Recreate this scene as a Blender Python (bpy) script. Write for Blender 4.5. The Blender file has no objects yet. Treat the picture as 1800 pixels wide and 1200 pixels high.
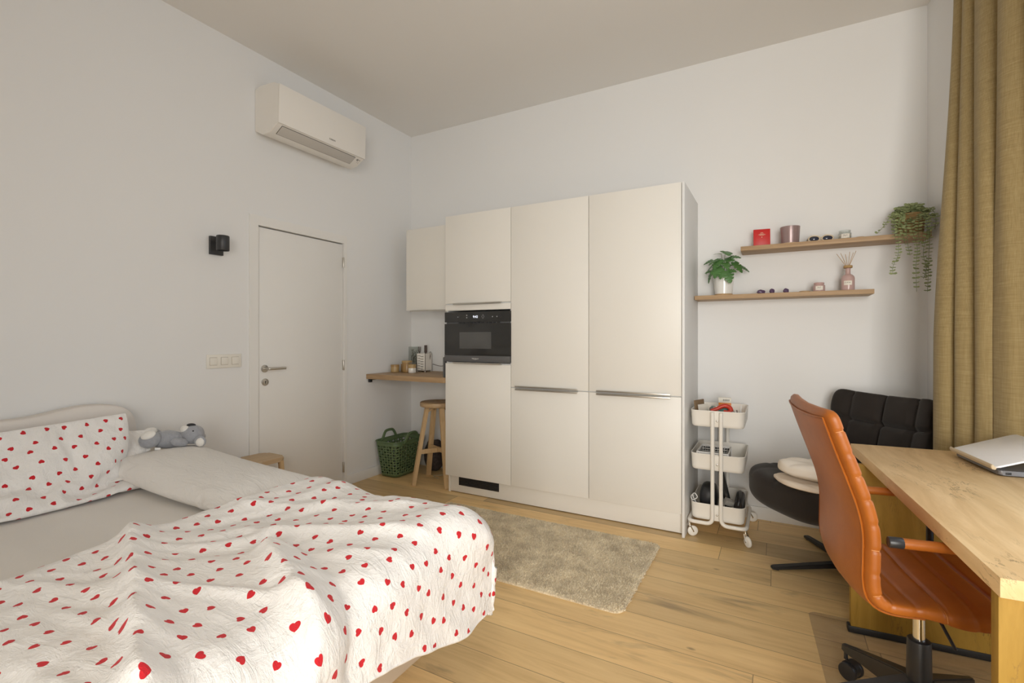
import bpy, bmesh, math, random
from math import sin, cos, pi, radians as R
from mathutils import Vector as V, Matrix, Euler
import numpy as np
random.seed(7)
SC = bpy.context.scene
COL = SC.collection
CAM_H = 1.24
XL, YB = -3.167, 3.71          # left wall, back wall
CEIL = 3.22
SPLAY = R(10)                  # the window wall runs 10 degrees off square
WX0, WY0 = 0.79, 3.71          # its far corner
WD = V((sin(SPLAY), -cos(SPLAY), 0)); WN = V((-cos(SPLAY), -sin(SPLAY), 0))

def sm(a, b, x):
    t = max(0.0, min(1.0, (x - a) / (b - a))); return t * t * (3 - 2 * t)

# ---------------------------------------------------------------- mesh builder
class B:
    def __init__(s): s.bm = bmesh.new(); s.M = Matrix.Identity(4)
    def v(s, p): return s.bm.verts.new(s.M @ V(p))
    def f(s, vs):
        try: return s.bm.faces.new(vs)
        except ValueError: return None
    def box(s, x0, x1, y0, y1, z0, z1, bev=0.0, seg=2):
        c = [s.v((x, y, z)) for z in (z0, z1) for y in (y0, y1) for x in (x0, x1)]
        fs = [s.f([c[i] for i in q]) for q in ((0, 2, 3, 1), (4, 5, 7, 6), (0, 1, 5, 4), (2, 6, 7, 3), (0, 4, 6, 2), (1, 3, 7, 5))]
        if bev > 0:
            es = list({e for q in fs for e in q.edges})
            bmesh.ops.bevel(s.bm, geom=es, offset=bev, segments=seg, affect='EDGES', profile=0.5)
        return s
    def ring(s, c, ax, r, n, up=None):
        ax = V(ax).normalized(); up = V(up) if up else (V((0, 0, 1)) if abs(ax.z) < .9 else V((1, 0, 0)))
        a = ax.cross(up).normalized(); b = ax.cross(a)
        return [s.v(V(c) + r * (cos(2 * pi * i / n) * a + sin(2 * pi * i / n) * b)) for i in range(n)]
    def skin(s, r0, r1):
        n = len(r0)
        for i in range(n): s.f([r0[i], r0[(i + 1) % n], r1[(i + 1) % n], r1[i]])
    def cyl(s, p0, p1, r0, r1=None, n=20, bev=0.0):
        r1 = r0 if r1 is None else r1; p0 = V(p0); p1 = V(p1); d = (p1 - p0)
        L = d.length; d = d / L
        if bev > 0:
            b = min(bev, L * .45, r0 * .9, max(r1 * .9, 1e-5))
            st = [(0, r0 - b), (b * .3, r0 - b * .3), (b, r0), (L - b, r1), (L - b * .3, r1 - b * .3), (L, r1 - b)]
        else: st = [(0, r0), (L, r1)]
        rs = [s.ring(p0 + d * t, d, r, n) for t, r in st]
        for a, c in zip(rs, rs[1:]): s.skin(a, c)
        s.f(rs[0][::-1]); s.f(rs[-1]); return s
    def tube(s, pts, r, n=10, caps=True, closed=False):
        pts = [V(p) for p in pts]; m = len(pts); rr = r if hasattr(r, '__len__') else [r] * m
        rings = []; up = None
        for i in range(m):
            if closed: d = pts[(i + 1) % m] - pts[i - 1]
            else: d = pts[min(i + 1, m - 1)] - pts[max(i - 1, 0)]
            d.normalize()
            if up is None: up = V((0, 0, 1)) if abs(d.z) < .9 else V((1, 0, 0))
            a = d.cross(up)
            if a.length < 1e-6: up = V((0.3, 1, 0.2)); a = d.cross(up)
            a.normalize(); up = a.cross(d).normalized()
            rings.append([s.v(pts[i] + rr[i] * (cos(2 * pi * k / n) * a + sin(2 * pi * k / n) * up)) for k in range(n)])
        for a, b in zip(rings, rings[1:]): s.skin(a, b)
        if closed: s.skin(rings[-1], rings[0])
        elif caps: s.f(rings[0][::-1]); s.f(rings[-1])
        return s
    def lathe(s, prof, c=(0, 0, 0), n=32):
        c = V(c); rs = []
        for r, z in prof:
            if r < 1e-6: rs.append([s.v(c + V((0, 0, z)))])
            else: rs.append([s.v(c + V((r * cos(2 * pi * i / n), r * sin(2 * pi * i / n), z))) for i in range(n)])
        for a, b in zip(rs, rs[1:]):
            if len(a) == 1 and len(b) == 1: continue
            for i in range(n):
                j = (i + 1) % n
                if len(a) == 1: s.f([a[0], b[j], b[i]])
                elif len(b) == 1: s.f([a[i], a[j], b[0]])
                else: s.f([a[i], a[j], b[j], b[i]])
        return s
    def grid(s, fn, nu, nv, wrap=False, uv=None):
        g = [[s.v(fn(i / nu, j / nv)) for j in range(nv + 1)] for i in range(nu if wrap else nu + 1)]
        lay = s.bm.loops.layers.uv.verify() if uv else None
        for i in range(nu):
            for j in range(nv):
                i2 = (i + 1) % len(g)
                q = s.f([g[i][j], g[i2][j], g[i2][j + 1], g[i][j + 1]])
                if lay and q:
                    for l, (a, b) in zip(q.loops, ((i, j), (i + 1, j), (i + 1, j + 1), (i, j + 1))): l[lay].uv = uv(a / nu, b / nv)
        return g
    def ell(s, c, r, rot=(0, 0, 0), nu=24, nv=14, fn=None):
        E = Euler(rot).to_matrix(); c = V(c); rs = []
        for j in range(nv + 1):
            th = pi * j / nv
            row = []
            for i in range(1 if j in (0, nv) else nu):
                ph = 2 * pi * i / nu
                p = V((sin(th) * cos(ph), sin(th) * sin(ph), cos(th)))
                k = fn(p) if fn else 1.0
                row.append(s.v(c + E @ V((p.x * r[0] * k, p.y * r[1] * k, p.z * r[2] * k))))
            rs.append(row)
        for a, b in zip(rs, rs[1:]):
            for i in range(nu):
                j = (i + 1) % nu
                if len(a) == 1: s.f([a[0], b[i], b[j]])
                elif len(b) == 1: s.f([a[i], b[0], a[j]])
                else: s.f([a[i], b[i], b[j], a[j]])
        return s
    def prism(s, poly, z0, z1, bev=0.0, seg=2):
        a = [s.v((x, y, z0)) for x, y in poly]; b = [s.v((x, y, z1)) for x, y in poly]
        fs = [s.f(a[::-1]), s.f(b)]
        n = len(poly)
        for i in range(n): fs.append(s.f([a[i], a[(i + 1) % n], b[(i + 1) % n], b[i]]))
        if bev > 0:
            es = list({e for q in fs if q for e in q.edges})
            bmesh.ops.bevel(s.bm, geom=es, offset=bev, segments=seg, affect='EDGES', profile=0.5)
        return s
    def out(s, name, mat, parent=None, smooth=True, ang=38, loc=None):
        bmesh.ops.recalc_face_normals(s.bm, faces=s.bm.faces)
        me = bpy.data.meshes.new(name); s.bm.to_mesh(me); s.bm.free()
        return link(name, me, mat, parent, smooth, ang, loc)

def link(name, me, mat, parent=None, smooth=True, ang=38, loc=None):
    if smooth:
        me.polygons.foreach_set('use_smooth', [True] * len(me.polygons))
        me.set_sharp_from_angle(angle=R(ang))
    o = bpy.data.objects.new(name, me); COL.objects.link(o)
    if mat: me.materials.append(mat)
    if parent: o.parent = parent
    if loc: o.location = loc
    return o

def tag(o, label, cat, group=None):
    o['label'] = label; o['category'] = cat
    if group: o['group'] = group
    return o
def thing(name, label, cat, loc=(0, 0, 0), rz=0.0, group=None):
    o = bpy.data.objects.new(name, None); COL.objects.link(o); o.empty_display_size = .05
    o.location = loc; o.rotation_euler = (0, 0, rz); return tag(o, label, cat, group)
def struct(o): o['kind'] = 'structure'; return o

def rrect(x0, x1, y0, y1, r, n=6):
    p = []
    for cx, cy, a in ((x1 - r, y1 - r, 0), (x0 + r, y1 - r, pi / 2), (x0 + r, y0 + r, pi), (x1 - r, y0 + r, 1.5 * pi)):
        for i in range(n + 1):
            t = a + pi / 2 * i / n; p.append((cx + r * cos(t), cy + r * sin(t)))
    return p
def smooth_path(pts, k=6):
    pts = [V(p) for p in pts]; o = []
    for i in range(len(pts) - 1):
        p0 = pts[max(i - 1, 0)]; p1 = pts[i]; p2 = pts[i + 1]; p3 = pts[min(i + 2, len(pts) - 1)]
        for j in range(k):
            t = j / k
            o.append(.5 * ((2 * p1) + (p2 - p0) * t + (2 * p0 - 5 * p1 + 4 * p2 - p3) * t * t + (3 * p1 - p0 - 3 * p2 + p3) * t ** 3))
    o.append(pts[-1]); return o
def bend_path(pts, r, k=5):
    pts = [V(p) for p in pts]; o = [pts[0]]
    for a, b, c in zip(pts, pts[1:], pts[2:]):
        d0 = (a - b).normalized(); d1 = (c - b).normalized()
        p = b + d0 * r; q = b + d1 * r
        for i in range(k + 1):
            t = i / k; o.append((1 - t) ** 2 * p + 2 * t * (1 - t) * b + t * t * q)
    o.append(pts[-1]); return o

def text(name, s, size, mat, parent, loc, rot, ext=.0004, align='CENTER'):
    cu = bpy.data.curves.new(name, 'FONT'); cu.body = s; cu.size = size; cu.extrude = ext; cu.align_x = align; cu.align_y = 'CENTER'
    t = bpy.data.objects.new('tmp', cu); COL.objects.link(t)
    bpy.context.view_layer.update()
    me = bpy.data.meshes.new_from_object(t.evaluated_get(bpy.context.evaluated_depsgraph_get()))
    bpy.data.objects.remove(t)
    o = link(name, me, mat, parent, smooth=False); o.location = loc; o.rotation_euler = rot
    return o

# ---------------------------------------------------------------- materials
class N:
    def __init__(s, name):
        s.m = bpy.data.materials.new(name); s.m.use_nodes = True; s.t = s.m.node_tree
        s.b = s.t.nodes['Principled BSDF']; s.o = s.t.nodes['Material Output']
    def n(s, ty, **kw):
        x = s.t.nodes.new(ty)
        for k, v in kw.items():
            if hasattr(x, k) and k not in x.inputs.keys(): setattr(x, k, v)
            else: x.inputs[k].default_value = v
        return x
    def l(s, a, b): s.t.links.new(a, b)
    def math(s, op, a, b=None, c=None):
        x = s.t.nodes.new('ShaderNodeMath'); x.operation = op
        for i, q in enumerate((a, b, c)):
            if q is None: continue
            if isinstance(q, (int, float)): x.inputs[i].default_value = q
            else: s.l(q, x.inputs[i])
        return x.outputs[0]
    def mix(s, fac, a, b):
        x = s.t.nodes.new('ShaderNodeMix'); x.data_type = 'RGBA'
        for k, q in ((0, fac), (6, a), (7, b)):
            if isinstance(q, (int, float)): x.inputs[k].default_value = q
            elif isinstance(q, tuple): x.inputs[k].default_value = (*q, 1)[:4]
            else: s.l(q, x.inputs[k])
        return x.outputs[2]
    def coord(s, scale=(1, 1, 1), out='Object', rot=(0, 0, 0)):
        c = s.n('ShaderNodeTexCoord'); m = s.n('ShaderNodeMapping'); s.l(c.outputs[out], m.inputs[0])
        m.inputs['Scale'].default_value = scale; m.inputs['Rotation'].default_value = rot
        return m.outputs[0]
    def noise(s, vec, scale, detail=3, rough=.55, dist=0.0):
        x = s.n('ShaderNodeTexNoise'); x.inputs['Scale'].default_value = scale; x.inputs['Detail'].default_value = detail
        x.inputs['Roughness'].default_value = rough; x.inputs['Distortion'].default_value = dist
        if vec is not None: s.l(vec, x.inputs['Vector'])
        return x.outputs[0]
    def ramp(s, fac, stops):
        x = s.n('ShaderNodeValToRGB'); e = x.color_ramp.elements
        while len(e) < len(stops): e.new(.5)
        for q, (p, c) in zip(e, stops): q.position = p; q.color = (*c, 1) if len(c) == 3 else c
        s.l(fac, x.inputs[0]); return x.outputs[0]
    def bump(s, h, strength, dist=.01):
        x = s.n('ShaderNodeBump'); x.inputs['Strength'].default_value = strength; x.inputs['Distance'].default_value = dist
        s.l(h, x.inputs['Height']); s.l(x.outputs[0], s.b.inputs['Normal'])
    def set(s, **kw):
        for k, v in kw.items(): s.b.inputs[k.replace('_', ' ')].default_value = v
        return s

def plain(name, col, rough=.5, metal=0.0, var=.06, vs=6.0, bump=0.0, bs=200.0, coat=0.0, sheen=0.0, spec=.5):
    k = N(name); k.set(Roughness=rough, Metallic=metal, Coat_Weight=coat, Sheen_Weight=sheen)
    k.b.inputs['Specular IOR Level'].default_value = spec
    vec = k.coord(); f = k.noise(vec, vs, 4)
    lo = tuple(c * (1 - var) for c in col); hi = tuple(min(1, c * (1 + var)) for c in col)
    k.l(k.mix(f, lo, hi), k.b.inputs['Base Color'])
    if bump: k.bump(k.noise(vec, bs, 2), bump, .002)
    return k.m

def wood(name, col, dark, axis=0, scale=1.0, rough=.5, contrast=1.0, crack=0.0, bump=.05):
    k = N(name); k.set(Roughness=rough)
    sc = [14.0, 14.0, 14.0]; sc[axis] = 1.0
    vec = k.coord(tuple(q * scale for q in sc))
    a = k.noise(vec, 2.2, 6, .6, .6); b = k.noise(vec, 9.0, 4, .6, .2)
    c0 = k.ramp(a, [(.30, dark), (.62, col)])
    lo = tuple(q * (1 - .18 * contrast) for q in col)
    c1 = k.mix(k.math('MULTIPLY', b, .55), c0, lo)
    if crack:
        sc2 = [5.0, 5.0, 5.0]; sc2[axis] = .8
        v2 = k.coord(tuple(q * scale for q in sc2))
        cr = k.noise(v2, 2.6, 5, .62, 1.2)
        m = k.ramp(cr, [(.60, (0, 0, 0)), (.72, (1, 1, 1))])
        c1 = k.mix(k.math('MULTIPLY', m, crack), c1, tuple(q * .38 for q in dark))
    k.l(c1, k.b.inputs['Base Color'])
    k.bump(b, bump, .002)
    return k.m

def rustic(name, col, dark, axis):
    # cracked rustic oak decor: soft cloudy grain, short dark splits and a few knots
    k = N(name); k.set(Roughness=.58); k.b.inputs['Specular IOR Level'].default_value = .22
    def co(f, g):
        sc = [g, g, g]; sc[axis] = f; return k.coord(tuple(sc))
    a = k.noise(co(1.3, 7), 1.6, 6, .62, 1.2); b = k.noise(co(5, 60), 1.6, 4, .6, .3); c = k.noise(co(2.2, 5), 1.0, 3, .5, .6)
    base = k.ramp(a, [(.30, dark), (.48, tuple(.5 * (p + q) for p, q in zip(col, dark))), (.62, col)])
    base = k.mix(k.math('MULTIPLY', b, .45), base, tuple(q * .74 for q in col))
    d = k.noise(co(3.0, 16), 1.2, 5, .65, 1.5); ln = k.math('ABSOLUTE', k.math('SUBTRACT', d, .5))
    thin = k.ramp(ln, [(.0, (1, 1, 1)), (.020, (0, 0, 0))]); msk = k.ramp(c, [(.53, (0, 0, 0)), (.66, (1, 1, 1))])
    base = k.mix(k.math('MULTIPLY', k.math('MULTIPLY', thin, msk), .75), base, (.10, .06, .03))
    e = k.noise(co(3.5, 11), 1.0, 5, .7, .8); base = k.mix(k.math('MULTIPLY', k.ramp(e, [(.60, (0, 0, 0)), (.76, (1, 1, 1))]), .45), base, tuple(q * .42 for q in dark))
    k.l(base, k.b.inputs['Base Color']); k.bump(b, .07, .002); return k.m

M = {}
def build_materials():
    M['wall'] = plain('wall_paint', (.79, .79, .785), .85, var=.012, vs=1.3, bump=.06, bs=320)
    M['ceil'] = plain('ceiling_paint', (.78, .76, .73), .9, var=.015, vs=.8, bump=.05, bs=260)
    M['trim'] = plain('white_satin_paint', (.80, .79, .765), .45, var=.012)
    M['cab'] = plain('cabinet_laminate', (.79, .765, .71), .42, var=.012, vs=3, bump=.03, bs=500)
    M['cabside'] = plain('cabinet_carcass', (.77, .77, .76), .5, var=.012)
    M['gap'] = plain('gap_shadow', (.10, .09, .075), .8)
    M['ac'] = plain('appliance_plastic', (.82, .79, .74), .4, var=.01)
    M['acflap'] = plain('grey_flap_plastic', (.55, .52, .48), .42, var=.02)
    M['switch'] = plain('switch_plastic', (.80, .77, .70), .35, var=.01)
    M['black'] = plain('black_metal', (.018, .018, .019), .45, var=.15)
    M['blackm'] = plain('black_plastic', (.022, .022, .024), .38, var=.15)
    M['lamp'] = plain('black_painted_metal', (.03, .03, .032), .38, var=.1, bump=.05, bs=700)
    M['steel'] = plain('brushed_steel', (.56, .53, .48), .32, 1.0, var=.06, vs=30)
    M['chrome'] = plain('chrome', (.75, .75, .74), .12, 1.0, var=.03)
    M['white'] = plain('white_powder_coat', (.83, .80, .74), .35, var=.012)
    M['whitep'] = plain('white_plastic', (.80, .79, .77), .4, var=.015)
    M['oak'] = wood('shelf_oak', (.47, .315, .175), (.31, .19, .095), 0, 1.3, .55)
    M['oaky'] = wood('counter_oak', (.46, .31, .17), (.30, .18, .09), 0, 1.0, .5)
    M['beech'] = wood('pale_pine', (.68, .48, .26), (.50, .33, .16), 2, 1.0, .5)
    M['beechx'] = wood('pale_pine_flat', (.60, .44, .27), (.50, .35, .20), 1, 1.4, .55)
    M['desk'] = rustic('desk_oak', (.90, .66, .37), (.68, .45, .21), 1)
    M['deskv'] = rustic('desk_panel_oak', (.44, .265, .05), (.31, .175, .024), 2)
    M['glassb'] = plain('black_glass', (.028, .028, .027), .12, var=.05)
    M['glassw'] = plain('oven_window', (.085, .085, .083), .16, var=.05)
    M['dgrey'] = plain('dark_steel', (.12, .12, .122), .4, .3, var=.05)
    M['green'] = plain('green_plastic', (.115, .175, .08), .45, var=.06)
    M['leaf'] = plain('leaf_green', (.065, .165, .042), .42, var=.5, vs=25)
    M['leaf2'] = plain('eucalyptus_leaf', (.23, .27, .115), .6, var=.35, vs=30)
    M['stem'] = plain('stem_green', (.12, .16, .05), .6, var=.2)
    M['ceramic'] = plain('white_ceramic', (.78, .77, .74), .15, var=.02, coat=.5)
    M['clay'] = plain('raw_clay', (.50, .33, .17), .8, var=.1)
    M['soil'] = plain('potting_soil', (.04, .028, .018), .95, var=.4, vs=80)
    M['red'] = plain('red_cover', (.56, .014, .012), .42, var=.05)
    M['gold'] = plain('pale_gilt', (.75, .60, .42), .4, var=.05)
    M['pink'] = plain('pearly_pink_glass', (.33, .235, .23), .28, .25, var=.12, vs=60)
    M['amethyst'] = plain('amethyst', (.10, .06, .12), .25, var=.7, vs=90)
    M['velvet'] = plain('dark_velvet', (.021, .016, .013), .8, var=.4, vs=7, bump=.15, bs=300, sheen=.12, spec=.25)
    M['wht'] = plain('white_cotton', (.82, .79, .745), .9, var=.02, bump=.15, bs=400)
    M['garment'] = plain('cream_jersey', (.76, .66, .55), .95, var=.05, bump=.3, bs=350)
    M['garment2'] = plain('white_jersey', (.80, .74, .66), .95, var=.03, bump=.3, bs=350)
    M['sheet'] = plain('fitted_sheet', (.76, .735, .70), .95, var=.03, bump=.25, bs=260)
    M['cover'] = plain('headboard_cover', (.74, .70, .66), .95, var=.03, bump=.3, bs=260)
    k = N('pillow_cotton'); k.set(Base_Color=(.80, .78, .75, 1), Roughness=.92); cr = k.noise(k.coord((7, 18, 12)), 1.0, 5, .6, 1.0); k.bump(k.math('ABSOLUTE', k.math('SUBTRACT', cr, .5)), .85, .016); M['pillow'] = k.m
    M['bedbase'] = plain('bed_base_fabric', (.56, .47, .37), .9, var=.05, bump=.2, bs=350)
    M['koala'] = plain('grey_plush', (.33, .34, .37), .98, var=.22, vs=60, bump=.8, bs=220, sheen=.4)
    M['plushw'] = plain('white_plush', (.78, .76, .72), .98, var=.1, vs=60, bump=.8, bs=220, sheen=.3)
    M['ochre'] = plain('ochre_glaze', (.36, .22, .085), .3, var=.12, vs=20)
    M['ochre2'] = plain('pale_ochre_glaze', (.45, .31, .14), .35, var=.12, vs=20)
    M['basket'] = plain('woven_straw', (.30, .19, .075), .8, var=.3, vs=60, bump=.6, bs=120)
    M['reed'] = plain('reed_wood', (.42, .26, .11), .7, var=.15)
    M['cork'] = plain('cork', (.42, .27, .12), .85, var=.25, vs=90)
    M['lapw'] = plain('white_lid', (.90, .90, .91), .35, var=.01)
    M['lapt'] = plain('desk_reflection_tan', (.62, .50, .33), .5, var=.04)  # tan paints the desk's reflection onto the laptop hinge strip
    M['lapg'] = plain('laptop_grey', (.20, .20, .21), .4, .3, var=.05)
    M['print'] = plain('print_ink', (.12, .11, .10), .7)
    M['paper'] = plain('paper', (.78, .74, .66), .8, var=.03)
    M['orange'] = plain('orange_print', (.75, .22, .015), .5, var=.05)
    M['redp'] = plain('red_plastic', (.50, .035, .015), .35, var=.05)
    M['teal'] = plain('dark_green_plastic', (.02, .11, .085), .4, var=.1)
    M['olive'] = plain('brown_card', (.20, .13, .07), .7, var=.2)
    M['cord'] = plain('beige_cord', (.42, .34, .22), .6, var=.05)
    M['bag'] = plain('dark_patterned_fabric', (.06, .045, .04), .9, var=.8, vs=55)
    M['greyc'] = plain('grey_plug', (.28, .27, .25), .5, var=.05)
    M['utdark'] = plain('dark_utensil', (.085, .06, .05), .4, var=.2)
    M['utst'] = plain('utensil_steel', (.45, .42, .38), .3, .9, var=.05)
    # emissive clock digits
    k = N('lit_digits'); k.set(Emission_Color=(.75, .82, 1, 1), Emission_Strength=1.6); M['digits'] = k.m
    k = N('panel_print'); k.set(Base_Color=(.35, .35, .35, 1), Emission_Color=(.5, .55, .6, 1), Emission_Strength=.12); M['icons'] = k.m
    k = N('brand_print'); k.set(Base_Color=(.72, .70, .66, 1), Roughness=.3); M['brand'] = k.m
    k = N('brand_print_grey'); k.set(Base_Color=(.22, .21, .20, 1), Roughness=.4); M['brandg'] = k.m
    # thin clear glass: mostly transparent with a weak reflection
    def clear(name, tint, refl, rough=.03):
        k = N(name); t = k.n('ShaderNodeBsdfTransparent'); t.inputs[0].default_value = (*tint, 1)
        g = k.n('ShaderNodeBsdfGlossy'); g.inputs['Roughness'].default_value = rough
        fr = k.n('ShaderNodeLayerWeight'); fr.inputs[0].default_value = refl
        mx = k.n('ShaderNodeMixShader'); k.l(fr.outputs['Facing'], mx.inputs[0]); k.l(t.outputs[0], mx.inputs[1]); k.l(g.outputs[0], mx.inputs[2])
        k.l(mx.outputs[0], k.o.inputs[0]); return k.m
    M['glass'] = clear('clear_glass', (.93, .95, .94), .18)
    M['pane'] = clear('window_glass', (.97, .98, .98), .08)
    # tinted jar glass
    k = N('pink_jar_glass'); k.set(Base_Color=(.66, .46, .43, 1), Roughness=.12, Transmission_Weight=.25, IOR=1.4); M['pinkjar'] = k.m
    k = N('candle_glass'); k.set(Base_Color=(.66, .60, .53, 1), Roughness=.12, Transmission_Weight=.35, IOR=1.4); M['jarglass'] = k.m
    k = N('sunglass_lens'); k.set(Base_Color=(.03, .035, .06, 1), Roughness=.08, Coat_Weight=.5); M['lens'] = k.m
    # chair mat: translucent brownish vinyl
    k = N('chair_mat_vinyl'); k.set(Base_Color=(.52, .51, .47, 1), Roughness=.3)
    t = k.n('ShaderNodeBsdfTransparent'); t.inputs[0].default_value = (.95, .94, .92, 1)
    mx = k.n('ShaderNodeMixShader'); mx.inputs[0].default_value = .15
    k.l(t.outputs[0], mx.inputs[1]); k.l(k.b.outputs[0], mx.inputs[2]); k.l(mx.outputs[0], k.o.inputs[0]); M['mat'] = k.m
    # leather
    k = N('cognac_leather'); k.set(Roughness=.42, Coat_Weight=.05, Coat_Roughness=.3); k.b.inputs['Specular IOR Level'].default_value = .4
    v = k.coord(); a = k.noise(v, 5, 5, .6); b = k.noise(v, 260, 3)
    k.l(k.ramp(a, [(.25, (.30, .080, .008)), (.75, (.44, .130, .014))]), k.b.inputs['Base Color'])
    k.bump(b, .12, .002); M['leather'] = k.m
    k = N('leather_stitch'); k.set(Base_Color=(.62, .29, .10, 1), Roughness=.6); M['stitch'] = k.m
    # curtain weave
    k = N('curtain_weave'); k.set(Roughness=.9, Sheen_Weight=.15)
    h = k.noise(k.coord((14, 14, 420)), 1.0, 3, .6); w = k.noise(k.coord((420, 420, 9)), 1.0, 3, .6)
    s_ = k.math('ADD', k.math('MULTIPLY', h, .55), k.math('MULTIPLY', w, .45))
    c = k.ramp(s_, [(.34, (.265, .19, .078)), (.50, (.345, .255, .112)), (.68, (.45, .355, .178))])
    k.l(c, k.b.inputs['Base Color']); k.bump(s_, .25, .002)
    k.b.inputs['Transmission Weight'].default_value = 0
    tr = k.n('ShaderNodeBsdfTranslucent'); tr.inputs[0].default_value = (.45, .33, .14, 1)
    mx = k.n('ShaderNodeMixShader'); mx.inputs[0].default_value = .12
    k.l(k.b.outputs[0], mx.inputs[1]); k.l(tr.outputs[0], mx.inputs[2]); k.l(mx.outputs[0], k.o.inputs[0])
    M['curtain'] = k.m
    # rug pile
    k = N('rug_pile'); k.set(Roughness=.95, Sheen_Weight=.3)
    v = k.coord(); a = k.noise(v, 9, 4, .6); b = k.noise(v, 150, 2)
    f = k.math('ADD', k.math('MULTIPLY', a, .5), k.math('MULTIPLY', b, .5))
    k.l(k.ramp(f, [(.36, (.54, .455, .32)), (.60, (.86, .765, .575))]), k.b.inputs['Base Color']); M['rug'] = k.m
    # oak floor planks along X
    k = N('oak_floor'); k.set(Roughness=.42)
    co = k.n('ShaderNodeTexCoord'); sp = k.n('ShaderNodeSeparateXYZ'); k.l(co.outputs['Object'], sp.inputs[0])
    W, L = .187, 1.9
    ys = k.math('DIVIDE', k.math('ADD', sp.outputs[1], .075), W); row = k.math('FLOOR', ys); fy = k.math('FRACT', ys)
    wn = k.n('ShaderNodeTexWhiteNoise', noise_dimensions='1D'); k.l(row, wn.inputs['W'])
    xs = k.math('ADD', k.math('DIVIDE', sp.outputs[0], L), k.math('MULTIPLY', wn.outputs[0], 7.3)); colm = k.math('FLOOR', xs); fx = k.math('FRACT', xs)
    cmb = k.n('ShaderNodeCombineXYZ'); k.l(row, cmb.inputs[0]); k.l(colm, cmb.inputs[1])
    wid = k.n('ShaderNodeTexWhiteNoise', noise_dimensions='3D'); k.l(cmb.outputs[0], wid.inputs['Vector'])
    # grain, shifted per plank
    off = k.n('ShaderNodeVectorMath', operation='MULTIPLY_ADD'); k.l(wid.outputs['Color'], off.inputs[0]); off.inputs[1].default_value = (9, 9, 9)
    ms = k.n('ShaderNodeVectorMath', operation='MULTIPLY'); k.l(co.outputs['Object'], ms.inputs[0]); ms.inputs[1].default_value = (1.1, 13, 1); k.l(ms.outputs[0], off.inputs[2])
    g1 = k.noise(off.outputs[0], 1.6, 6, .62, .8); g2 = k.noise(off.outputs[0], 7.5, 4, .6, .2)
    base = k.ramp(g1, [(.28, (.64, .44, .205)), (.50, (.80, .575, .285)), (.75, (.88, .66, .345))])
    base = k.mix(k.math('MULTIPLY', g2, .35), base, (.60, .41, .19))
    tone = k.ramp(wid.outputs['Value'], [(0, (.70, .69, .68)), (.3, (.90, .89, .87)), (.65, (1.04, 1.02, .98)), (1, (1.20, 1.16, 1.08))])
    mt = k.n('ShaderNodeMix', data_type='RGBA', blend_type='MULTIPLY'); mt.inputs[0].default_value = 1; k.l(base, mt.inputs[6]); k.l(tone, mt.inputs[7]); base = mt.outputs[2]
    # dark smoky streaks and knots
    ms2 = k.n('ShaderNodeVectorMath', operation='MULTIPLY_ADD'); k.l(co.outputs['Object'], ms2.inputs[0]); ms2.inputs[1].default_value = (1.3, 5.5, 1); k.l(wid.outputs['Color'], ms2.inputs[2])
    st = k.noise(ms2.outputs[0], 1.5, 4, .6, .9)
    base = k.mix(k.math('MULTIPLY', k.ramp(st, [(.60, (0, 0, 0)), (.78, (1, 1, 1))]), .62), base, (.17, .125, .08))
    vo = k.n('ShaderNodeTexVoronoi'); ms3 = k.n('ShaderNodeVectorMath', operation='MULTIPLY'); k.l(co.outputs['Object'], ms3.inputs[0]); ms3.inputs[1].default_value = (4.2, 8.5, 1); k.l(ms3.outputs[0], vo.inputs['Vector']); vo.inputs['Scale'].default_value = 1.0
    kn = k.ramp(vo.outputs['Distance'], [(.035, (1, 1, 1)), (.10, (0, 0, 0))])
    kc = k.n('ShaderNodeSeparateColor'); k.l(vo.outputs['Color'], kc.inputs[0]); kn = k.math('MULTIPLY', kn, k.math('GREATER_THAN', kc.outputs[0], .62))
    base = k.mix(k.math('MULTIPLY', kn, .75), base, (.12, .075, .04))
    e1 = k.math('LESS_THAN', fy, .015); e2 = k.math('LESS_THAN', fx, .0016)
    seam = k.math('MAXIMUM', e1, e2)
    base = k.mix(k.math('MULTIPLY', seam, .7), base, (.10, .07, .04))
    k.l(base, k.b.inputs['Base Color'])
    hh = k.math('SUBTRACT', k.math('MULTIPLY', g2, .25), seam); k.bump(hh, .15, .003); M['floor'] = k.m
    # printed hearts on white cotton: staggered jittered cells, each heart turned at random
    k = N('heart_print_cotton'); k.set(Roughness=.92, Sheen_Weight=.1)
    co = k.n('ShaderNodeTexCoord'); P_ = .068
    sp = k.n('ShaderNodeSeparateXYZ'); k.l(co.outputs['UV'], sp.inputs[0])
    y = k.math('DIVIDE', sp.outputs[1], P_ * .82); ry = k.math('FLOOR', y)
    x = k.math('ADD', k.math('DIVIDE', sp.outputs[0], P_ * 1.12), k.math('MULTIPLY', k.math('FLOORED_MODULO', ry, 2.0), .5)); rx = k.math('FLOOR', x)
    cb = k.n('ShaderNodeCombineXYZ'); k.l(rx, cb.inputs[0]); k.l(ry, cb.inputs[1])
    w = k.n('ShaderNodeTexWhiteNoise', noise_dimensions='3D'); k.l(cb.outputs[0], w.inputs['Vector'])
    cs = k.n('ShaderNodeSeparateColor'); k.l(w.outputs['Color'], cs.inputs[0])
    px = k.math('MULTIPLY', k.math('SUBTRACT', k.math('SUBTRACT', k.math('FRACT', x), .5), k.math('MULTIPLY', k.math('SUBTRACT', cs.outputs[0], .5), .34)), P_ * 1.12)
    py = k.math('MULTIPLY', k.math('SUBTRACT', k.math('SUBTRACT', k.math('FRACT', y), .5), k.math('MULTIPLY', k.math('SUBTRACT', cs.outputs[1], .5), .34)), P_ * .82)
    an = k.math('MULTIPLY', cs.outputs[2], 2 * pi); ca = k.math('COSINE', an); sa = k.math('SINE', an)
    HS = .0084
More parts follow.
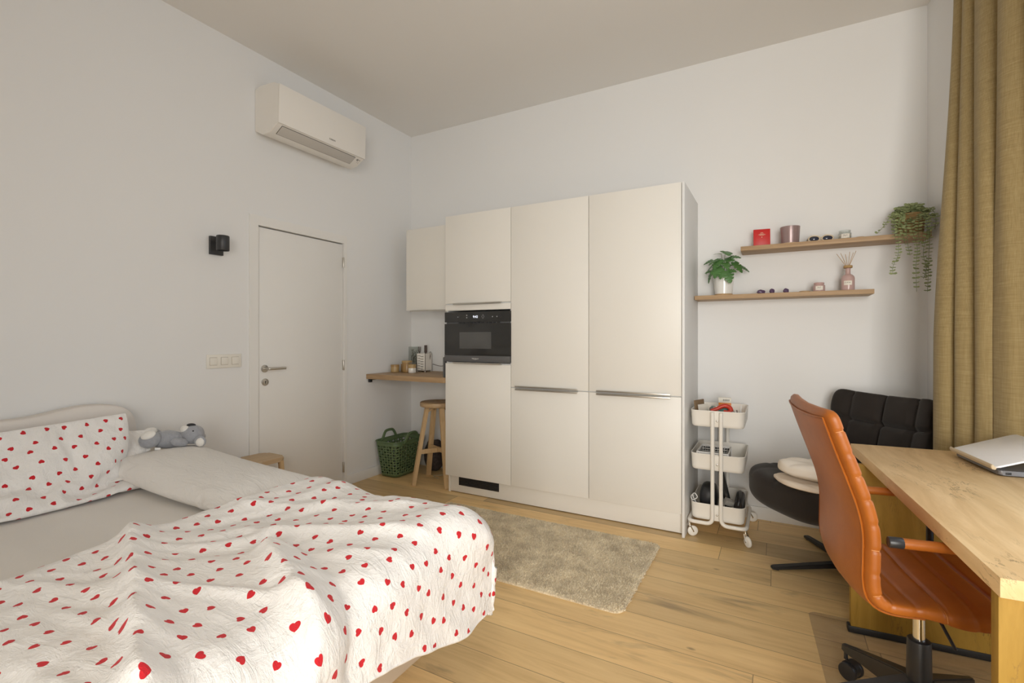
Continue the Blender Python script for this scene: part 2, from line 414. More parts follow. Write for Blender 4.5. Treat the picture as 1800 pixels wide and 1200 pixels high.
    hx = k.math('DIVIDE', k.math('ADD', k.math('MULTIPLY', px, ca), k.math('MULTIPLY', py, sa)), HS)
    hy = k.math('DIVIDE', k.math('SUBTRACT', k.math('MULTIPLY', py, ca), k.math('MULTIPLY', px, sa)), HS)
    x2 = k.math('MULTIPLY', hx, hx); y2 = k.math('MULTIPLY', hy, hy)
    q = k.math('SUBTRACT', k.math('ADD', x2, y2), 1.0); q3 = k.math('MULTIPLY', q, k.math('MULTIPLY', q, q))
    hv = k.math('SUBTRACT', q3, k.math('MULTIPLY', x2, k.math('MULTIPLY', y2, hy)))
    inside = k.math('LESS_THAN', hv, 0.0)
    vec = k.coord(); nz = k.noise(vec, 40, 3)
    cloth = k.mix(nz, (.86, .845, .825), (.895, .88, .865))
    k.l(k.mix(inside, cloth, (.60, .012, .022)), k.b.inputs['Base Color'])
    cr1 = k.noise(k.coord((9, 26, 12)), 1.0, 5, .62, 1.1); cr2 = k.noise(k.coord((30, 12, 22)), 1.0, 5, .65, 1.4)
    rid = k.math('ADD', k.math('ABSOLUTE', k.math('SUBTRACT', cr1, .5)), k.math('MULTIPLY', k.math('ABSOLUTE', k.math('SUBTRACT', cr2, .5)), .6))
    k.bump(rid, .8, .014); M['hearts'] = k.m
    return M
build_materials()
# ================================================================ the room
def box_obj(name, x0, x1, y0, y1, z0, z1, mat, parent=None, bev=0.0, smooth=True):
    return B().box(x0, x1, y0, y1, z0, z1, bev).out(name, mat, parent, smooth)
YF0 = -1.7                     # wall behind the camera
struct(box_obj('floor', XL - .1, 2.2, YF0 - .1, YB + .1, -.1, 0, M['floor'], smooth=False))
struct(box_obj('ceiling', XL - .1, 2.2, YF0 - .1, YB + .1, CEIL, CEIL + .1, M['ceil'], smooth=False))
struct(box_obj('wall_back', XL - .1, WX0 + .15, YB, YB + .1, 0, CEIL, M['wall'], smooth=False))

# left wall with a door opening
DY0, DY1, DZ = 2.097, 2.852, 2.018
b = B()
b.box(XL - .12, XL, YF0 - .1, DY0 - .012, 0, CEIL); b.box(XL - .12, XL, DY1 + .012, YB, 0, CEIL); b.box(XL - .12, XL, DY0 - .012, DY1 + .012, DZ + .012, CEIL)
struct(b.out('wall_left', M['wall'], smooth=False))
d = bpy.data.objects.new('door_1', None); COL.objects.link(d); d.location = (XL, 0, 0); struct(d)
b = B(); FX = .012
b.box(-.05, FX, DY0 - .066, DY0 - .002, 0, DZ + .004, .0); b.box(-.05, FX, DY1 + .002, DY1 + .03, 0, DZ + .004, .0); b.box(-.05, FX, DY0 - .066, DY1 + .03, DZ + .004, DZ + .07, .0)
b.box(-.11, -.06, DY0 - .01, DY1 + .01, 0, DZ + .01)
b.out('door_frame', M['trim'], d)
leaf = box_obj('door_leaf', -.046, -.004, DY0 + .003, DY1 - .003, .006, DZ - .004, M['trim'], d, .002)
hb = B(); hy, hz = 2.148, 1.02
hb.cyl((-.004, hy, hz), (.006, hy, hz), .026, n=32, bev=.002); hb.out('handle_rose', M['steel'], leaf)
hb = B().tube(bend_path([(0, hy, hz), (.052, hy, hz), (.052, hy + .128, hz)], .016, 6), .0095, 16); hb.out('door_handle', M['steel'], leaf)
k = B().cyl((-.004, hy + .003, .925), (.006, hy + .003, .925), .025, n=32, bev=.002).out('keyhole_plate', M['steel'], leaf)
kb = B(); kb.cyl((.0055, hy + .003, .929), (.0066, hy + .003, .929), .0045, n=12); kb.box(.0055, .0066, hy + .0005, hy + .0055, .914, .93); kb.out('keyhole', M['black'], k)
for z in (1.864, 1.011, .160):
    hb = B().cyl((.006, DY1 + .0, z - .042), (.006, DY1 + .0, z + .042), .0075, n=14, bev=.001)
    hb.box(-.004, .004, DY1 - .006, DY1 + .012, z - .042, z + .042, .001); hb.out('hinge', M['steel'], d)

# skirting boards
struct(box_obj('baseboard_left', XL, XL + .014, DY1 + .032, YB, 0, .085, M['trim'], bev=.002))
struct(box_obj('baseboard_back', XL + .014, WX0 - .02, YB - .014, YB, 0, .085, M['trim'], bev=.002))

# splayed window wall on the right: local x runs along the wall towards the camera, local y into the room
RW = Matrix.Translation((WX0, WY0, 0)) @ Matrix.Rotation(-pi / 2 + SPLAY, 4, 'Z')
WIN = (1.30, 2.60, .35, 2.85)
def wall_with_window(name, Mx, k0, k1, win, th):
    b = B(); b.M = Mx
    a, c, z0, z1 = win
    for q in ((k0, a, 0, CEIL), (c, k1, 0, CEIL), (a, c, 0, z0), (a, c, z1, CEIL)): b.box(q[0], q[1], 0, th, q[2], q[3])
    return struct(b.out(name, M['wall'], smooth=False))
def window(name, Mx, win, th, mull):
    w = bpy.data.objects.new(name, None); COL.objects.link(w); w.matrix_world = Mx; struct(w)
    a, c, z0, z1 = win; t = .06
    b = B(); y0, y1 = th * .45, th * .45 + .06
    b.box(a, c, y0, y1, z0, z0 + t, .004); b.box(a, c, y0, y1, z1 - t, z1, .004)
    for i in range(mull + 1):
        x = a + (c - a - t) * i / mull; b.box(x, x + t, y0, y1, z0, z1, .004)
    b.out('window_frame', M['trim'], w)
    for i in range(mull):
        x = a + (c - a - t) * i / mull + t; x2 = a + (c - a - t) * (i + 1) / mull
        box_obj('window_pane', x, x2, y0 + .025, y0 + .031, z0 + t, z1 - t, M['pane'], w, smooth=False)
    box_obj('window_sill', a - .04, c + .04, -.03, y0, z0 - .03, z0, M['trim'], w, bev=.004)
    return w
# local +y must point OUT of the room for the wall thickness
wall_with_window('wall_right', RW, -.1, 5.6, WIN, .18)
window('window_1', RW, WIN, .18, 2)
FW = Matrix.Translation((XL, YF0, 0)) @ Matrix.Rotation(pi, 4, 'Z') @ Matrix.Diagonal((-1, 1, 1, 1))
FWIN = (3.2, 5.0, .25, 2.45)
wall_with_window('wall_front', FW, -.1, 5.3, FWIN, .15)
window('window_2', FW, FWIN, .15, 2)

# ================================================================ air conditioner, lamp, switches on the left wall
t = thing('wall_mounted_air_conditioner', 'white wall mounted air conditioner high above the door', 'air conditioner', (XL, 2.076, 2.665))
W = .769
prof = [(0, .0), (0, .29), (.05, .297), (.205, .297), (.262, .272), (.262, .268), (.248, .012), (.232, 0.0), (.196, -.036), (.10, -.044), (0, -.01)]
prof = [(0, .005), (0, .292), (.06, .30), (.20, .296), (.258, .268), (.250, .020), (.240, .010), (.165, -.036), (.09, -.041)]
b = B(); a0 = [b.v((x, 0, z)) for x, z in prof]; a1 = [b.v((x, W, z)) for x, z in prof]
b.f(a0); b.f(a1[::-1])
for i in range(len(prof)): b.f([a0[i], a1[i], a1[(i + 1) % len(prof)], a0[(i + 1) % len(prof)]])
bmesh.ops.bevel(b.bm, geom=b.bm.edges[:], offset=.0035, segments=2, affect='EDGES')
b.out('casing', M['ac'], t)
b = B(); pts = [(.2595, .268), (.2525, .026)]
b.box(0, .011, -.001, W + .001, 0, .258, .002); o = b.out('front_panel', M['ac'], t); o.location = (.2475, 0, .011); o.rotation_euler = (0, R(1.9), 0)
# air flap on the slanted underside, with its dark gap
ang = math.atan2(.046, .075)
fl = B(); fl.box(-.0395, .0395, -.325, .325, -.002, .002, .001); o = fl.out('flap_gap', M['gap'], t); o.location = (.2022, .365, -.0133); o.rotation_euler = (0, -ang, 0)
fl = B(); fl.box(-.0365, .0365, -.322, .322, -.003, .003, .0015); o = fl.out('air_flap', M['acflap'], t); o.location = (.2026, .365, -.0142); o.rotation_euler = (0, -ang, 0)
sb = B(); sb.cyl((0, 0, -.002), (0, 0, .002), .009, n=18); o = sb.out('sensor_eye', M['greyc'], t); o.location = (.222, .722, -.0020); o.rotation_euler = (0, -ang, 0)
sb = B(); sb.cyl((0, 0, -.002), (0, 0, .002), .0065, n=18); sb.box(-.030, -.014, -.010, -.006, 0, .0022); sb.box(-.036, -.018, .004, .007, 0, .0022); o = sb.out('indicator', M['acflap'], t); o.location = (.224, .742, -.0008); o.rotation_euler = (0, -ang, 0)
text('maker_lettering', 'DAIKIN', .017, M['brandg'], t, (.2612, .44, .050), (R(90), 0, R(90)))

t = thing('wall_lamp', 'small black cylinder spotlight on a square wall plate left of the door', 'wall lamp', (XL, 1.806, 1.83))
box_obj('wall_plate', 0, .022, -.041, .041, -.060, .056, M['lamp'], t, .002)
B().cyl((.02, 0, .024), (.075, -.004, .024), .010, n=16).out('arm', M['lamp'], t)
b = B(); c = (.105, -.012, 0)
b.lathe([(.0, .052), (.033, .052), (.036, .050), (.037, .047), (.037, -.040), (.0355, -.042), (.033, -.042), (.033, .02), (0, .02)], c, 36); b.out('lamp_head', M['lamp'], t)

t = thing('light_switch_panel', 'cream triple light switch plate between wall lamp and door', 'light switch', (XL, 1.862, 1.087))
box_obj('switch_plate', 0, .009, -.113, .113, -.045, .044, M['switch'], t, .003)
for i in range(3):
    y = -.071 + i * .071
    s = B().box(.006, .0098, y - .0245, y + .0225, -.0255, .0255, 0).out('rocker_gap', M['gap'], t); s.data.materials[0] = plain('switch_gap', (.40, .36, .30), .6)
    box_obj('rocker', .006, .0125, y - .0225, y + .0235, -.0235, .0235, M['switch'], s, .0015)

# ================================================================ tall kitchen cabinets
YC = 3.13                      # plane of the door fronts
CX = (-2.323, -1.7235, -1.119, -.514)
CZ0, CZ1 = .143, 2.205
def bar_handle(x0, x1, z, up, parent):
    # slim edge pull: a lip standing out of the door edge
    b = B(); s = 1 if up else -1
    b.box(x0, x1, -.024, .001, z - .0015, z + .0015, .0007); b.box(x0, x1, -.024, -.021, z - (0 if up else .010), z + (.010 if up else 0), .0007)
    return b.out('edge_handle', M['steel'], parent)
def cab(name, label, i, doors, carc=True):
    t = thing(name, label, 'cabinet', (CX[i], YC, 0))
    w = CX[i + 1] - CX[i]; b = B()
    b.box(.0, w, .021, YB - YC - .001, CZ0 + .002, CZ1 - .001) if i != 0 else None
    if i == 0:                                     # hollow around the oven
        for q in ((0, .016, CZ0 + .002, CZ1 - .001), (w - .016, w, CZ0 + .002, CZ1 - .001)): b.box(q[0], q[1], .021, YB - YC - .001, q[2], q[3])
        b.box(.016, w - .016, .021, YB - YC - .001, 1.452, CZ1 - .001); b.box(.016, w - .016, .021, YB - YC - .001, CZ0 + .002, 1.044); b.box(.016, w - .016, .5, YB - YC - .001, 1.044, 1.452)
    b.out('carcass', M['cabside'], t, smooth=False)
    return t, w
def cdoor(t, w, z0, z1, name='door'):
    return box_obj(name, .0022, w - .0022, 0, .019, z0, z1, M['cab'], t, .0015)
t, w = cab('oven_cabinet', 'tall cream cabinet with the built-in microwave, leftmost of three', 0, None)
d1 = cdoor(t, w, 1.508, CZ1); bar_handle(.09, w - .075, 1.507, False, d1)
cdoor(t, w, 1.452, 1.497, 'filler_panel')
d2 = cdoor(t, w, CZ0, 1.036); bar_handle(.09, w - .075, 1.037, True, d2)
for i, lab in ((1, 'tall cream cabinet standing between oven cabinet and right end cabinet'), (2, 'tall cream cabinet at the right end next to white trolley')):
    t, w = cab('tall_cabinet', lab, i, None)
    d1 = cdoor(t, w, .875, CZ1); d2 = cdoor(t, w, CZ0, .868)
    b = B(); x0, x1 = (.045, w - .075) if i == 1 else (.06, w - .065)
    b.box(x0, x1, -.022, .002, .8645, .8665, .0008); b.box(x0, x1, -.024, -.020, .8560, .8660, .001); b.out('edge_handle', M['steel'], d2)
    b = B(); b.box(x0, x1, -.022, .002, .8765, .8785, .0008); b.box(x0, x1, -.024, -.020, .8770, .8870, .001); b.out('edge_handle', M['steel'], d1)
    if i == 2: box_obj('side_panel', w + .0015, w + .0175, .0, YB - YC - .001, .0, CZ1 + .001, M['cabside'], t, .001)
t = thing('toe_kick', 'cream plinth under the cabinets with black vent grille', 'plinth', (CX[0], YC + .052, 0))
w = CX[3] - CX[0]
box_obj('plinth_board', .018, w - .002, 0, .016, .006, CZ0, M['cab'], t, .001)
box_obj('plinth_end', 0, .016, -.006, .4, 0, CZ0, M['cab'], t, .001)
g = box_obj('vent_grille', .098, .468, -.004, .002, .062, .130, M['black'], t, .001)
for j in range(5):
    z = .070 + j * .013
    o = box_obj('vent_slat', .103, .463, -.009, -.003, z - .001, z + .0045, M['blackm'], g, 0)
for xx in (.19, .285, .376): box_obj('vent_divider', xx - .002, xx + .002, -.010, -.003, .064, .128, M['blackm'], g, 0)

t = thing('microwave_oven', 'black built-in microwave oven with lit clock in the leftmost tall cabinet', 'microwave oven', (CX[0] + .002, YC, 1.046))
w = .5955
box_obj('oven_body', .02, w - .02, .02, .48, .006, .39, M['blackm'], t)
dr = box_obj('oven_door', 0, w, -.012, .019, .055, .302, M['glassb'], t, .002)
box_obj('door_window', .145, .435, -.0128, -.010, .108, .236, M['glassw'], dr, .0005)
box_obj('base_trim', 0, w, -.014, .019, .004, .0545, M['dgrey'], dr, .002)
text('maker_lettering', 'Whirlpool', .0145, M['brand'], dr, (.292, -.0146, .031), (R(90), 0, 0))
b = B()
b.tube([(.274, -.0146, .029), (.282, -.0147, .0245), (.296, -.0147, .024), (.306, -.0146, .028)], .0006, 6); b.out('maker_swoosh', M['brand'], dr)
cp = box_obj('control_panel', 0, w, -.010, .019, .314, .394, M['glassb'], t, .002)
b = B()
for j in range(11):
    x = .13 + j * .035; b.box(x, x + .024, -.004, .016, .3035, .3125)
b.out('vent_slots', M['black'], t)
box_obj('vent_strip', .01, w - .01, .004, .019, .302, .314, M['dgrey'], t)
text('clock_digits', '9:42', .026, M['digits'], cp, (.292, -.0106, .353), (R(90), 0, 0))
for x, z in ((.128, .354), (.212, .366), (.212, .348), (.445, .352), (.484, .352)): B().cyl((x, -.0106, z), (x, -.0098, z), .0042, n=12).out('touch_icon', M['icons'], cp)
b = B(); b.tube([(.349, -.0102, .354), (.36, -.0102, .370), (.371, -.0102, .354), (.36, -.0102, .338)], .0011, 6, closed=True); b.out('touch_icon', M['icons'], cp)
b = B().cyl((.510, -.0118, .352), (.510, -.009, .352), .013, n=24); b.out('dial', M['blackm'], cp)
b = B().cyl((.145, -.0118, .354), (.145, -.009, .354), .009, n=24); b.out('dial', M['blackm'], cp)

t = thing('wall_cabinet', 'small cream wall cabinet above the wooden corner counter', 'cabinet', (-2.918, 3.35, 1.48))
box_obj('carcass', 0, .592, .021, .358, .012, .722, M['cabside'], t)
d1 = box_obj('door', 0, .592, 0, .019, .0, .724, M['cab'], t, .0015)
bar_handle(.06, .56, -.001, False, d1)

# ================================================================ corner counter and what stands on it
t = thing('counter_shelf', 'oak counter shelf fixed in the corner beside oven cabinet', 'counter', (XL, 3.108, 0))
box_obj('worktop', .002, CX[0] - XL - .003, 0, YB - 3.108 - .002, .876, .918, M['oaky'], t, .0015)
b = B(); b.box(.004, .034, .02, .044, .845, .876, .004); b.box(.004, .03, .044, .5, .864, .876, .002); b.out('bracket', M['black'], t)
Z = .918
def cyl_profile(r, h, th=.006, base=.006, foot=.0):
    return [(0, 0), (r - .006, 0), (r - .001, .004), (r, .010), (r, h - .004), (r - .002, h), (r - th + .001, h - .001), (r - th, h - .005), (r - th, base), (0, base)]
t = thing('ceramic_cup', 'pale ochre cup, leftmost on the corner counter', 'cup', (-3.098, 3.40, Z))
b = B().lathe(cyl_profile(.038, .070)).out('cup_body', M['ochre2'], t)
b = B().lathe([(.0385, .052), (.0390, .056), (.0390, .068), (.0375, .0705), (.036, .068)]).out('glazed_rim', M['ochre'], t)
t = thing('lidded_jar', 'brown glazed jar with pale lid behind the small cups', 'jar', (-3.010, 3.465, Z))
B().lathe(cyl_profile(.046, .088)).out('jar_body', M['ochre'], t)
B().lathe([(.0475, .088), (.0485, .091), (.0485, .103), (.046, .107), (0, .108)]).out('lid', M['ochre2'], t)
t = thing('ceramic_pot', 'small pot with white lower half and ochre rim on corner counter', 'pot', (-2.905, 3.415, Z))
B().lathe(cyl_profile(.036, .076)).out('pot_body', M['ceramic'], t)
B().lathe([(.0362, .045), (.0368, .047), (.0368, .075), (.035, .0775), (.029, .074), (.029, .06)]).out('ochre_band', M['ochre2'], t)
B().tube([(.028 * cos(a), .028 * sin(a), .0775 + .016 * sin(a * .5)) for a in [i * 2 * pi / 24 for i in range(24)]], .0018, 6, closed=True).out('wire_loop', M['greyc'], t)
tag(B().lathe(cyl_profile(.03, .075), (-3.075, 3.50, Z)).out('ceramic_cup', M['ochre']), 'ochre cup half hidden between pale cup and lidded jar', 'cup')
t = thing('glass_vase', 'tall clear glass cylinder holding dried stems on corner counter', 'vase', (-3.035, 3.60, Z))
B().lathe(cyl_profile(.056, .235, .003, .01), n=36).out('glass', M['glass'], t)
b = B(); rnd = random.Random(3)
for i in range(30):
    a = rnd.random() * 6.28; r = .012 + .028 * rnd.random(); a2 = a + 1.5 * (rnd.random() - .5)
    p = [(.02 * cos(a), .02 * sin(a), .012), (r * cos(a2), r * sin(a2), .08 + .06 * rnd.random()), (min(.045, r * 1.4) * cos(a2 + .8), min(.045, r * 1.4) * sin(a2 + .8), .12 + .09 * rnd.random())]
    b.tube(smooth_path(p, 4), .0011, 5)
    for k_ in range(2): b.ell(V(p[2 - k_]) , (.004, .004, .003), nu=6, nv=4)
o = b.out('dried_stems', plain('dried_stems', (.15, .145, .115), .9, var=.5, vs=80), t); o['kind'] = 'stuff'
# utensil holder with slots
t = thing('utensil_holder', 'white slotted square utensil holder on the corner counter', 'utensil holder', (-2.915, 3.60, Z))
b = B(); h = .05; th = .003; z0, z1 = .012, .172
b.box(h - th, h, -h, h, z0, z1); b.box(-h, -h + th, -h, h, z0, z1); b.box(-h, h, h - th, h, z0, z1); b.box(-h, h, -h, h, z0, z0 + th)
slots = []
for j in range(6):
    slots.append((-.040, -.008, z0 + .018 + j * .0235)); slots.append((-.004, .030, z0 + .030 + j * .0235 - .019))
# front wall built of strips around real slots
zs = sorted({z0, z1} | {q for s in slots for q in (s[2], s[2] + .006)}); xs = [-h, -.040, -.008, -.004, .030, h]
for za, zb in zip(zs, zs[1:]):
    for xa, xb in zip(xs, xs[1:]):
        if not any(s[0] <= (xa + xb) / 2 <= s[1] and s[2] <= (za + zb) / 2 <= s[2] + .006 for s in slots): b.box(xa, xb, -h, -h + th, za, zb)
bmesh.ops.remove_doubles(b.bm, verts=b.bm.verts[:], dist=.0002)
b.out('holder_box', M['white'], t, smooth=False)
for x, y in ((-.044, -.044), (.044, -.044), (-.044, .044), (.044, .044)): B().cyl((x, y, 0), (x, y, .013), .004, n=10).out('foot', M['white'], t)
UT = [(-.024, -.01, -.025, 'fork', 'dark utensil with spread tips, leftmost in the white slotted holder'), (.0, .012, .006, 'spoon', 'shiny steel utensil in the white slotted holder'), (.014, -.012, .012, 'spatula', 'dark wide utensil in the middle of white slotted holder'), (.034, .022, .02, 'whisk', 'small pale utensil, rightmost in the white slotted holder')]
for x, y, lean, nm, lab in UT:
    t2 = thing('kitchen_utensil', lab, 'kitchen utensil', (-2.915 + x, 3.60 + y, Z + .018))
    L = {'fork': .195, 'spoon': .18, 'spatula': .20, 'whisk': .165}[nm]
    B().tube([(0, 0, 0), (lean * .5, 0, L * .5), (lean, 0, L * .82)], .0038, 8).out('handle', M['utdark'] if nm != 'spoon' else M['utst'], t2)
    b = B()
    if nm == 'fork':
        for q in (-.012, -.004, .004, .012): b.tube([(lean, 0, L * .82), (lean + q, 0, L * .90), (lean + q * 1.3, 0, L * 1.12)], .0022, 6)
    elif nm == 'spoon': b.ell((lean, 0, L * .97), (.016, .004, .028))
    elif nm == 'spatula': b.box(lean - .017, lean + .017, -.002, .002, L * .82, L * 1.16, .0015)
    else:
        for q in range(4): b.tube(smooth_path([(lean, 0, L * .82), (lean + .011 * cos(q), .011 * sin(q), L * .95), (lean, 0, L * 1.05), (lean - .011 * cos(q), -.011 * sin(q), L * .95), (lean, 0, L * .82)], 4), .001, 5)
    b.out('head', M['utdark'] if nm in ('fork', 'spatula') else M['utst'], t2)
tag(B().tube(smooth_path([(-2.862, 3.66, Z + .07), (-2.80, 3.685, Z + .052), (-2.72, 3.69, Z + .055), (-2.62, 3.69, Z + .03), (-2.50, 3.69, Z + .033), (-2.40, 3.69, Z + .02)], 6), .0025, 8).out('electric_cable', M['utdark']), 'thin dark cord running along the wall behind utensil holder', 'cord')
tag(box_obj('serving_tray', -2.352, -2.335, 3.135, 3.45, Z + .001, Z + .165, M['dgrey'], bev=.006), 'thin dark tray standing upright against oven cabinet side', 'tray')
# ================================================================ stools, basket, bag in the corner
t = thing('bar_stool', 'tall round-topped wooden bar stool tucked under corner counter', 'stool', (-2.55, 3.33, 0))
b = B().lathe([(0, .652), (.142, .652), (.149, .656), (.151, .664), (.151, .682), (.149, .689), (.143, .692), (.02, .692), (.016, .689), (0, .689)], n=48); b.out('seat', wood('stool_top_wood', (.50, .345, .19), (.33, .205, .10), 0, 1.6, .45), t)
def taper_bar(b, p0, p1, w0, w1, face):
    p0, p1 = V(p0), V(p1); d = (p1 - p0).normalized(); x = V((face[0], face[1], 0)); x = (x - d * x.dot(d)).normalized(); y = d.cross(x)
    q = []
    for p, w in ((p0, w0), (p1, w1)): q.append([b.v(p + x * sx * w[0] + y * sy * w[1]) for sx, sy in ((-1, -1), (1, -1), (1, 1), (-1, 1))])
    fs = [b.f(q[0][::-1]), b.f(q[1])] + [b.f([q[0][i], q[0][(i + 1) % 4], q[1][(i + 1) % 4], q[1][i]]) for i in range(4)]
    bmesh.ops.bevel(b.bm, geom=list({e for f_ in fs for e in f_.edges}), offset=.003, segments=2, affect='EDGES')
feet = [(-.118, -.178), (-.21, .135), (.185, -.12), (.12, .18)]
for x, y in feet:
    l = math.hypot(x, y); tx, ty = x / l * .095, y / l * .095
    b = B(); taper_bar(b, (x, y, 0), (tx, ty, .652), (.015, .021), (.015, .021), (x, y)); b.out('leg', M['beech'], t)
def leg_at(i, z):
    x, y = feet[i]; l = math.hypot(x, y); k = z / .652; return V((x + (x / l * .095 - x) * k, y + (y / l * .095 - y) * k, z))
for a, c, z in ((0, 3, .275), (1, 2, .268)):
    p, q = leg_at(a, z), leg_at(c, z + (.03 if a else 0)); b = B(); taper_bar(b, p, q, (.010, .019), (.010, .019), ((q - p).y, -(q - p).x)); b.out('stretcher', M['beech'], t)
for i, (x, y) in enumerate(feet):
    p = leg_at(i, .60); b = B(); taper_bar(b, p, (p.x * .25, p.y * .25, .648), (.006, .008), (.006, .008), (y, -x)); b.out('brace', M['beech'], t)

t = thing('step_stool', 'low pale wooden stool between bed and door', 'stool', (-3.035, 2.03, 0))
b = B().prism(rrect(-.125, .115, -.105, .115, .05, 8), .405, .435, .012, 3); b.out('seat', M['beechx'], t)
for x, y in ((-.09, -.07), (.09, -.07), (-.09, .085), (.09, .085)):
    b = B().cyl((x * 1.28, y * 1.28, 0), (x, y, .408), .014, .0185, n=18); b.out('leg', M['beech'], t)

# green perforated basket
t = thing('laundry_basket', 'green plastic laundry basket with round holes, in the corner', 'laundry basket', (-3.025, 3.395, 0))
def bk_outline(z):
    k = z / .318; w = .098 + .034 * k; l = .165 + .045 * k; return rrect(-w, w, -l, l, .045 + .012 * k, 8)
NP = 36
def resample(poly, n):
    P = [V((x, y)) for x, y in poly]; P.append(P[0]); L = [0]
    for a, c in zip(P, P[1:]): L.append(L[-1] + (c - a).length)
    o = []; j = 0
    for i in range(n):
        s_ = L[-1] * i / n
        while L[j + 1] < s_: j += 1
        q = P[j].lerp(P[j + 1], (s_ - L[j]) / max(1e-9, L[j + 1] - L[j])); o.append((q.x, q.y))
    return o
FINE = 8
ol = {}
def bk(u, z):
    """u in cells around the rim"""
    key = round(z, 5)
    if key not in ol: ol[key] = resample(bk_outline(z), NP * FINE)
    P = ol[key]; x = u * FINE; i = int(math.floor(x)); f_ = x - i
    a = P[i % len(P)]; c = P[(i + 1) % len(P)]; return (a[0] + (c[0] - a[0]) * f_, a[1] + (c[1] - a[1]) * f_, z)
b = B(); rows = 11; z0, zt = .028, .285; hz_ = (zt - z0) / rows
def cellring(i, j):
    cu, cz = i + .5, z0 + (j + .5) * hz_
    big = (i + j) % 2 == 0; r = .41 if big else .24
    out = [(-.5, -.5), (0, -.5), (.5, -.5), (.5, 0), (.5, .5), (0, .5), (-.5, .5), (-.5, 0)]
    O = [b.v(bk(cu + a, cz + c * hz_)) for a, c in out]; I = [b.v(bk(cu + r * cos(math.atan2(c, a)), cz + r * hz_ * sin(math.atan2(c, a)))) for a, c in out]
    for k_ in range(8): b.f([O[k_], O[(k_ + 1) % 8], I[(k_ + 1) % 8], I[k_]])
for i in range(NP):
    for j in range(rows): cellring(i, j)
for i in range(NP):
    for h_ in (0, .5):
        for za, zb in ((.006, z0), (zt, .318)): b.f([b.v(bk(i + h_, za)), b.v(bk(i + h_ + .5, za)), b.v(bk(i + h_ + .5, zb)), b.v(bk(i + h_, zb))])
bmesh.ops.remove_doubles(b.bm, verts=b.bm.verts[:], dist=.0008)
b.f([b.v(bk(i, .006)) for i in range(NP)])
o = b.out('basket_body', M['green'], t, ang=60); md = o.modifiers.new('wall', 'SOLIDIFY'); md.thickness = .0035; md.offset = -1
b = B(); b.tube([bk(i * .5, .318) for i in range(NP * 2)], .0055, 8, closed=True); b.out('rim', M['green'], t)
for sx in (-1, 1):
    w = .132 * sx; b = B()
    pts = [(w, -.115, .312), (w * 1.02, -.085, .335), (w * 1.04, -.062, .375), (w * 1.05, -.035, .395), (w * 1.05, .035, .395), (w * 1.04, .062, .375), (w * 1.02, .085, .335), (w, .115, .312)]
    pts = smooth_path([(x, y, z - .014) for x, y, z in pts], 4); g = []
    for p in pts: g.append(p)
    b.tube(g, .0125, 8)
    o = b.out('handle', M['green'], t)

b = B(); b.ell((0, 0, .145), (.085, .085, .15), fn=lambda p: 1 + .05 * sin(p.x * 9 + p.z * 5) if p.z > -.7 else .97)
for v_ in b.bm.verts:
    if v_.co.z < .012: v_.co.z = .004 + .1 * max(0, v_.co.z)
    a = abs(v_.co.x) / .085; v_.co.x = math.copysign(min(1, a) ** .6 * .085, v_.co.x)
o = b.out('fabric_bag', M['bag']); o.location = (-2.795, 3.595, 0); tag(o, 'dark speckled fabric bag on the floor behind bar stool', 'bag')
tag(B().tube(smooth_path([(-2.61, 3.56, .02), (-2.63, 3.60, .25), (-2.58, 3.64, .24), (-2.50, 3.64, .16), (-2.47, 3.60, .07), (-2.52, 3.54, .012), (-2.62, 3.50, .006), (-2.68, 3.44, .006), (-2.60, 3.40, .006)], 8), .0045, 8).out('extension_cord', M['cord']), 'looped beige cord on the floor behind bar stool', 'cord')

# ================================================================ rug
t = thing('rug', 'beige shaggy rectangular rug on the floor before the cabinets', 'rug', (0, 0, 0))
RX0, RX1, RY0, RY1 = -2.15, -.598, 2.115, 2.945
b = B().prism(rrect(RX0 + .006, RX1 - .006, RY0 + .006, RY1 - .006, .05), 0, .010); b.out('backing', M['rug'], t, smooth=False)
rng = np.random.default_rng(5); NT = 64000
x = rng.uniform(RX0, RX1, NT); y = rng.uniform(RY0, RY1, NT)
cr = .05; dx = np.maximum(0, np.maximum(RX0 + cr - x, x - RX1 + cr)); dy = np.maximum(0, np.maximum(RY0 + cr - y, y - RY1 + cr)); keep = dx * dx + dy * dy < cr * cr
x, y = x[keep], y[keep]; n = len(x)
edge = np.minimum(np.minimum(x - RX0, RX1 - x), np.minimum(y - RY0, RY1 - y)); hh = .017 * (.55 + .45 * np.clip(edge / .02, 0, 1)) * rng.uniform(.75, 1.15, n)
cl = np.sin(x * 33 + 3 * np.sin(y * 27)) * .7 + .7 * np.sin(y * 41 + 2 * np.sin(x * 23)); a = cl + rng.normal(0, 1.6, n); ln = rng.uniform(.003, .011, n)
wa = rng.uniform(0, 6.28, n); wd = rng.uniform(.0014, .0026, n)
P = np.zeros((n, 5, 3))
for k_, (tz, tl, tw) in enumerate(((.25, 0, 1), (.25, 0, -1), (.7, .35, .9), (.7, .35, -.9), (1, 1, 0))):
    P[:, k_, 0] = x + np.cos(a) * ln * tl + np.cos(wa) * wd * tw; P[:, k_, 1] = y + np.sin(a) * ln * tl + np.sin(wa) * wd * tw; P[:, k_, 2] = hh * tz + .002
base = np.arange(n)[:, None] * 5
me = bpy.data.meshes.new('pile')
quads = base + np.array([[0, 1, 3, 2]]); tris = base + np.array([[2, 3, 4]])
me.vertices.add(n * 5); me.vertices.foreach_set('co', P.ravel())
loops = np.concatenate([quads.ravel(), tris.ravel()]); me.loops.add(len(loops)); me.loops.foreach_set('vertex_index', loops)
me.polygons.add(2 * n); st = np.concatenate([np.arange(n) * 4, n * 4 + np.arange(n) * 3]); me.polygons.foreach_set('loop_start', st)
me.update(calc_edges=True); me.validate()
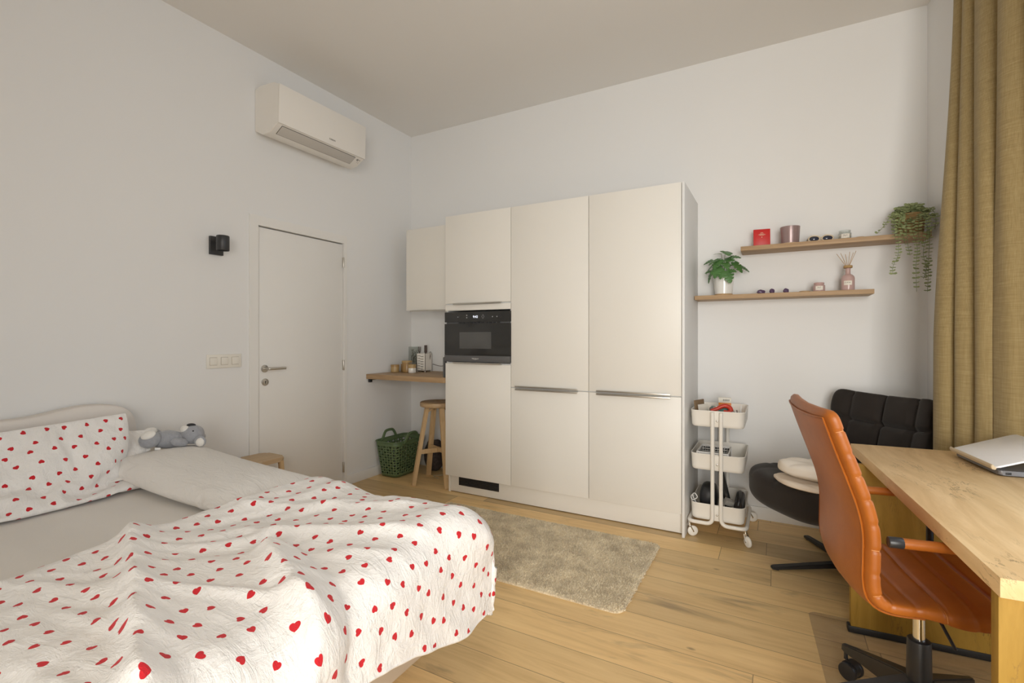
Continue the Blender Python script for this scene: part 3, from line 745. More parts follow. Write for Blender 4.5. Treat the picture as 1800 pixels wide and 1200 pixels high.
o = link('pile', me, M['rug'], t, smooth=False); o['kind'] = 'stuff'

# ================================================================ trolley
t = thing('rolling_trolley', 'white metal three tier trolley standing beside tall cabinets', 'trolley', (-.3175, 3.405, 0))
HW, HL = .155, .212
trays = (.688, .420, .112)
def tray(z, h=.098):
    b = B(); n_ = None
    def lev(zz, ins, r): return [b.v((p[0], p[1], zz)) for p in rrect(-HW + ins, HW - ins, -HL + ins, HL - ins, r, 8)]
    L = [lev(z, .012, .032), lev(z + .006, .006, .038), lev(z + .02, .004, .04), lev(z + h - .004, .0, .044), lev(z + h, -.002, .046), lev(z + h + .003, -.0005, .0445), lev(z + h + .002, .003, .041), lev(z + h - .006, .004, .04), lev(z + .02, .007, .037), lev(z + .007, .010, .034), lev(z + .004, .016, .03)]
    for p, q in zip(L, L[1:]): b.skin(p, q)
    b.f(L[0][::-1]); b.f(L[-1])
    return b.out('tray', M['white'], t)
for z in trays:
    tr = tray(z)
    for sy in (-1, 1):
        B().box(-.026, .026, sy * (HL + .0005) - .002, sy * (HL + .0005) + .002, z + .004, z + .094, .001).out('tray_plate', M['white'], tr)
        B().ell((0, sy * (HL + .003), z + .04), (.0065, .003, .0065), nu=12, nv=8).out('screw', M['chrome'], tr)
for sx in (-1, 1):
    x0 = .024 * sx; x1 = .163 * sx; yy = HL + .016
    pts = bend_path([(x0, -yy, .782), (x0, -yy, .098), (x1, -yy, .098), (x1, yy, .098), (x0, yy, .098), (x0, yy, .782)], .042, 8)
    B().tube(pts, .0115, 14).out('tube_frame', M['white'], t)
for i, (sx, sy, rot) in enumerate(((-1, -1, .5), (1, -1, -.9), (-1, 1, .9), (1, 1, .25))):
    c = B().cyl((0, 0, .078), (0, 0, .092), .009, n=14); c.cyl((0, 0, .066), (0, 0, .079), .012, n=14)
    for s_ in (-1, 1): c.tube(smooth_path([(0, s_ * .011, .07), (.008, s_ * .012, .055), (.020, s_ * .012, .034)], 5), .0042, 8)
    c.cyl((.020, -.015, .032), (.020, .015, .032), .0045, n=10)
    c = c.out('caster_fork', M['chrome'], t); c.location = (.158 * sx, (HL + .008) * sy, 0); c.rotation_euler = (0, 0, rot)
    w_ = B(); w_.M = Matrix.Translation((.020, 0, .032)) @ Matrix.Rotation(pi / 2, 4, 'X')
    w_.lathe([(0, -.009), (.018, -.009), (.026, -.0075), (.031, -.004), (.032, 0), (.031, .004), (.026, .0075), (.018, .009), (0, .009)], n=30); w_.out('wheel', M['white'], c)
TX, TY = -.3175, 3.405
def at(dx, dy, z): return (TX + dx, TY + dy, z)
Z1, Z2, Z3 = trays[0] + .0055, trays[1] + .0055, trays[2] + .0055
o = box_obj('booklet', -.055, .055, -.004, .004, 0, .145, M['olive'], bev=.001); o.location = at(-.108, -.085, Z1); o.rotation_euler = (R(-6), 0, R(68)); tag(o, 'brown booklet standing upright in trolley top tray', 'booklet')
o = box_obj('card', -.05, .05, -.001, .001, 0, .118, M['paper']); o.location = at(-.084, -.085, Z1); o.rotation_euler = (R(-8), 0, R(62)); tag(o, 'cream card leaning on brown booklet in trolley top tray', 'card')
t2 = thing('tool_case', 'dark green case with silver clip in trolley top tray', 'case', at(.0, -.02, Z1), 0)
box_obj('case_body', -.058, .058, -.045, .045, 0, .098, M['teal'], t2, .008); box_obj('clip', -.038, -.006, -.050, -.04, .055, .108, M['utst'], t2, .003); box_obj('case_edge', -.06, -.002, -.049, -.03, .05, .096, M['dgrey'], t2, .004)
t2 = thing('hand_tool', 'hand tool with curved red plastic handle in trolley top tray', 'tool', at(0, 0, Z1))
B().tube(smooth_path([(-.045, -.135, .085), (-.01, -.125, .098), (.02, -.118, .115), (.045, -.112, .118), (.066, -.115, .106), (.070, -.122, .088), (.05, -.13, .082), (.03, -.13, .085)], 6), [.010 + .004 * sin(i / 42 * 3.14) for i in range(43)], 10).out('handle', M['redp'], t2)
B().tube([(-.045, -.135, .085), (-.06, -.13, .05), (-.075, -.12, .008)], .006, 8).out('shaft', M['utst'], t2)
t2 = thing('packet', 'white and orange printed packet standing in trolley top tray', 'packet', at(.022, .05, Z1), R(4))
box_obj('packet_body', -.038, .038, -.012, .012, 0, .150, M['orange'], t2, .003); p = box_obj('packet_flap', -.0385, .0385, -.0125, .0125, .118, .152, M['paper'], t2, .002)
b = B()
for i in range(5): b.box(-.010 + i * .008, -.006 + i * .008, -.0131, -.0124, .130, .142)
b.out('printed_lettering', M['print'], p)
t2 = thing('organizer_bin', 'small clear-white bin with odds and ends in trolley top tray', 'organizer', at(.100, -.075, Z1), 0)
b = B(); b.box(-.035, .035, -.09, -.088, 0, .07); b.box(-.035, .035, .088, .09, 0, .07); b.box(-.035, -.033, -.1, .1, 0, .07); b.box(.033, .035, -.1, .1, 0, .07); b.box(-.035, .035, -.1, .1, 0, .003); b.out('bin', M['whitep'], t2, smooth=False)
for i, (dx, dy, h_, m_) in enumerate(((.072, -.06, .112, 'whitep'), (.088, -.10, .095, 'utst'), (.112, -.045, .118, 'whitep'), (.118, -.11, .098, 'utdark'), (.08, -.13, .09, 'greyc'))):
    tag(B().cyl(at(dx, dy, Z1 + .0045), at(dx + .014 * (i % 3 - 1), dy - .01, Z1 + h_), .0035, n=10, bev=.001).out('thin_stick', M[m_]), ('white stick toward the left in trolley organizer bin', 'steel stick in the middle of trolley organizer bin', 'white stick at the back of trolley organizer bin', 'dark stick at front right of trolley organizer bin', 'grey stick at front left of trolley organizer bin')[i], 'stick')
# perforated basket in the middle tray
t2 = thing('storage_basket', 'small white perforated basket in trolley middle tray', 'basket', at(-.030, -.07, Z2))
b = B(); hw, hl, hh_ = .088, .115, .098
def rib(p, q, w_, hcol):
    pass
for fx in (-1, 1):
    for j in range(5):
        z = .012 + j * .0165; b.box(fx * hw - .0015, fx * hw + .0015, -hl, hl, z, z + .0105)
        b.box(-hw, hw, fx * hl - .0015, fx * hl + .0015, z, z + .0105)
    for j in range(17):
        y = -hl + j * hl / 8; b.box(fx * hw - .0015, fx * hw + .0015, y - .0055, y + .0055, 0, hh_)
    for j in range(13):
        x = -hw + j * hw / 6; b.box(x - .0055, x + .0055, fx * hl - .0015, fx * hl + .0015, 0, hh_)
b.box(-hw, hw, -hl, hl, 0, .003); b.out('basket_body', M['whitep'], t2, smooth=False)
B().tube([(p[0], p[1], hh_) for p in rrect(-hw - .002, hw + .002, -hl - .002, hl + .002, .012, 4)], .0045, 8, closed=True).out('rim', M['whitep'], t2)
# bottom tray
b = B(); b.ell((0, 0, .092), (.055, .085, .092), fn=lambda p: 1.0)
for v_ in b.bm.verts:
    for ax, r in ((0, .055), (1, .085)):
        q = abs(v_.co[ax]) / r; v_.co[ax] = math.copysign(min(1, q) ** .55 * r, v_.co[ax])
    if v_.co.z < .03: v_.co.z = max(v_.co.z, .0) * .5
o = b.out('pouch', M['blackm']); o.location = at(-.062, -.055, Z3 + .001); tag(o, 'rounded black pouch at left in trolley bottom tray', 'pouch')
t2 = thing('handheld_device', 'slim black device leaning diagonally in trolley bottom tray', 'device', (0, 0, 0))
p0, p1 = V(at(.058, -.10, Z3 + .055)), V(at(-.005, .05, Z3 + .262))
dvec = (p1 - p0).normalized()
B().cyl(p0, p1, .021, .017, n=18, bev=.012).out('handle', M['glassb'], t2); B().ell(p0 - dvec * .002, (.014, .014, .014)).out('hinge_cap', M['chrome'], t2)
t2 = thing('power_adapter', 'grey plug adapter lying in trolley bottom tray', 'adapter', at(.060, -.165, Z3 + .112), R(30)); t2.rotation_euler = (R(25), R(20), R(30))
box_obj('adapter_body', -.024, .024, -.018, .018, -.017, .017, M['greyc'], t2, .003); box_obj('plug_end', .024, .042, -.012, .012, -.012, .012, M['greyc'], t2, .003)
t2 = thing('black_bag', 'black zipped bag with strap at right in trolley bottom tray', 'bag', at(.114, -.03, Z3), 0)
b = B(); b.box(-.025, .025, -.145, .13, 0, .118, .02, 4)
b.out('bag_body', M['velvet'], t2); B().tube(smooth_path([(.0, -.14, .10), (.008, -.12, .135), (.006, -.02, .140), (0, .06, .128), (0, .1, .112)], 5), .009, 10).out('strap', M['blackm'], t2)
t2 = thing('electric_cable', 'coiled black cord lying in trolley bottom tray', 'cord', (0, 0, 0))
pts = []
for i in range(90):
    a_ = i * .30; pts.append(at(.028 + .022 * cos(a_) + .0001 * i, -.155 + .030 * sin(a_ * .98), Z3 + .02 + .055 * i / 90 + .01 * sin(i * .37)))
B().tube(pts, .0034, 7).out('cable', M['blackm'], t2)
tag(B().tube(smooth_path([at(-.150, -.12, Z3 + .098), at(-.147, -.155, Z3 + .125), at(-.155, -.175, Z3 + .118), at(-.146, -.185, Z3 + .10), at(-.120, -.165, Z3 + .112), at(-.135, -.16, Z3 + .135), at(-.150, -.15, Z3 + .118), at(-.125, -.18, Z3 + .085), at(-.105, -.17, Z3 + .06)], 6), .0028, 7).out('white_cable', M['whitep']), 'thin white cable knotted at the left rim of trolley bottom tray', 'cable')
# ================================================================ floating shelves and what stands on them
S1, S2 = 1.838, 1.526
t = tag(box_obj('floating_shelf', -.205, .768, 3.51, YB - .001, S1 - .028, S1, M['oak'], bev=.0012), 'upper oak floating shelf on back wall near curtain', 'shelf')
t = tag(box_obj('floating_shelf', -.492, .507, 3.51, YB - .001, S2 - .028, S2, M['oak'], bev=.0012), 'lower oak floating shelf on back wall beside tall cabinets', 'shelf')

t = thing('red_booklet', 'red booklet with gilt print standing on the upper shelf', 'booklet', (-.083, 3.605, S1))
t.rotation_euler = (R(-4), 0, R(7))
cv = B().box(-.050, .050, -.004, .004, 0, .122, .0025).out('cover', M['red'], t)
b = B()
for z, w_ in ((.098, .014), (.094, .020), (.088, .030), (.084, .044), (.080, .026)):
    x = -w_ / 2; r_ = random.Random(int(z * 1e4))
    while x < w_ / 2:
        l_ = .0018 + .0022 * r_.random(); b.box(x, min(x + l_, w_ / 2), -.0045, -.0038, z - .0009, z + .0009); x += l_ + .0008
b.cyl((0, -.0045, .068), (0, -.0038, .068), .0028, n=5); b.box(-.0006, .0006, -.0045, -.0038, .064, .072); b.out('gilt_lettering', M['gold'], cv)

t = thing('candle_holder', 'large dusty pink glass candle holder on the upper shelf', 'candle holder', (.079, 3.60, S1))
B().lathe([(0, .002), (.045, .002), (.049, .004), (.051, .010), (.057, .112), (.057, .115), (.0555, .115), (.0545, .111), (.048, .016), (.04, .012), (0, .012)], n=48).out('holder_glass', M['pink'], t)
B().lathe([(.046, 0), (.0505, .001), (.052, .006), (.051, .009), (.0485, .008)], n=48).out('base_ring', M['gold'], t)

t = thing('sunglasses', 'cream framed sunglasses with dark lenses on the upper shelf', 'sunglasses', (.245, 3.575, S1), R(6))
for sx in (-1, 1):
    pts = [(sx * .036 + .030 * cos(a), -.004 * abs(cos(a)) ** 2, .021 + .0195 * sin(a)) for a in [i * 2 * pi / 28 for i in range(28)]]
    B().tube(pts, .0042, 8, closed=True).out('lens_rim', plain('cream_frame', (.62, .52, .38), .3), t)
    b = B(); c_ = b.v((sx * .034, -.002, .021)); rg = [b.v((p[0], p[1] + .001, p[2])) for p in pts]
    for i in range(28): b.f([c_, rg[i], rg[(i + 1) % 28]])
    o = b.out('lens', M['lens'], t); md = o.modifiers.new('t', 'SOLIDIFY'); md.thickness = .0015
    B().tube(smooth_path([(sx * .061, 0, .028), (sx * .066, .02, .026), (sx * .064, .07, .018), (sx * .058, .10, .006)], 5), .0036, 8).out('temple', plain('cream_temple', (.55, .46, .34), .35), t)
B().tube(smooth_path([(-.010, -.003, .024), (0, -.006, .028), (.010, -.003, .024)], 4), .0033, 8).out('bridge', plain('cream_bridge', (.62, .52, .38), .3), t)

def jar(name, label, loc, r, h, glass, wax, textw):
    t = thing(name, label, 'candle jar', loc)
    B().lathe([(0, .001), (r - .004, .001), (r - .001, .003), (r, .007), (r, h * .66), (r - .003, h * .74), (r - .007, h * .79), (r - .006, h * .84), (r - .004, h * .86), (r - .004, h - .003), (r - .006, h), (r - .008, h - .002), (r - .009, h * .85), (r - .005, h * .66), (r - .004, .008), (0, .007)], n=40).out('jar_glass', glass, t)
    B().lathe([(0, .0075), (r - .0045, .0075), (r - .0045, h * .60), (0, h * .60)], n=32).out('wax', wax, t)
    b = B()
    a0, a1 = -pi / 2 - .62, -pi / 2 + .62
    b.grid(lambda u, v: ((r + .0006) * cos(a0 + (a1 - a0) * u), (r + .0006) * sin(a0 + (a1 - a0) * u), h * .18 + v * h * .42), 12, 1); lb = b.out('paper_label', M['paper'], t)
    b = B()
    for j, (zz, ww) in enumerate(((.48, .62), (.41, .40), (.35, .5))):
        n_ = 9
        for i in range(n_):
            if (i * 7 + j * 3) % 4 == 0: continue
            u0 = (1 - ww) / 2 + ww * i / n_; a = a0 + (a1 - a0) * u0; a2 = a + (a1 - a0) * ww / n_ * .7
            q = [b.v(((r + .001) * cos(x), (r + .001) * sin(x), h * z_)) for x, z_ in ((a, zz), (a2, zz), (a2, zz + .035), (a, zz + .035))]; b.f(q)
    b.out('label_lettering', M['print'], lb)
    return t
wx = plain('cream_wax', (.68, .62, .54), .6); wp = plain('pink_wax', (.52, .33, .31), .6)
jar('candle_jar', 'small clear glass candle jar with white label on the upper shelf', (.372, 3.60, S1), .036, .062, M['glass'], wx, 1)
jar('candle_jar', 'small pink glass candle jar with white label on the lower shelf', (.236, 3.585, S2), .033, .058, M['pinkjar'], wp, 1)
tag(B().lathe([(0, 0), (.027, 0), (.028, .002), (.028, .007), (.026, .009), (0, .009)], n=32).out('coaster', M['oaky'], loc=(.444, 3.575, S1)), 'small round wooden disc on upper shelf right of clear jar', 'disc')
tag(B().lathe([(0, 0), (.030, 0), (.031, .002), (.031, .005), (.029, .007), (0, .007)], n=32).out('coaster', M['oaky'], loc=(.158, 3.56, S2)), 'thin round wooden disc on lower shelf left of pink jar', 'disc')
rnd = random.Random(11)
for x, r, lab in ((-.088, (.026, .018, .013), 'dark grey-violet stone with pale edge, largest on lower shelf'), (-.024, (.016, .014, .015), 'round violet crystal in the middle of the three on lower shelf'), (.055, (.017, .012, .014), 'violet crystal nearest the wooden disc on lower shelf')):
    b = B(); ph = rnd.random() * 6
    b.ell((0, 0, 0), (r[0], r[1], r[2] * 1.15), (0, 0, .3), 12, 8, fn=lambda p: 1 + .13 * sin(7 * p.x + ph) * cos(6 * p.y + ph) + .10 * sin(9 * p.z + 4 * p.x))
    for v_ in b.bm.verts: v_.co.z = max(v_.co.z + r[2] * .9, 0)
    o = b.out('crystal', M['amethyst'], smooth=False); o.location = (x, 3.565, S2 + .0003); tag(o, lab, 'stone')

t = thing('reed_diffuser', 'pink glass reed diffuser bottle with cork ring on the lower shelf', 'diffuser', (.387, 3.59, S2))
B().lathe([(0, .001), (.030, .001), (.034, .004), (.035, .009), (.035, .075), (.032, .088), (.024, .097), (.015, .102), (.0135, .106), (.0135, .132), (.015, .135), (.0155, .138), (.012, .140), (.010, .136), (.010, .10), (0, .098)], n=40).out('bottle', M['pinkjar'], t)
B().lathe([(.006, .140), (.0215, .140), (.0235, .142), (.0235, .154), (.0215, .156), (.006, .156), (.006, .14)], n=32).out('cork_ring', M['cork'], t)
b = B(); a0, a1 = -pi / 2 - .72, -pi / 2 + .5
b.grid(lambda u, v: (.0356 * cos(a0 + (a1 - a0) * u), .0356 * sin(a0 + (a1 - a0) * u), .034 + v * .026), 12, 1); lb = b.out('paper_label', M['paper'], t)
b = B()
for j, zz in enumerate((.050, .046)):
    for i in range(10):
        if (i + j) % 4 == 3: continue
        a = a0 + .14 + i * .085; b.f([b.v((.036 * cos(x), .036 * sin(x), z_)) for x, z_ in ((a, zz), (a + .06, zz), (a + .06, zz + .002), (a, zz + .002))])
b.out('label_lettering', M['print'], lb)
for i, (dx, dy, h_) in enumerate(((-.058, .0, .232), (-.036, .012, .236), (-.014, -.008, .225), (.010, .006, .240), (.026, -.010, .232), (.042, .01, .244))):
    o = B().tube([(-dx * .10, -dy * .1, .02), (0, 0, .135), (dx, dy, h_)], .0014, 6).out('reed', M['reed']); o.location = (.387, 3.59, S2)
    tag(o, ('leftmost thin reed fanning out of the pink diffuser', 'second reed from the left in pink diffuser', 'third reed from the left in pink diffuser', 'third reed from the right in pink diffuser', 'second reed from the right in pink diffuser', 'rightmost thin reed fanning out of the pink diffuser')[i], 'reed', 'reeds in the pink diffuser')

# monstera in a white pot
t = thing('potted_monstera', 'green monstera with split leaves in white pot on lower shelf', 'potted plant', (-.316, 3.605, S2))
p = B().lathe([(0, .0), (.050, .0), (.054, .002), (.0555, .010), (.066, .125), (.066, .128), (.0635, .128), (.0625, .12), (.054, .014), (0, .012)], n=48).out('plant_pot', M['ceramic'], t)
B().lathe([(.049, -.0002), (.0535, .0005), (.0562, .005), (.0566, .012), (.0555, .012)], n=48).out('clay_base', M['clay'], p)
B().lathe([(0, .112), (.061, .108)], n=32).out('soil', M['soil'], t)
def leaf(b, base, tip, up, L, split=True, wid=.44):
    base, tip, up = V(base), V(tip).normalized(), V(up); side = tip.cross(up).normalized(); nrm = side.cross(tip)
    n = 22; rows = []
    for i in range(n + 1):
        s_ = i / n
        w = wid * L * (sin(pi * min(1, (s_ * .93 + .07)) ** .72)) ** .75 if s_ < 1 else 0
        if split: w *= 1 - .72 * max(0, 1 - abs(((s_ * 4.4 + .15) % 1) - .5) / .17) * (1 if .16 < s_ < .86 else 0)
        lift = -.22 * L * s_ * s_
        x = s_ * L - (.16 * L if s_ == 0 else 0) * 0
        row = []
        for q in (-1, -.55, 0, .55, 1):
            back = -.14 * L * abs(q) * (1 - s_) ** 3
            row.append(b.v(base + tip * (x + back) + side * (q * w) + nrm * (lift + .10 * L * abs(q) - .12 * L * q * q)))
        rows.append(row)
    for a, c in zip(rows, rows[1:]):
        for k_ in range(4): b.f([a[k_], a[k_ + 1], c[k_ + 1], c[k_]])
K = .000309
def zp(x, y, dy): return V(((x - 657) * K, dy, (1115 - y) * K))
LV = [  # attachment point (left/right, height), depth, tip direction, up, length
    ((690, 130), -.005, (.35, -.9, -.25), (0, .35, 1), .098), ((600, 165), .02, (-.8, .3, .2), (0, -.2, 1), .055), ((800, 262), -.02, (1, -.25, -.05), (-.1, -.5, 1), .068),
    ((560, 300), -.03, (-.75, -.55, -.35), (-.5, -.5, .9), .082), ((420, 300), .0, (-.95, -.1, -.30), (.0, -.5, 1), .062), ((450, 380), .02, (-.85, -.1, -.75), (-.8, -.3, .7), .085),
    ((590, 330), -.05, (-.45, -.5, -.65), (-.2, -.9, .5), .080), ((690, 330), -.04, (.75, -.5, -.05), (.1, -.8, .8), .072), ((640, 390), -.055, (-.65, -.55, -.15), (0, -.9, .6), .045), ((710, 410), -.06, (.25, -.6, -.6), (.2, -1, .4), .062),
    ((880, 400), -.03, (.70, -.2, -.75), (.6, -.6, .5), .088), ((1000, 470), .01, (.9, .1, -.5), (.4, -.4, .9), .068), ((640, 520), -.07, (-.80, -.3, -.30), (-.2, -.9, .5), .080), ((560, 560), -.085, (-.25, -.45, -.72), (-.1, -1, .5), .066),
    ((740, 600), -.085, (.35, -.35, -.95), (.25, -1, .35), .088), ((650, 610), -.09, (-.15, -.45, -.75), (-.1, -1, .4), .056), ((800, 590), -.08, (.85, -.3, -.15), (.2, -.8, .7), .045), ((430, 560), -.05, (-.45, -.1, -.95), (-.9, -.4, .3), .088), ((400, 560), -.03, (-.8, -.2, -.15), (-.2, -.6, .8), .040),
    ((560, 420), .04, (-.5, .6, .1), (0, 0, 1), .06), ((780, 420), .04, (.6, .6, .1), (0, 0, 1), .06)]
b = B()
for (x, y), dy, tip, up, L in LV: leaf(b, zp(x, y, dy), tip, up, L)
b.out('foliage', M['leaf'], t, ang=70)
b = B()
for (x, y), dy, tip, up, L in LV:
    e = zp(x, y, dy); b.tube(smooth_path([(e.x * .12, e.y * .12, .108), (e.x * .55, e.y * .55, .108 + (e.z - .108) * .6 + .012), e], 5), .0016, 6)
b.out('stems', M['stem'], t)

# trailing eucalyptus in a wicker pot
t = thing('trailing_plant', 'trailing eucalyptus in wicker pot at right end of upper shelf', 'potted plant', (.690, 3.60, S1 + .0008))
b = B(); b.lathe([(0, 0), (.052, 0), (.055, .004), (.067, .112), (.069, .118), (.067, .121), (.063, .118), (.051, .010), (0, .010)], n=40)
o = b.out('wicker_pot', M['basket'], t)
b = B()
for j in range(12):
    z = .006 + j * .0095; r = .0553 + .012 * z / .112
    b.tube([((r + .0014 * (1 if (i + j) % 2 else -1)) * cos(i * 2 * pi / 40), (r + .0014 * (1 if (i + j) % 2 else -1)) * sin(i * 2 * pi / 40), z) for i in range(40)], .0038, 6, closed=True)
b.out('woven_band', M['basket'], o)
OX = V((.690, 3.60, S1 + .0008))
ST = [[(.647, 3.585, 1.969), (.581, 3.49, 1.939), (.552, 3.49, 1.893), (.514, 3.485, 1.842)], [(.66, 3.585, 1.975), (.612, 3.495, 1.897), (.612, 3.488, 1.772), (.609, 3.488, 1.707), (.586, 3.488, 1.643), (.588, 3.488, 1.60)],
      [(.679, 3.585, 1.965), (.648, 3.49, 1.866), (.653, 3.485, 1.768), (.663, 3.485, 1.703)], [(.699, 3.585, 1.972), (.668, 3.485, 1.864), (.693, 3.48, 1.748), (.688, 3.48, 1.636), (.691, 3.48, 1.497)],
      [(.725, 3.585, 1.974), (.735, 3.50, 1.903), (.738, 3.49, 1.823), (.722, 3.49, 1.713), (.735, 3.49, 1.632), (.722, 3.485, 1.569)], [(.733, 3.585, 1.981), (.745, 3.51, 1.912), (.750, 3.49, 1.815), (.745, 3.485, 1.695), (.742, 3.48, 1.60), (.738, 3.48, 1.495)],
      [(.64, 3.59, 1.97), (.600, 3.50, 1.93), (.592, 3.49, 1.87), (.598, 3.488, 1.80)], [(.72, 3.58, 1.975), (.705, 3.50, 1.90), (.700, 3.49, 1.83), (.706, 3.49, 1.77)], [(.66, 3.58, 1.975), (.625, 3.495, 1.90), (.632, 3.487, 1.83), (.640, 3.487, 1.775)],
      [(.74, 3.59, 1.97), (.765, 3.54, 1.97), (.778, 3.50, 1.91), (.772, 3.49, 1.84)]]
ST = [[q[0]] + [(x, min(y, 3.54) - .018, z) for x, y, z in q[1:]] for q in ST]
rnd = random.Random(21)
lb = B(); sb = B()
def pair(p, d, r):
    d = d.normalized(); a = rnd.uniform(-1.1, 1.1); s0 = d.cross(V((.3, 1, .2))).normalized(); s1 = d.cross(s0)
    for q in (0, pi):
        o_ = (V((1, 0, 0)) * cos(a + q) + V((0, -.55, .1)) * sin(a + q) - d * .25).normalized(); nrm = V((rnd.uniform(-.6, .6), rnd.uniform(-1.1, -.3), rnd.uniform(.0, 1))).normalized(); w_ = o_.cross(nrm).normalized(); nn = w_.cross(o_)
        c = lb.v(p + o_ * r * 1.05 + nn * r * .12); rg = []
        for i in range(8):
            th = 2 * pi * i / 8; rg.append(lb.v(p + o_ * (r * 1.05 + r * cos(th)) + w_ * r * .70 * sin(th)))
        for i in range(8): lb.f([c, rg[i], rg[(i + 1) % 8]])
for pts in ST:
    P_ = [V(q) - OX for q in smooth_path(pts, 12)]; sb.tube(P_, .0011, 5)
    L_ = 0
    for a, c in zip(P_, P_[1:]):
        L_ += (c - a).length
        if L_ > .0155: L_ = 0; pair(a, c - a, rnd.uniform(.0066, .0100))
for i in range(60):                                # bushy crown
    a = rnd.random() * 2 * pi; r0 = rnd.random() ** .5 * .055; r1 = r0 + .012 + .03 * rnd.random(); z1 = .150 + rnd.uniform(-.012, .030) - .05 * max(0, r1 - .06) / .03
    q = [V((r0 * cos(a) * .4, r0 * sin(a) * .4, .108)), V((r0 * cos(a), r0 * sin(a), .14)), V((r1 * cos(a) * 1.05, min(r1 * sin(a) * .95, .095), z1))]
    P_ = smooth_path(q, 4); sb.tube(P_, .001, 5)
    for j in range(3, len(P_)): pair(P_[j], P_[j] - P_[j - 1], rnd.uniform(.008, .0118))
for i in range(30):                                # leaves over the front of the pot
    a = -pi / 2 + rnd.uniform(-1.2, .5) - .35; z = .125 - .09 * rnd.random() ** 1.3; r = .076 + .006 * rnd.random()
    pair(V((r * cos(a), r * sin(a), z)), V((0, -.2, -1)), rnd.uniform(.007, .010))
B().lathe([(0, .110), (.062, .106)], n=24).out('soil', M['soil'], t)
lb.out('foliage', M['leaf2'], t, ang=80); sb.out('stems', M['stem'], t)
# ================================================================ cushions
def cushion(half, n=5, N=20, fn=None, M4=None, b=None):
    b = b or B(); a, c, h = half
    def mp(p):
        p = V(p); k = (abs(p.x) ** n + abs(p.y) ** n + abs(p.z) ** n) ** (1 / n); u = p / k
        q = V((u.x * a, u.y * c, u.z * h))
        if fn: q = fn(u, q)
        return M4 @ q if M4 else q
    for ax in range(3):
        for s_ in (-1, 1):
            def f_(i, j):
                t = [0, 0, 0]; t[ax] = s_; t[(ax + 1) % 3] = math.tan((i * 2 - 1) * pi / 4) * 1.0; t[(ax + 2) % 3] = math.tan((j * 2 - 1) * pi / 4); return mp(t)
            b.grid(f_, N, N)
    bmesh.ops.remove_doubles(b.bm, verts=b.bm.verts[:], dist=1e-5)
    return b

# ================================================================ velvet swivel chair
t = thing('lounge_chair', 'black velvet swivel lounge chair in the corner by the curtain', 'armchair', (.35, 3.12, 0), R(220))
def g_(x, c, w=.016): return math.exp(-((x - c) / w) ** 2)
def seat_fn(u, q):
    z = q.z + .05 * abs(q.y / .37) ** 3 + (.035 * (q.x / .33) if u.z > -.2 else .010 * (q.x / .33)) - (.045 * max(0, 1 - (q.y / .37) ** 2) ** 1.5 * max(0, 1 - (q.x / .37) ** 2) if u.z > 0 else 0)
    if u.z > .3: z += -.006 * (g_(q.y, .0) + g_(q.y, -.20) + g_(q.y, .20) + .8 * g_(q.x, -.10) + .8 * g_(q.x, .12))
    return V((q.x, q.y * (1 - .05 * max(0, u.x)), z))
o = cushion((.345, .325, .112), 3.4, 34, seat_fn, Matrix.Translation((.105, -.040, .398))).out('seat', M['velvet'], t, ang=80)
def back_fn(u, q):
    th = q.x
    if u.x > .2: th -= .024 * (g_(q.y, -.19, .012) + g_(q.y, .0, .014) + g_(q.y, .19, .014)) + .024 * (g_(q.z, .085, .012) + g_(q.z, -.09, .012)) - .012 * abs(cos((q.y) * pi / .19 + pi / 2) * cos((q.z - .075) * pi / .165 + pi / 2)) 
    return V((th + .05 * (q.y / .37) ** 2, q.y, q.z + (.016 * (abs(u.y) ** 4) if u.z > 0 else 0)))
o = cushion((.060, .296, .255), 11, 40, back_fn, Matrix.Translation((-.290, -.072, .660)) @ Matrix.Rotation(R(-13), 4, 'Y')).out('backrest', M['velvet'], t, ang=80)
B().cyl((0, 0, .02), (0, 0, .30), .028, n=20).out('column', M['black'], t)
B().box(-.16, .20, -.13, .13, .272, .298, .006).out('seat_plate', M['black'], t)
for k_ in range(4):
    a = R(207 - 220) + k_ * pi / 2
    b = B(); b.M = Matrix.Rotation(a, 4, 'Z')
    q = [[b.v((x, y * w, z)) for y, z in ((-1, z0), (1, z0), (1, z1), (-1, z1))] for x, w, z0, z1 in ((.0, .022, .018, .046), (.10, .020, .016, .042), (.405, .017, .004, .020), (.418, .012, .005, .018))]
    for r0, r1 in zip(q, q[1:]): b.skin(r0, r1)
    b.f(q[0][::-1]); b.f(q[-1]); bmesh.ops.bevel(b.bm, geom=b.bm.edges[:], offset=.003, segments=2, affect='EDGES')
    lg = b.out('leg', M['black'], t)
    B().cyl((.39 * cos(a), .39 * sin(a), 0), (.39 * cos(a), .39 * sin(a), .007), .012, n=12).out('glide', M['blackm'], lg)

# folded clothes on it
def cloth_pad(name, label, loc, rz, half, mat, ph, tilt=(0, 0)):
    def fn(u, q):
        e = (.010 * abs(sin(q.x * 26 + ph + 8 * q.y)) + .010 * abs(sin(q.y * 23 + 2 * ph + q.x * 20)) - .008) * (1.3 if half[2] > .03 else .7)
        return V((q.x + .012 * sin(q.y * 22 + ph), q.y + .012 * sin(q.x * 25 + ph), q.z + e * (1 if u.z > 0 else .3)))
    o = cushion(half, 3.2, 30, fn).out(name, mat, None, ang=80); o.location = loc; o.rotation_euler = (tilt[0], tilt[1], rz); return tag(o, label, 'clothing')
cloth_pad('folded_garment', 'cream folded garment at the bottom of the pile on black chair', (.150, 2.885, .496), R(212), (.150, .150, .017), M['garment'], .4, (0, R(-5)))
cloth_pad('folded_garment', 'white crumpled garment on top of cream one on black chair', (.175, 2.905, .556), R(224), (.150, .140, .038), M['garment2'], 1.7, (0, R(-6)))

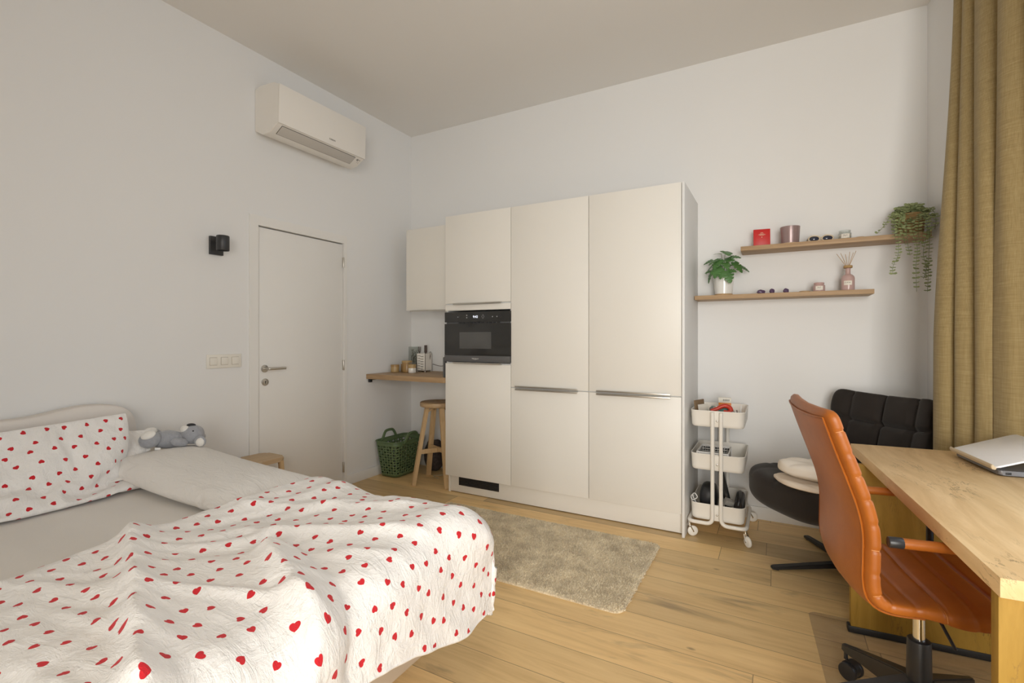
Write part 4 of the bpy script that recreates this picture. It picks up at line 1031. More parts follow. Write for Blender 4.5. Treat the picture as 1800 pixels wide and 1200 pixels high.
# ================================================================ office chair
t = thing('office_chair', 'cognac leather office chair with ribbed back at the desk', 'office chair', (.366, 1.90, 0), R(10))
CP = [(.44, .478), (.41, .500), (.34, .508), (.22, .505), (.10, .497), (0, .486), (-.09, .478), (-.145, .483), (-.178, .508), (-.190, .555), (-.190, .62), (-.190, .69), (-.201, .755), (-.225, .83), (-.257, .92), (-.284, 1.0), (-.293, 1.028)]
PA = [V((x, 0, z)) for x, z in CP]; PA = smooth_path(PA, 10)
LN = [0]
for a, c in zip(PA, PA[1:]): LN.append(LN[-1] + (c - a).length)
TOT = LN[-1]
def path_at(s_):
    s_ = max(0, min(TOT, s_)); j = 0
    while j < len(LN) - 2 and LN[j + 1] < s_: j += 1
    k_ = (s_ - LN[j]) / (LN[j + 1] - LN[j]); return PA[j].lerp(PA[j + 1], k_)
def frame(s_):
    d = (path_at(s_ + .012) - path_at(s_ - .012)).normalized(); return path_at(s_), d, V((d.z, 0, -d.x)) * 1.0
PITCH = .0655
def chair_pt(s_, th, grow=0.0, chan=True):
    p, d, nr = frame(s_)                       # nr points to the sitter
    e = min(s_, TOT - s_); ed = min(1, e / .035); rnd_ = (1 - (1 - ed) ** 2.5) ** .5 if ed < 1 else 1
    f_ = abs(((s_ / PITCH) % 1) - .5) * 2; seam = max(0, (f_ - .72) / .28) ** 2
    hw = .236 + .010 * sm(.55, .15, s_); n_ = 4.5
    cu, su = cos(th), sin(th)
    y = math.copysign(abs(cu) ** (2 / 6), cu) * hw * (.86 + .14 * rnd_); z = math.copysign(abs(su) ** (2 / 4.2), su)
    h = .0215 * (.25 + .75 * rnd_)
    seat = sm(.52, .40, s_)
    if chan: z *= 1 - (.24 if z > 0 else .05) * seam; y *= 1 - .014 * seam
    dish = .022 * (y / hw) ** 2 * (1 - seat) + .012 * seat * (y / hw) ** 2 - .018 * seat * abs(y / hw) ** 5
    hh_ = h * (1 + .55 * seat) if z > 0 else h
    return p + nr * (z * hh_ + dish + grow) + V((0, y, 0))
b = B(); NS, NT_ = 190, 40
g = b.grid(lambda u, v: chair_pt(TOT * v, 2 * pi * u), NT_, NS, wrap=True)
b.f([g[i][0] for i in range(NT_)]); b.f([g[i][NS] for i in range(NT_)][::-1])
b.out('padded_shell', M['leather'], t, ang=75)
# smooth rear panel with its welt
def rear(u, v):
    s_ = .50 + (TOT - .50 - .018) * v; y = (u * 2 - 1); a = -pi / 2 + y * .82
    p = chair_pt(s_, a, -.0025, False); return p
b = B(); b.grid(rear, 24, 60); o = b.out('rear_panel', M['leather'], t, ang=80); md = o.modifiers.new('t', 'SOLIDIFY'); md.thickness = .004
edge = [rear(0, v / 50) for v in range(51)] + [rear(u / 20, 1) for u in range(1, 20)] + [rear(1, 1 - v / 50) for v in range(51)]
b = B().tube([p + frame(.9)[2] * -.0006 for p in edge], .0024, 6); b.out('welt', M['leather'], t)
b = B()
k_ = 0
while True:
    s_ = PITCH * (k_ + .5) - PITCH * .5
    k_ += 1
    if s_ > TOT - .05: break
    if s_ < .03: continue
    pts = [chair_pt(s_, pi * q / 40 + (.0), .0004) for q in range(-3, 44)]
    b.tube(pts, .0011, 5)
b.out('seam_stitching', M['stitch'], t)
for sy in (-1, 1):
    y = .252 * sy
    a = B().tube(smooth_path([(-.115, y, .690), (.05, y, .690), (.24, y, .688)], 6), .0138, 16).out('armrest', M['leather'], t)
    B().cyl((-.148, y, .690), (-.113, y, .690), .0145, n=20, bev=.003).out('end_cap', M['blackm'], a)
    B().cyl((.24, y, .688), (.262, y, .688), .0145, n=20, bev=.003).out('end_cap', M['blackm'], a)
    B().tube(bend_path([(.15, y, .675), (.15, y, .478), (.12, .05 * sy, .450)], .05, 6), .0105, 10).out('armrest_support', M['black'], t)
B().box(-.10, .14, -.09, .09, .440, .458, .005).out('seat_mechanism', M['black'], t)
B().tube([(.0, -.085, .462), (.015, -.13, .445), (.03, -.185, .392)], .0042, 8).out('tilt_lever', M['black'], t)
B().cyl((.02, 0, .30), (.02, 0, .448), .0155, n=24).out('gas_piston', M['chrome'], t)
B().cyl((.02, 0, .105), (.02, 0, .312), .033, .030, n=28, bev=.004).out('column_sleeve', M['blackm'], t)
for k_ in range(5):
    a = R(124 - 10) + k_ * 2 * pi / 5
    b = B(); b.M = Matrix.Translation((.02, 0, 0)) @ Matrix.Rotation(a, 4, 'Z')
    q = [[b.v((x, y * w, z)) for y, z in ((-1, z0), (-.8, z1), (.8, z1), (1, z0))] for x, w, z0, z1 in ((.0, .030, .115, .195), (.05, .026, .112, .186), (.20, .017, .098, .142), (.285, .013, .088, .116), (.300, .010, .090, .112))]
    for r0, r1 in zip(q, q[1:]): b.skin(r0, r1)
    b.f(q[0][::-1]); b.f(q[-1]); bmesh.ops.bevel(b.bm, geom=b.bm.edges[:], offset=.0035, segments=2, affect='EDGES')
    leg = b.out('base_leg', M['blackm'], t)
    c = B(); c.M = Matrix.Translation((.02, 0, 0)) @ Matrix.Rotation(a, 4, 'Z') @ Matrix.Translation((.288, 0, 0)) @ Matrix.Rotation(R(200) + k_ * .6, 4, 'Z')
    c.cyl((0, 0, .062), (0, 0, .092), .0065, n=12); 
    for s_ in (-1, 1): c.cyl((.018, s_ * .010, .032), (.018, s_ * .029, .032), .030, n=24, bev=.004)
    c.cyl((.018, -.011, .036), (.018, .011, .036), .029, n=20)
    c.out('caster', M['blackm'], leg)

# ================================================================ desk
RD = R(4.1)
t = thing('desk', 'oak effect desk by the window with laptop on it', 'desk', (.401, 1.342, 0), RD)
DD, DL = .44, 1.375
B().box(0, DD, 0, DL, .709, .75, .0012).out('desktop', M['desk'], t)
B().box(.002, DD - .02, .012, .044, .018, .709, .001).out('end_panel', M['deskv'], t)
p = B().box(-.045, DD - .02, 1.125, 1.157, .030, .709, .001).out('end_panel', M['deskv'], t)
for y in (.028, 1.141):
    B().box(-.055 if y > 1 else -.004, DD - .015, y - .018, y + .018, .0024, .030 if y > 1 else .018, .003).out('foot_rail', M['black'], t)

b = B(); b.M = Matrix.Translation((.126, 2.563, 0)) @ Matrix.Rotation(R(3.6), 4, 'Z')
b.prism(rrect(0, .78, -1.22, 0, .035, 6), 0, .0022); tag(b.out('chair_mat', M['mat'], smooth=False), 'translucent brown floor mat under office chair and desk', 'floor mat')

# laptop: dark base, pale lid standing slightly open, hinge towards the chair
t = thing('laptop', 'laptop with white lid slightly open on the desk', 'laptop', (.690, 2.325, .7505), R(7.5))
b = B(); b.prism(rrect(.0, .200, -.004, .306, .012, 5), .004, .020, .003); base = b.out('laptop_base', M['lapg'], t)
B().box(.018, .034, -.0052, -.003, .007, .015, .0008).out('port', M['black'], base)
B().box(.010, .190, .01, .295, 0, .004).out('rubber_foot', M['blackm'], base)
b = B(); b.M = Matrix.Translation((-.012, -.006, .028)) @ Matrix.Rotation(R(-20), 4, 'Y')
b.prism(rrect(0, .215, 0, .314, .014, 6), -.003, .003, .0015); lid = b.out('lid', M['lapw'], t)
b = B(); b.M = Matrix.Translation((-.014, -.006, .026))
pr = [(-.004, -.004), (.006, -.006), (.010, .002), (.004, .004), (.000, .012), (-.004, .013), (-.007, .006)]
a0 = [b.v((x, .004, z)) for x, z in pr]; a1 = [b.v((x, .311, z)) for x, z in pr]
b.f(a0); b.f(a1[::-1])
for i in range(len(pr)): b.f([a0[i], a1[i], a1[(i + 1) % len(pr)], a0[(i + 1) % len(pr)]])
bmesh.ops.bevel(b.bm, geom=b.bm.edges[:], offset=.0012, segments=2, affect='EDGES'); b.out('hinge_strip', M['lapt'], lid)

# ================================================================ curtain and its rail
CB = V((.69, 3.69, 0)); CD = V((sin(R(12)), -cos(R(12)), 0)); CN = V((-cos(R(12)), -sin(R(12)), 0))
PB = [V((x, y, 0)) for x, y in ((.656, 3.02), (.715, 2.93), (.759, 2.845), (.795, 2.765), (.908, 2.700), (.938, 2.56), (.962, 2.43), (.99, 2.28), (1.02, 2.13))]
PT = [CB + CD * k for k in (.478, .549, .630, .788, .99, 1.10, 1.20, 1.32, 1.44)]
AB = [.036, .040, .036, .055, .05, .05, .05, .05]; AT = [.028, .032, .040, .055, .05, .05, .05, .05]
def cur(u, z):
    n = len(PB) - 1; x = u * n; i = min(n - 1, int(x)); f_ = x - i
    w = min(1, sm(1.25, 3.05, z) * .55 + .45 * max(0, min(1, (z - 1.25) / 1.8)))
    p = PB[i].lerp(PB[i + 1], f_).lerp(PT[i].lerp(PT[i + 1], f_), w)
    d = (PB[i + 1] - PB[i]).lerp(PT[i + 1] - PT[i], w).normalized(); nr = V((d.y, -d.x, 0))
    a = AB[i] + (AT[i] - AB[i]) * w
    off = a * (abs(sin(pi * f_)) ** .62 if i != 3 else abs(sin(pi * f_ ** 1.15)) ** .8)
    off += .004 * sin(z * 2.1 + i * 1.7)
    return p + nr * (off - .022) + d * .010 * sin(z * 1.6 + i * 2.3) * sin(pi * f_) + V((0, 0, z))
t = thing('curtain', 'full length olive gold curtain hanging at the window wall', 'curtain', (0, 0, 0))
b = B(); b.grid(lambda u, v: cur(u, .012 + 3.10 * v), 190, 60)
o = b.out('curtain_panel', M['curtain'], t, ang=180); md = o.modifiers.new('cloth', 'SOLIDIFY'); md.thickness = .0025; md.offset = 0
t = thing('curtain_rail', 'white curtain rail under the ceiling at the window wall', 'curtain rail', (0, 0, 0))
p0 = CB + CD * .35 + CN * .01 + V((0, 0, 3.135)); p1 = CB + CD * 3.6 + CN * .01 + V((0, 0, 3.135))
b = B(); b.M = Matrix.Translation(p0) @ Matrix.Rotation(-pi / 2 + R(12), 4, 'Z'); b.box(0, 3.25, -.014, .014, 0, .022, .003)
for k_ in range(5): b.box(.1 + k_ * .75, .13 + k_ * .75, -.012, .012, .022, CEIL - 3.135)
b.out('rail', M['trim'], t)
CLOTH = {}  # settled cloth grids: second differences in millimetres
CLOTH['heart'] = ((2, 39, 27, 3), [
-2976,6,8,6,7,5,5,4,5,4,3,4,6,3,3,-7,14,15,15,17,17,17,17,17,17,18,17,0,13,-1,3,2,2,2,4,-1,3,-1,-1,-10,-4,-4,11,1,-2,1,-13,1,1,1,0,1,0,-8,0,0,2,2,1,1,2,-1,0,6,5,0,3,0,0,-6,0,0,-2,-3,-5,0,0,1,1,0,-8,0,-1,4,0,1,2,1,1,-2,2,5,3,4,0,-3,1,-6,0,-5,6,-7,1,0,0,0,1,-8,0,-6,-1,4,1,1,-1,6,2,-2,3,4,
5,0,5,-1,-5,1,-16,6,2,-2,1,0,0,-1,-6,0,7,-3,-9,0,1,4,2,4,3,-5,1,2,13,-6,7,-2,-5,-6,-4,3,1,-1,1,-1,-2,-6,0,-6,3,7,5,-1,2,-8,6,0,3,-1,-1,3,10,-1,0,-5,-2,-5,-1,-1,1,0,0,-3,-5,0,10,-2,2,-2,2,-4,6,-4,-2,2,2,2,-15,7,4,1,4,2,0,-8,1,0,-1,-5,0,-3,0,1,6,0,-1,1,2,-1,3,-2,-4,-2,-1,-2,3,5,7,-1,4,-12,3,-1,-1,0,
5,-12,1,0,-6,-1,2,0,3,2,0,0,-2,-1,2,0,8,-14,0,9,6,2,8,-8,-2,0,-1,1,-8,0,0,4,-3,-6,2,-2,2,2,-3,3,0,-2,1,-1,1,5,-1,2,12,0,-5,-3,0,-1,0,-6,-1,0,-4,2,8,-2,0,-7,2,1,-3,3,0,-2,-3,10,-8,1,4,-5,13,3,-3,-1,2,-7,-4,0,0,8,0,-6,-1,-6,6,-5,0,2,-2,1,-3,10,-8,6,-4,0,14,-2,3,-1,-3,0,-6,-3,0,0,-3,-5,-1,2,4,-4,-3,-2,
1,1,2,8,-3,2,-1,2,0,5,3,9,-4,-4,0,-9,0,1,0,-2,1,-6,-4,-1,1,3,7,-5,0,-1,-2,3,7,-2,2,0,1,2,6,5,0,-7,-6,-1,-1,0,-2,-5,6,2,3,1,-2,-6,6,4,1,1,1,-2,-7,1,0,0,-1,1,3,-1,-2,-1,0,0,0,-6,12,2,-4,-4,-1,4,6,0,-4,2,-2,-1,-6,9,-7,1,-3,2,1,1,1,-2,-1,1,-1,0,10,-8,3,3,-3,3,1,-2,0,1,-3,2,-5,6,-9,6,-4,-7,2,2,
1,4,-2,0,-1,0,0,1,5,-10,2,6,0,1,0,0,0,0,-1,4,-8,10,-7,-11,7,-5,3,-2,4,3,-2,1,0,0,-6,0,12,2,1,-1,-2,-1,-2,-1,1,0,1,6,-7,-11,11,-5,6,-8,7,-4,1,0,-1,1,0,6,1,-6,-1,0,-1,1,-1,2,0,0,-3,-1,-5,4,9,-7,7,-2,3,-4,-7,5,1,1,-2,0,2,0,3,-1,-1,0,-5,2,-1,-1,-2,4,-7,6,-9,5,10,0,-4,-1,-2,7,-5,1,-1,1,0,-8,1,-1,1,2,
2,4,-2,0,1,1,-8,5,-6,14,2,-2,-7,-12,0,1,5,5,1,1,1,0,5,0,-1,-1,-2,-3,-1,1,-2,-2,2,4,-6,13,-5,-6,2,-8,2,-2,2,0,3,6,1,-2,0,-6,2,-2,-4,-2,1,0,3,2,3,-1,3,8,-6,-7,3,0,6,-7,-4,1,-1,2,5,0,1,0,5,-13,0,4,3,-6,0,-4,0,0,-1,1,2,3,12,0,-11,4,-3,-4,0,1,-1,6,1,1,0,-2,6,-3,0,-1,9,-2,1,-1,-1,1,-2,2,2,-4,-3,3,
-12,7,-8,2,0,-1,3,4,1,0,-4,4,8,2,-1,-7,4,0,0,2,-3,1,1,-6,-3,1,-10,2,-6,8,0,0,1,2,4,0,0,9,-1,-5,-7,4,4,-1,0,1,-4,5,1,-7,2,-1,-5,-1,-8,1,7,0,-1,0,0,7,0,0,-2,-4,-2,4,-1,0,3,0,1,4,-3,-4,4,-3,-3,-5,-4,-1,7,2,0,0,0,-3,9,1,0,-9,3,7,1,-3,2,-4,1,0,1,-2,4,-4,-3,-6,-1,-4,6,2,3,0,-1,0,10,-1,-2,0,1,5,
-6,1,2,-4,2,2,-1,-7,5,-4,-7,-1,5,-10,11,-6,5,1,-1,1,1,0,4,3,0,8,-4,3,-2,-2,1,-2,-4,-2,3,-10,4,5,-1,-13,8,3,-4,1,1,1,0,0,0,3,4,0,1,-6,2,2,-1,-1,-1,-2,1,-3,0,-1,-9,4,7,-1,2,-3,2,1,0,0,0,1,1,5,0,-1,5,-10,-1,4,0,-3,2,-4,-2,4,-11,0,1,6,7,-3,-2,2,0,0,1,-1,-1,4,3,0,-6,5,1,-1,-5,2,0,-5,-1,0,-5,-1,-1,0,
-2,-1,9,3,2,0,0,-1,1,0,0,7,0,4,-11,8,-4,-1,-7,-1,0,-2,-1,0,-2,-1,0,-2,6,3,4,3,-2,0,1,-1,-1,1,6,0,-12,8,-6,0,-3,2,-2,-1,-1,-1,1,-2,1,-2,1,5,0,8,-1,2,-1,-1,0,-1,-2,9,0,-1,-12,-2,-2,0,-2,-2,-1,1,1,-1,4,-4,-4,16,-2,-3,15,-3,-3,-4,-2,-1,1,2,5,-2976,6,8,6,7,5,5,4,5,4,3,4,6,3,3,-7,14,15,15,17,17,17,17,17,17,18,17,
0,-9,-6,-2,4,-9,-2,-1,0,-2,3,-1,0,0,6,15,-6,-5,2,1,0,1,1,2,2,1,6,0,10,-2,-5,-13,-4,-1,-1,-2,5,-8,1,-1,4,-1,1,2,8,1,1,2,-1,1,1,1,1,-1,0,-7,-8,3,-5,8,-3,-1,-2,-4,6,3,2,1,2,3,3,-3,1,-2,-1,3,0,0,-1,0,2,0,-9,8,-11,7,0,3,1,2,2,1,-2,-1,-2,1,1,3,0,-5,3,-3,0,1,-2,0,0,2,0,4,-10,8,0,-1,-1,-1,-2,-1,0,0,
1,6,1,-1,-6,0,5,-7,5,-1,-1,1,1,0,-1,0,-6,9,5,-1,0,-2,-2,-3,0,-1,0,0,-2,-2,0,3,4,-8,6,-2,0,0,1,0,0,1,0,9,-1,-12,-1,0,0,2,7,-3,1,-1,2,2,1,-4,3,-11,5,-1,1,1,0,0,0,0,-1,0,-9,0,6,2,2,2,-1,-3,1,-1,4,0,-5,-2,6,-9,6,0,0,1,-1,1,0,0,0,1,0,6,-6,2,1,-3,0,1,-1,1,-1,-2,-2,4,-4,-4,6,0,1,1,-1,1,0,0,
0,0,0,0,-3,6,-2,-2,3,-1,1,1,0,1,-2,-1,-5,4,-2,0,2,0,-1,1,0,0,0,-1,-1,2,0,6,1,1,0,-2,-1,-2,0,1,1,6,0,-1,-5,-5,2,-2,0,0,0,0,0,-1,1,2,-2,0,-7,2,2,2,2,2,3,5,1,-2,-10,-8,0,2,7,-3,3,-2,1,0,0,-1,1,0,0,0,0,14,0,-1,0,-1,-1,-2,-9,-10,-2,2,7,1,5,0,-2,-2,1,0,0,-1,1,0,0,-1,2,0,-3,-6,-1,-2,0,-1,-2,2,
8,2,3,1,-1,-2,0,2,-1,2,-1,0,0,0,0,0,1,-1,0,-9,4,0,1,-1,1,2,1,-1,2,-1,-1,2,0,0,0,0,-1,1,0,1,-1,1,0,-1,1,0,7,-1,0,-1,0,-1,-1,-3,1,-3,0,3,0,-1,1,0,0,0,0,-1,0,1,-2,0,1,0,0,-4,0,-1,1,0,0,-1,6,1,1,1,-4,1,0,-1,-1,2,-1,0,1,0,-1,1,1,-2,0,0,-3,2,1,-1,1,1,4,-6,-1,0,0,2,-2,1,1,1,-2,1,0,0,
0,1,0,-1,1,0,0,7,-1,0,0,-1,-1,-4,4,-2,0,0,-2,1,1,0,-3,1,0,1,-1,0,0,0,1,0,-1,0,-6,-1,1,2,0,2,3,-2,2,-1,-1,2,-1,-2,0,3,0,0,-1,1,0,-1,0,-1,1,0,0,10,0,-5,-1,0,-1,-1,0,-1,-1,-1,-1,2,0,-1,1,0,0,0,0,0,1,-1,1,0,0,0,2,3,5,1,1,0,-1,1,-1,-1,-2,-7,-1,0,2,-1,-1,0,0,0,0,0,1,-1,-1,2,0,-12,0,1,0,4,
0,-1,-1,-1,2,8,8,-2,-2,-6,2,1,0,0,0,-1,1,-1,0,0,0,0,-1,-3,-1,-1,-4,1,2,2,1,1,-4,0,2,3,3,-1,1,-1,1,-1,1,-1,1,0,0,-1,0,1,1,0,0,-1,-1,-1,-2,3,2,-2,2,-1,-1,2,-1,-1,1,-1,1,-1,0,0,0,0,0,0,12,1,0,0,1,0,-1,-2,-9,-2,4,-5,3,0,2,-3,2,-3,0,0,1,0,0,0,0,0,0,-9,0,0,0,1,3,7,6,4,-7,-6,4,-3,2,-5,6,-5,
2,1,0,-1,0,0,1,0,-1,0,2,-1,0,-1,-4,-1,-3,2,8,8,-6,-4,1,-2,4,-4,3,-1,0,0,0,0,-1,0,0,0,0,-8,0,0,2,5,-4,0,-2,-2,5,12,2,-9,0,-1,2,-1,1,-1,-1,1,0,1,-1,1,-2,0,8,-6,-2,-2,-2,3,-1,-2,-1,-5,-1,2,16,0,-6,0,0,1,-1,0,0,0,0,0,-1,0,0,-8,13,1,0,-1,-2,-4,1,-1,1,0,6,-10,1,9,-5,2,-2,0,0,0,0,0,0,0,1,0,2,-9,
0,1,1,1,4,-1,1,0,0,-3,12,-4,-4,4,-5,4,-2,0,0,0,0,0,-1,0,0,7,-1,-6,-1,0,1,-2,1,0,1,1,-3,-2,12,3,1,-1,-11,1,0,0,0,0,0,0,0,0,-7,9,5,-3,-3,0,3,-2,3,2,-2,-1,-6,-6,1,3,8,6,-8,0,-1,0,0,0,2,-3,0,11,-14,0,3,1,0,0,6,-5,-1,6,2,-1,-3,-7,-2,-1,5,8,-7,1,0,0,-1,-1,1,0,-7,18,2,1,2,-7,3,-9,1,-2,-7,0,2,1,
3,-1,-4,-1,1,6,0,-1,0,1,0,-2,0,-1,-9,5,3,7,14,-8,8,0,2,-3,-2,1,1,1,-4,-5,-2,-2,-1,-3,0,-1,0,0,0,0,12,3,2,4,0,-1,6,-1,2,-2,3,-6,-17,-7,8,4,6,0,0,-1,-3,-3,-2,-2,-2,-7,465,-2,0,1,0,2,3,4,4,5,13,-3,5,8,9,9,-13,-12,-12,-6,-6,-7,-6,-7,-6,-4,-5,20,1,-1,-2,0,-2,-3,-3,-3,-2,-6,10,10,3,0,-3,0,2,0,3,-1,1,0,-1,0,-3,2,
20,1,0,1,-1,0,-1,0,0,-5,-4,-2,-4,1,2,7,0,-3,5,3,1,-1,-1,2,-1,0,1,20,1,1,-1,0,0,0,-1,0,1,-5,-3,-4,-2,3,0,6,1,4,-4,3,1,0,-1,0,0,1,20,0,-1,2,1,-1,0,0,0,0,-1,-2,-6,1,-6,0,9,-1,6,0,-1,0,0,0,0,1,0,20,0,1,0,-1,1,1,-1,0,-3,3,0,-1,-12,6,-14,7,3,10,1,0,-1,0,1,0,-1,2,20,1,0,0,-3,1,-2,4,-2,0,-1,-1,
1,-3,-14,4,-5,15,1,4,0,0,0,-1,1,1,0,20,-3,2,-3,3,-2,3,-4,3,2,-2,0,-2,4,0,-2,0,-4,0,0,5,0,0,0,0,0,0,20,1,-2,1,0,0,-1,0,-3,2,3,0,0,0,0,-2,-6,2,-4,9,-1,1,0,0,-2,3,0,20,-1,-1,2,0,2,-1,0,1,-1,0,0,1,-1,-2,1,1,-2,-1,-6,7,1,-1,0,1,1,0,20,1,0,-1,1,-2,2,1,-1,1,-1,0,0,0,0,0,0,-1,-5,-2,5,2,0,0,
0,1,0,20,0,2,-2,0,1,0,0,0,0,1,0,-1,0,0,-1,2,-1,0,-3,-2,2,1,-1,2,2,-1,20,-2,0,3,1,-1,0,0,0,0,-1,1,-1,1,0,0,-2,2,-6,2,-1,2,2,-1,2,0,0,20,1,-2,-1,2,1,-2,-2,-1,0,2,1,3,-1,0,0,1,-1,-1,-2,-7,4,4,1,1,0,1,20,1,0,-1,-4,0,1,2,3,-1,-1,-1,-1,2,1,0,0,-1,2,-1,-3,-6,0,7,2,0,0,20,2,-2,1,1,-1,-1,1,0,
0,-2,-1,0,-1,2,3,-2,0,1,1,-1,0,0,0,1,0,-1,20,0,0,-1,1,1,1,-1,-3,0,3,-1,0,0,1,-2,2,1,-1,0,1,0,0,0,-1,0,1,20,-3,5,-1,-2,2,-2,-1,1,0,-1,3,-1,2,-2,2,-3,1,-3,3,1,0,0,0,1,-1,0,20,1,-1,0,2,-2,1,0,0,0,0,-1,1,-2,2,-4,4,-3,3,-3,3,-1,1,1,-1,1,-1,20,0,0,0,-2,0,1,0,1,1,0,0,0,0,-2,2,-1,1,0,-1,0,
0,1,0,1,-1,1,20,0,-1,3,0,-1,0,1,0,0,-1,0,0,0,-1,1,0,0,-3,2,-2,4,-1,1,-1,1,-1,20,1,0,-1,1,0,0,0,0,0,1,-1,0,-1,1,-3,2,-4,3,3,0,-1,0,0,1,-1,0,20,-2,0,0,1,1,1,0,0,0,0,1,-1,0,-2,0,-3,5,0,-9,1,0,6,2,0,0,1,20,0,0,1,0,1,-1,1,-1,0,-1,1,0,0,-1,1,-2,2,-3,1,-2,2,1,1,1,0,-1,20,-1,2,-1,-3,-2,
1,0,3,1,2,-1,0,-1,1,-2,2,-1,1,0,-2,1,-2,3,1,-1,0,20,1,-2,-1,2,1,-1,-1,-2,-1,-1,0,1,2,2,0,0,-1,1,1,-2,1,1,-2,2,0,1,20,1,0,1,0,0,-4,1,0,0,1,0,0,0,-2,3,0,0,-1,1,-1,0,0,0,0,2,-1,20,1,0,-3,-2,1,5,-2,0,0,-1,1,1,-2,2,0,1,-3,1,-5,5,1,-1,1,0,0,1,20,-1,0,2,1,-1,-1,1,0,0,1,-2,-1,2,0,0,-1,0,
-4,1,3,0,0,0,1,1,-1,20,1,-2,0,1,0,0,1,0,0,0,1,0,0,-1,-1,-1,-3,-2,5,2,0,-1,0,-2,3,-1,20,-2,2,1,1,0,0,-1,1,0,-1,0,0,0,0,-3,-2,-4,6,2,0,0,0,0,0,0,1,20,2,-2,2,-1,-1,2,0,-1,0,0,0,0,-3,-1,3,-7,7,-3,3,1,-1,1,-1,1,0,-1,20,-2,2,-1,1,1,-1,1,0,0,0,-2,1,1,0,-7,6,0,-1,1,0,1,-1,1,0,0,0,20,1,0,
0,0,1,-1,0,-1,1,-1,-1,0,-8,6,3,-1,1,0,1,-1,0,1,-1,1,0,0,20,2,-1,-1,0,1,0,-1,1,-2,-1,3,-9,-1,3,4,3,-1,1,0,0,-1,1,0,0,0,0,20,-1,2,1,0,-2,1,0,-2,-1,1,-5,-1,-1,-1,-3,-2,12,2,0,1,0,-1,1,-1,1,1,20,1,-1,1,0,0,-4,0,0,-1,-2,0,-1,0,-3,-3,9,3,2,-2,2,0,0,-1,0,0,1,20,-3,5,-2,-1,-2,2,-3,0,-1,-2,1,-2,0,-1,
2,6,-1,3,-1,-4,2,1,2,0,-1,2,20,3,-4,-1,-2,1,0,-1,-2,1,1,0,3,-1,-7,12,0,0,1,2,-5,-11,6,2,1,2,0,465,-2,0,1,0,2,3,4,4,5,13,-3,5,8,9,9,-13,-12,-12,-6,-6,-7,-6,-7,-6,-4,-5,20,2,-1,-2,2,-7,-3,-2,-3,-4,-9,14,-12,2,-17,-7,17,-4,4,1,1,5,4,6,6,4,5,20,-2,2,1,-2,-2,-1,-2,0,3,-11,-14,5,-11,6,-2,-6,15,8,5,7,-1,1,2,0,0,0,
20,1,-5,1,-3,5,0,-2,-2,-4,6,2,1,0,1,0,1,0,0,-2,-3,3,2,-1,0,0,0,20,-1,2,-3,2,1,0,1,0,-1,0,0,0,1,0,-1,0,0,0,0,1,0,-1,0,-1,1,0,20,1,0,1,0,0,-1,0,0,0,0,0,0,0,0,0,0,0,-1,1,0,0,0,-1,2,-1,1,20,0,1,-2,1,0,1,0,1,0,0,0,0,-1,0,0,0,0,-1,1,0,0,0,1,-1,1,-1,20,0,0,1,0,0,0,1,-1,0,0,0,
0,-1,0,1,0,-1,1,0,0,0,0,0,0,-1,0,20,0,0,2,-1,0,1,-1,0,0,0,0,0,0,0,1,-2,1,0,0,0,0,0,1,0,-1,0,20,0,1,0,0,1,-1,0,1,0,0,-1,0,1,-1,-3,3,0,1,0,0,0,0,-1,0,0,0,20,1,1,-1,1,-1,0,1,-1,0,0,1,-1,0,0,1,-1,0,0,0,0,0,0,0,-1,1,0,20,1,-1,0,0,0,1,0,0,0,0,-3,1,0,2,0,0,1,0,-1,0,1,0,-1,
1,-1,0,20,0,0,1,0,1,0,-2,-2,0,1,3,-2,0,0,1,1,-1,0,1,0,-1,0,0,0,1,-1,20,-3,0,0,0,0,1,2,1,-3,0,0,3,1,0,-1,0,1,-1,0,0,0,0,0,0,0,1,20,1,-2,0,-1,0,-2,0,1,4,0,1,-1,0,0,1,-1,0,1,0,0,-1,0,1,0,-1,0,20,0,1,0,0,0,0,0,1,-1,0,0,1,0,-1,0,1,0,0,-1,0,1,0,-1,0,1,-1,20,0,0,0,1,0,1,-1,0,
1,0,0,-1,0,1,-1,0,0,0,1,-1,0,0,1,0,-1,1,20,1,0,0,0,0,0,1,-1,0,0,0,1,-1,0,1,0,-1,0,0,1,-1,0,0,0,0,0,20,1,1,0,-1,0,0,0,1,0,-1,0,0,1,-1,0,0,1,0,-1,0,1,0,-1,0,1,-1,20,0,0,0,1,0,0,0,0,0,1,0,-1,0,1,0,-1,0,0,1,0,-1,0,1,-1,0,1,20,0,1,0,0,0,1,0,-1,0,0,0,1,-1,0,0,1,0,0,-1,0,
1,-1,0,1,-1,0,20,-1,0,2,0,1,-1,0,1,0,0,-1,0,1,0,-1,0,0,0,1,-1,0,1,-1,0,1,-1,20,2,-1,-2,0,-1,0,0,0,0,1,1,1,0,0,1,0,0,-1,0,1,-1,0,1,0,-1,1,20,-3,1,0,1,1,0,0,0,0,-1,2,-1,1,0,0,0,0,1,-1,0,1,0,-1,0,1,-1,20,1,0,0,-1,-1,1,0,1,0,1,-2,1,0,0,0,1,-1,0,1,0,-1,0,1,-1,0,0,20,2,-1,0,0,1,
-1,0,0,0,0,1,-1,0,1,0,-1,1,0,-1,0,1,-1,0,1,-1,1,20,-3,0,0,0,-1,0,2,1,3,-1,0,1,-1,0,0,0,0,0,1,0,-1,1,-1,0,1,-1,20,-1,0,1,0,0,1,0,-1,-2,3,0,0,1,-1,0,1,0,-1,0,0,1,-1,1,-1,0,1,20,2,0,-1,0,0,0,-1,0,1,-2,2,0,0,0,1,-1,0,1,-1,0,0,0,0,1,-1,0,20,0,0,0,1,1,-1,0,-1,0,1,-1,-1,2,1,-1,0,0,
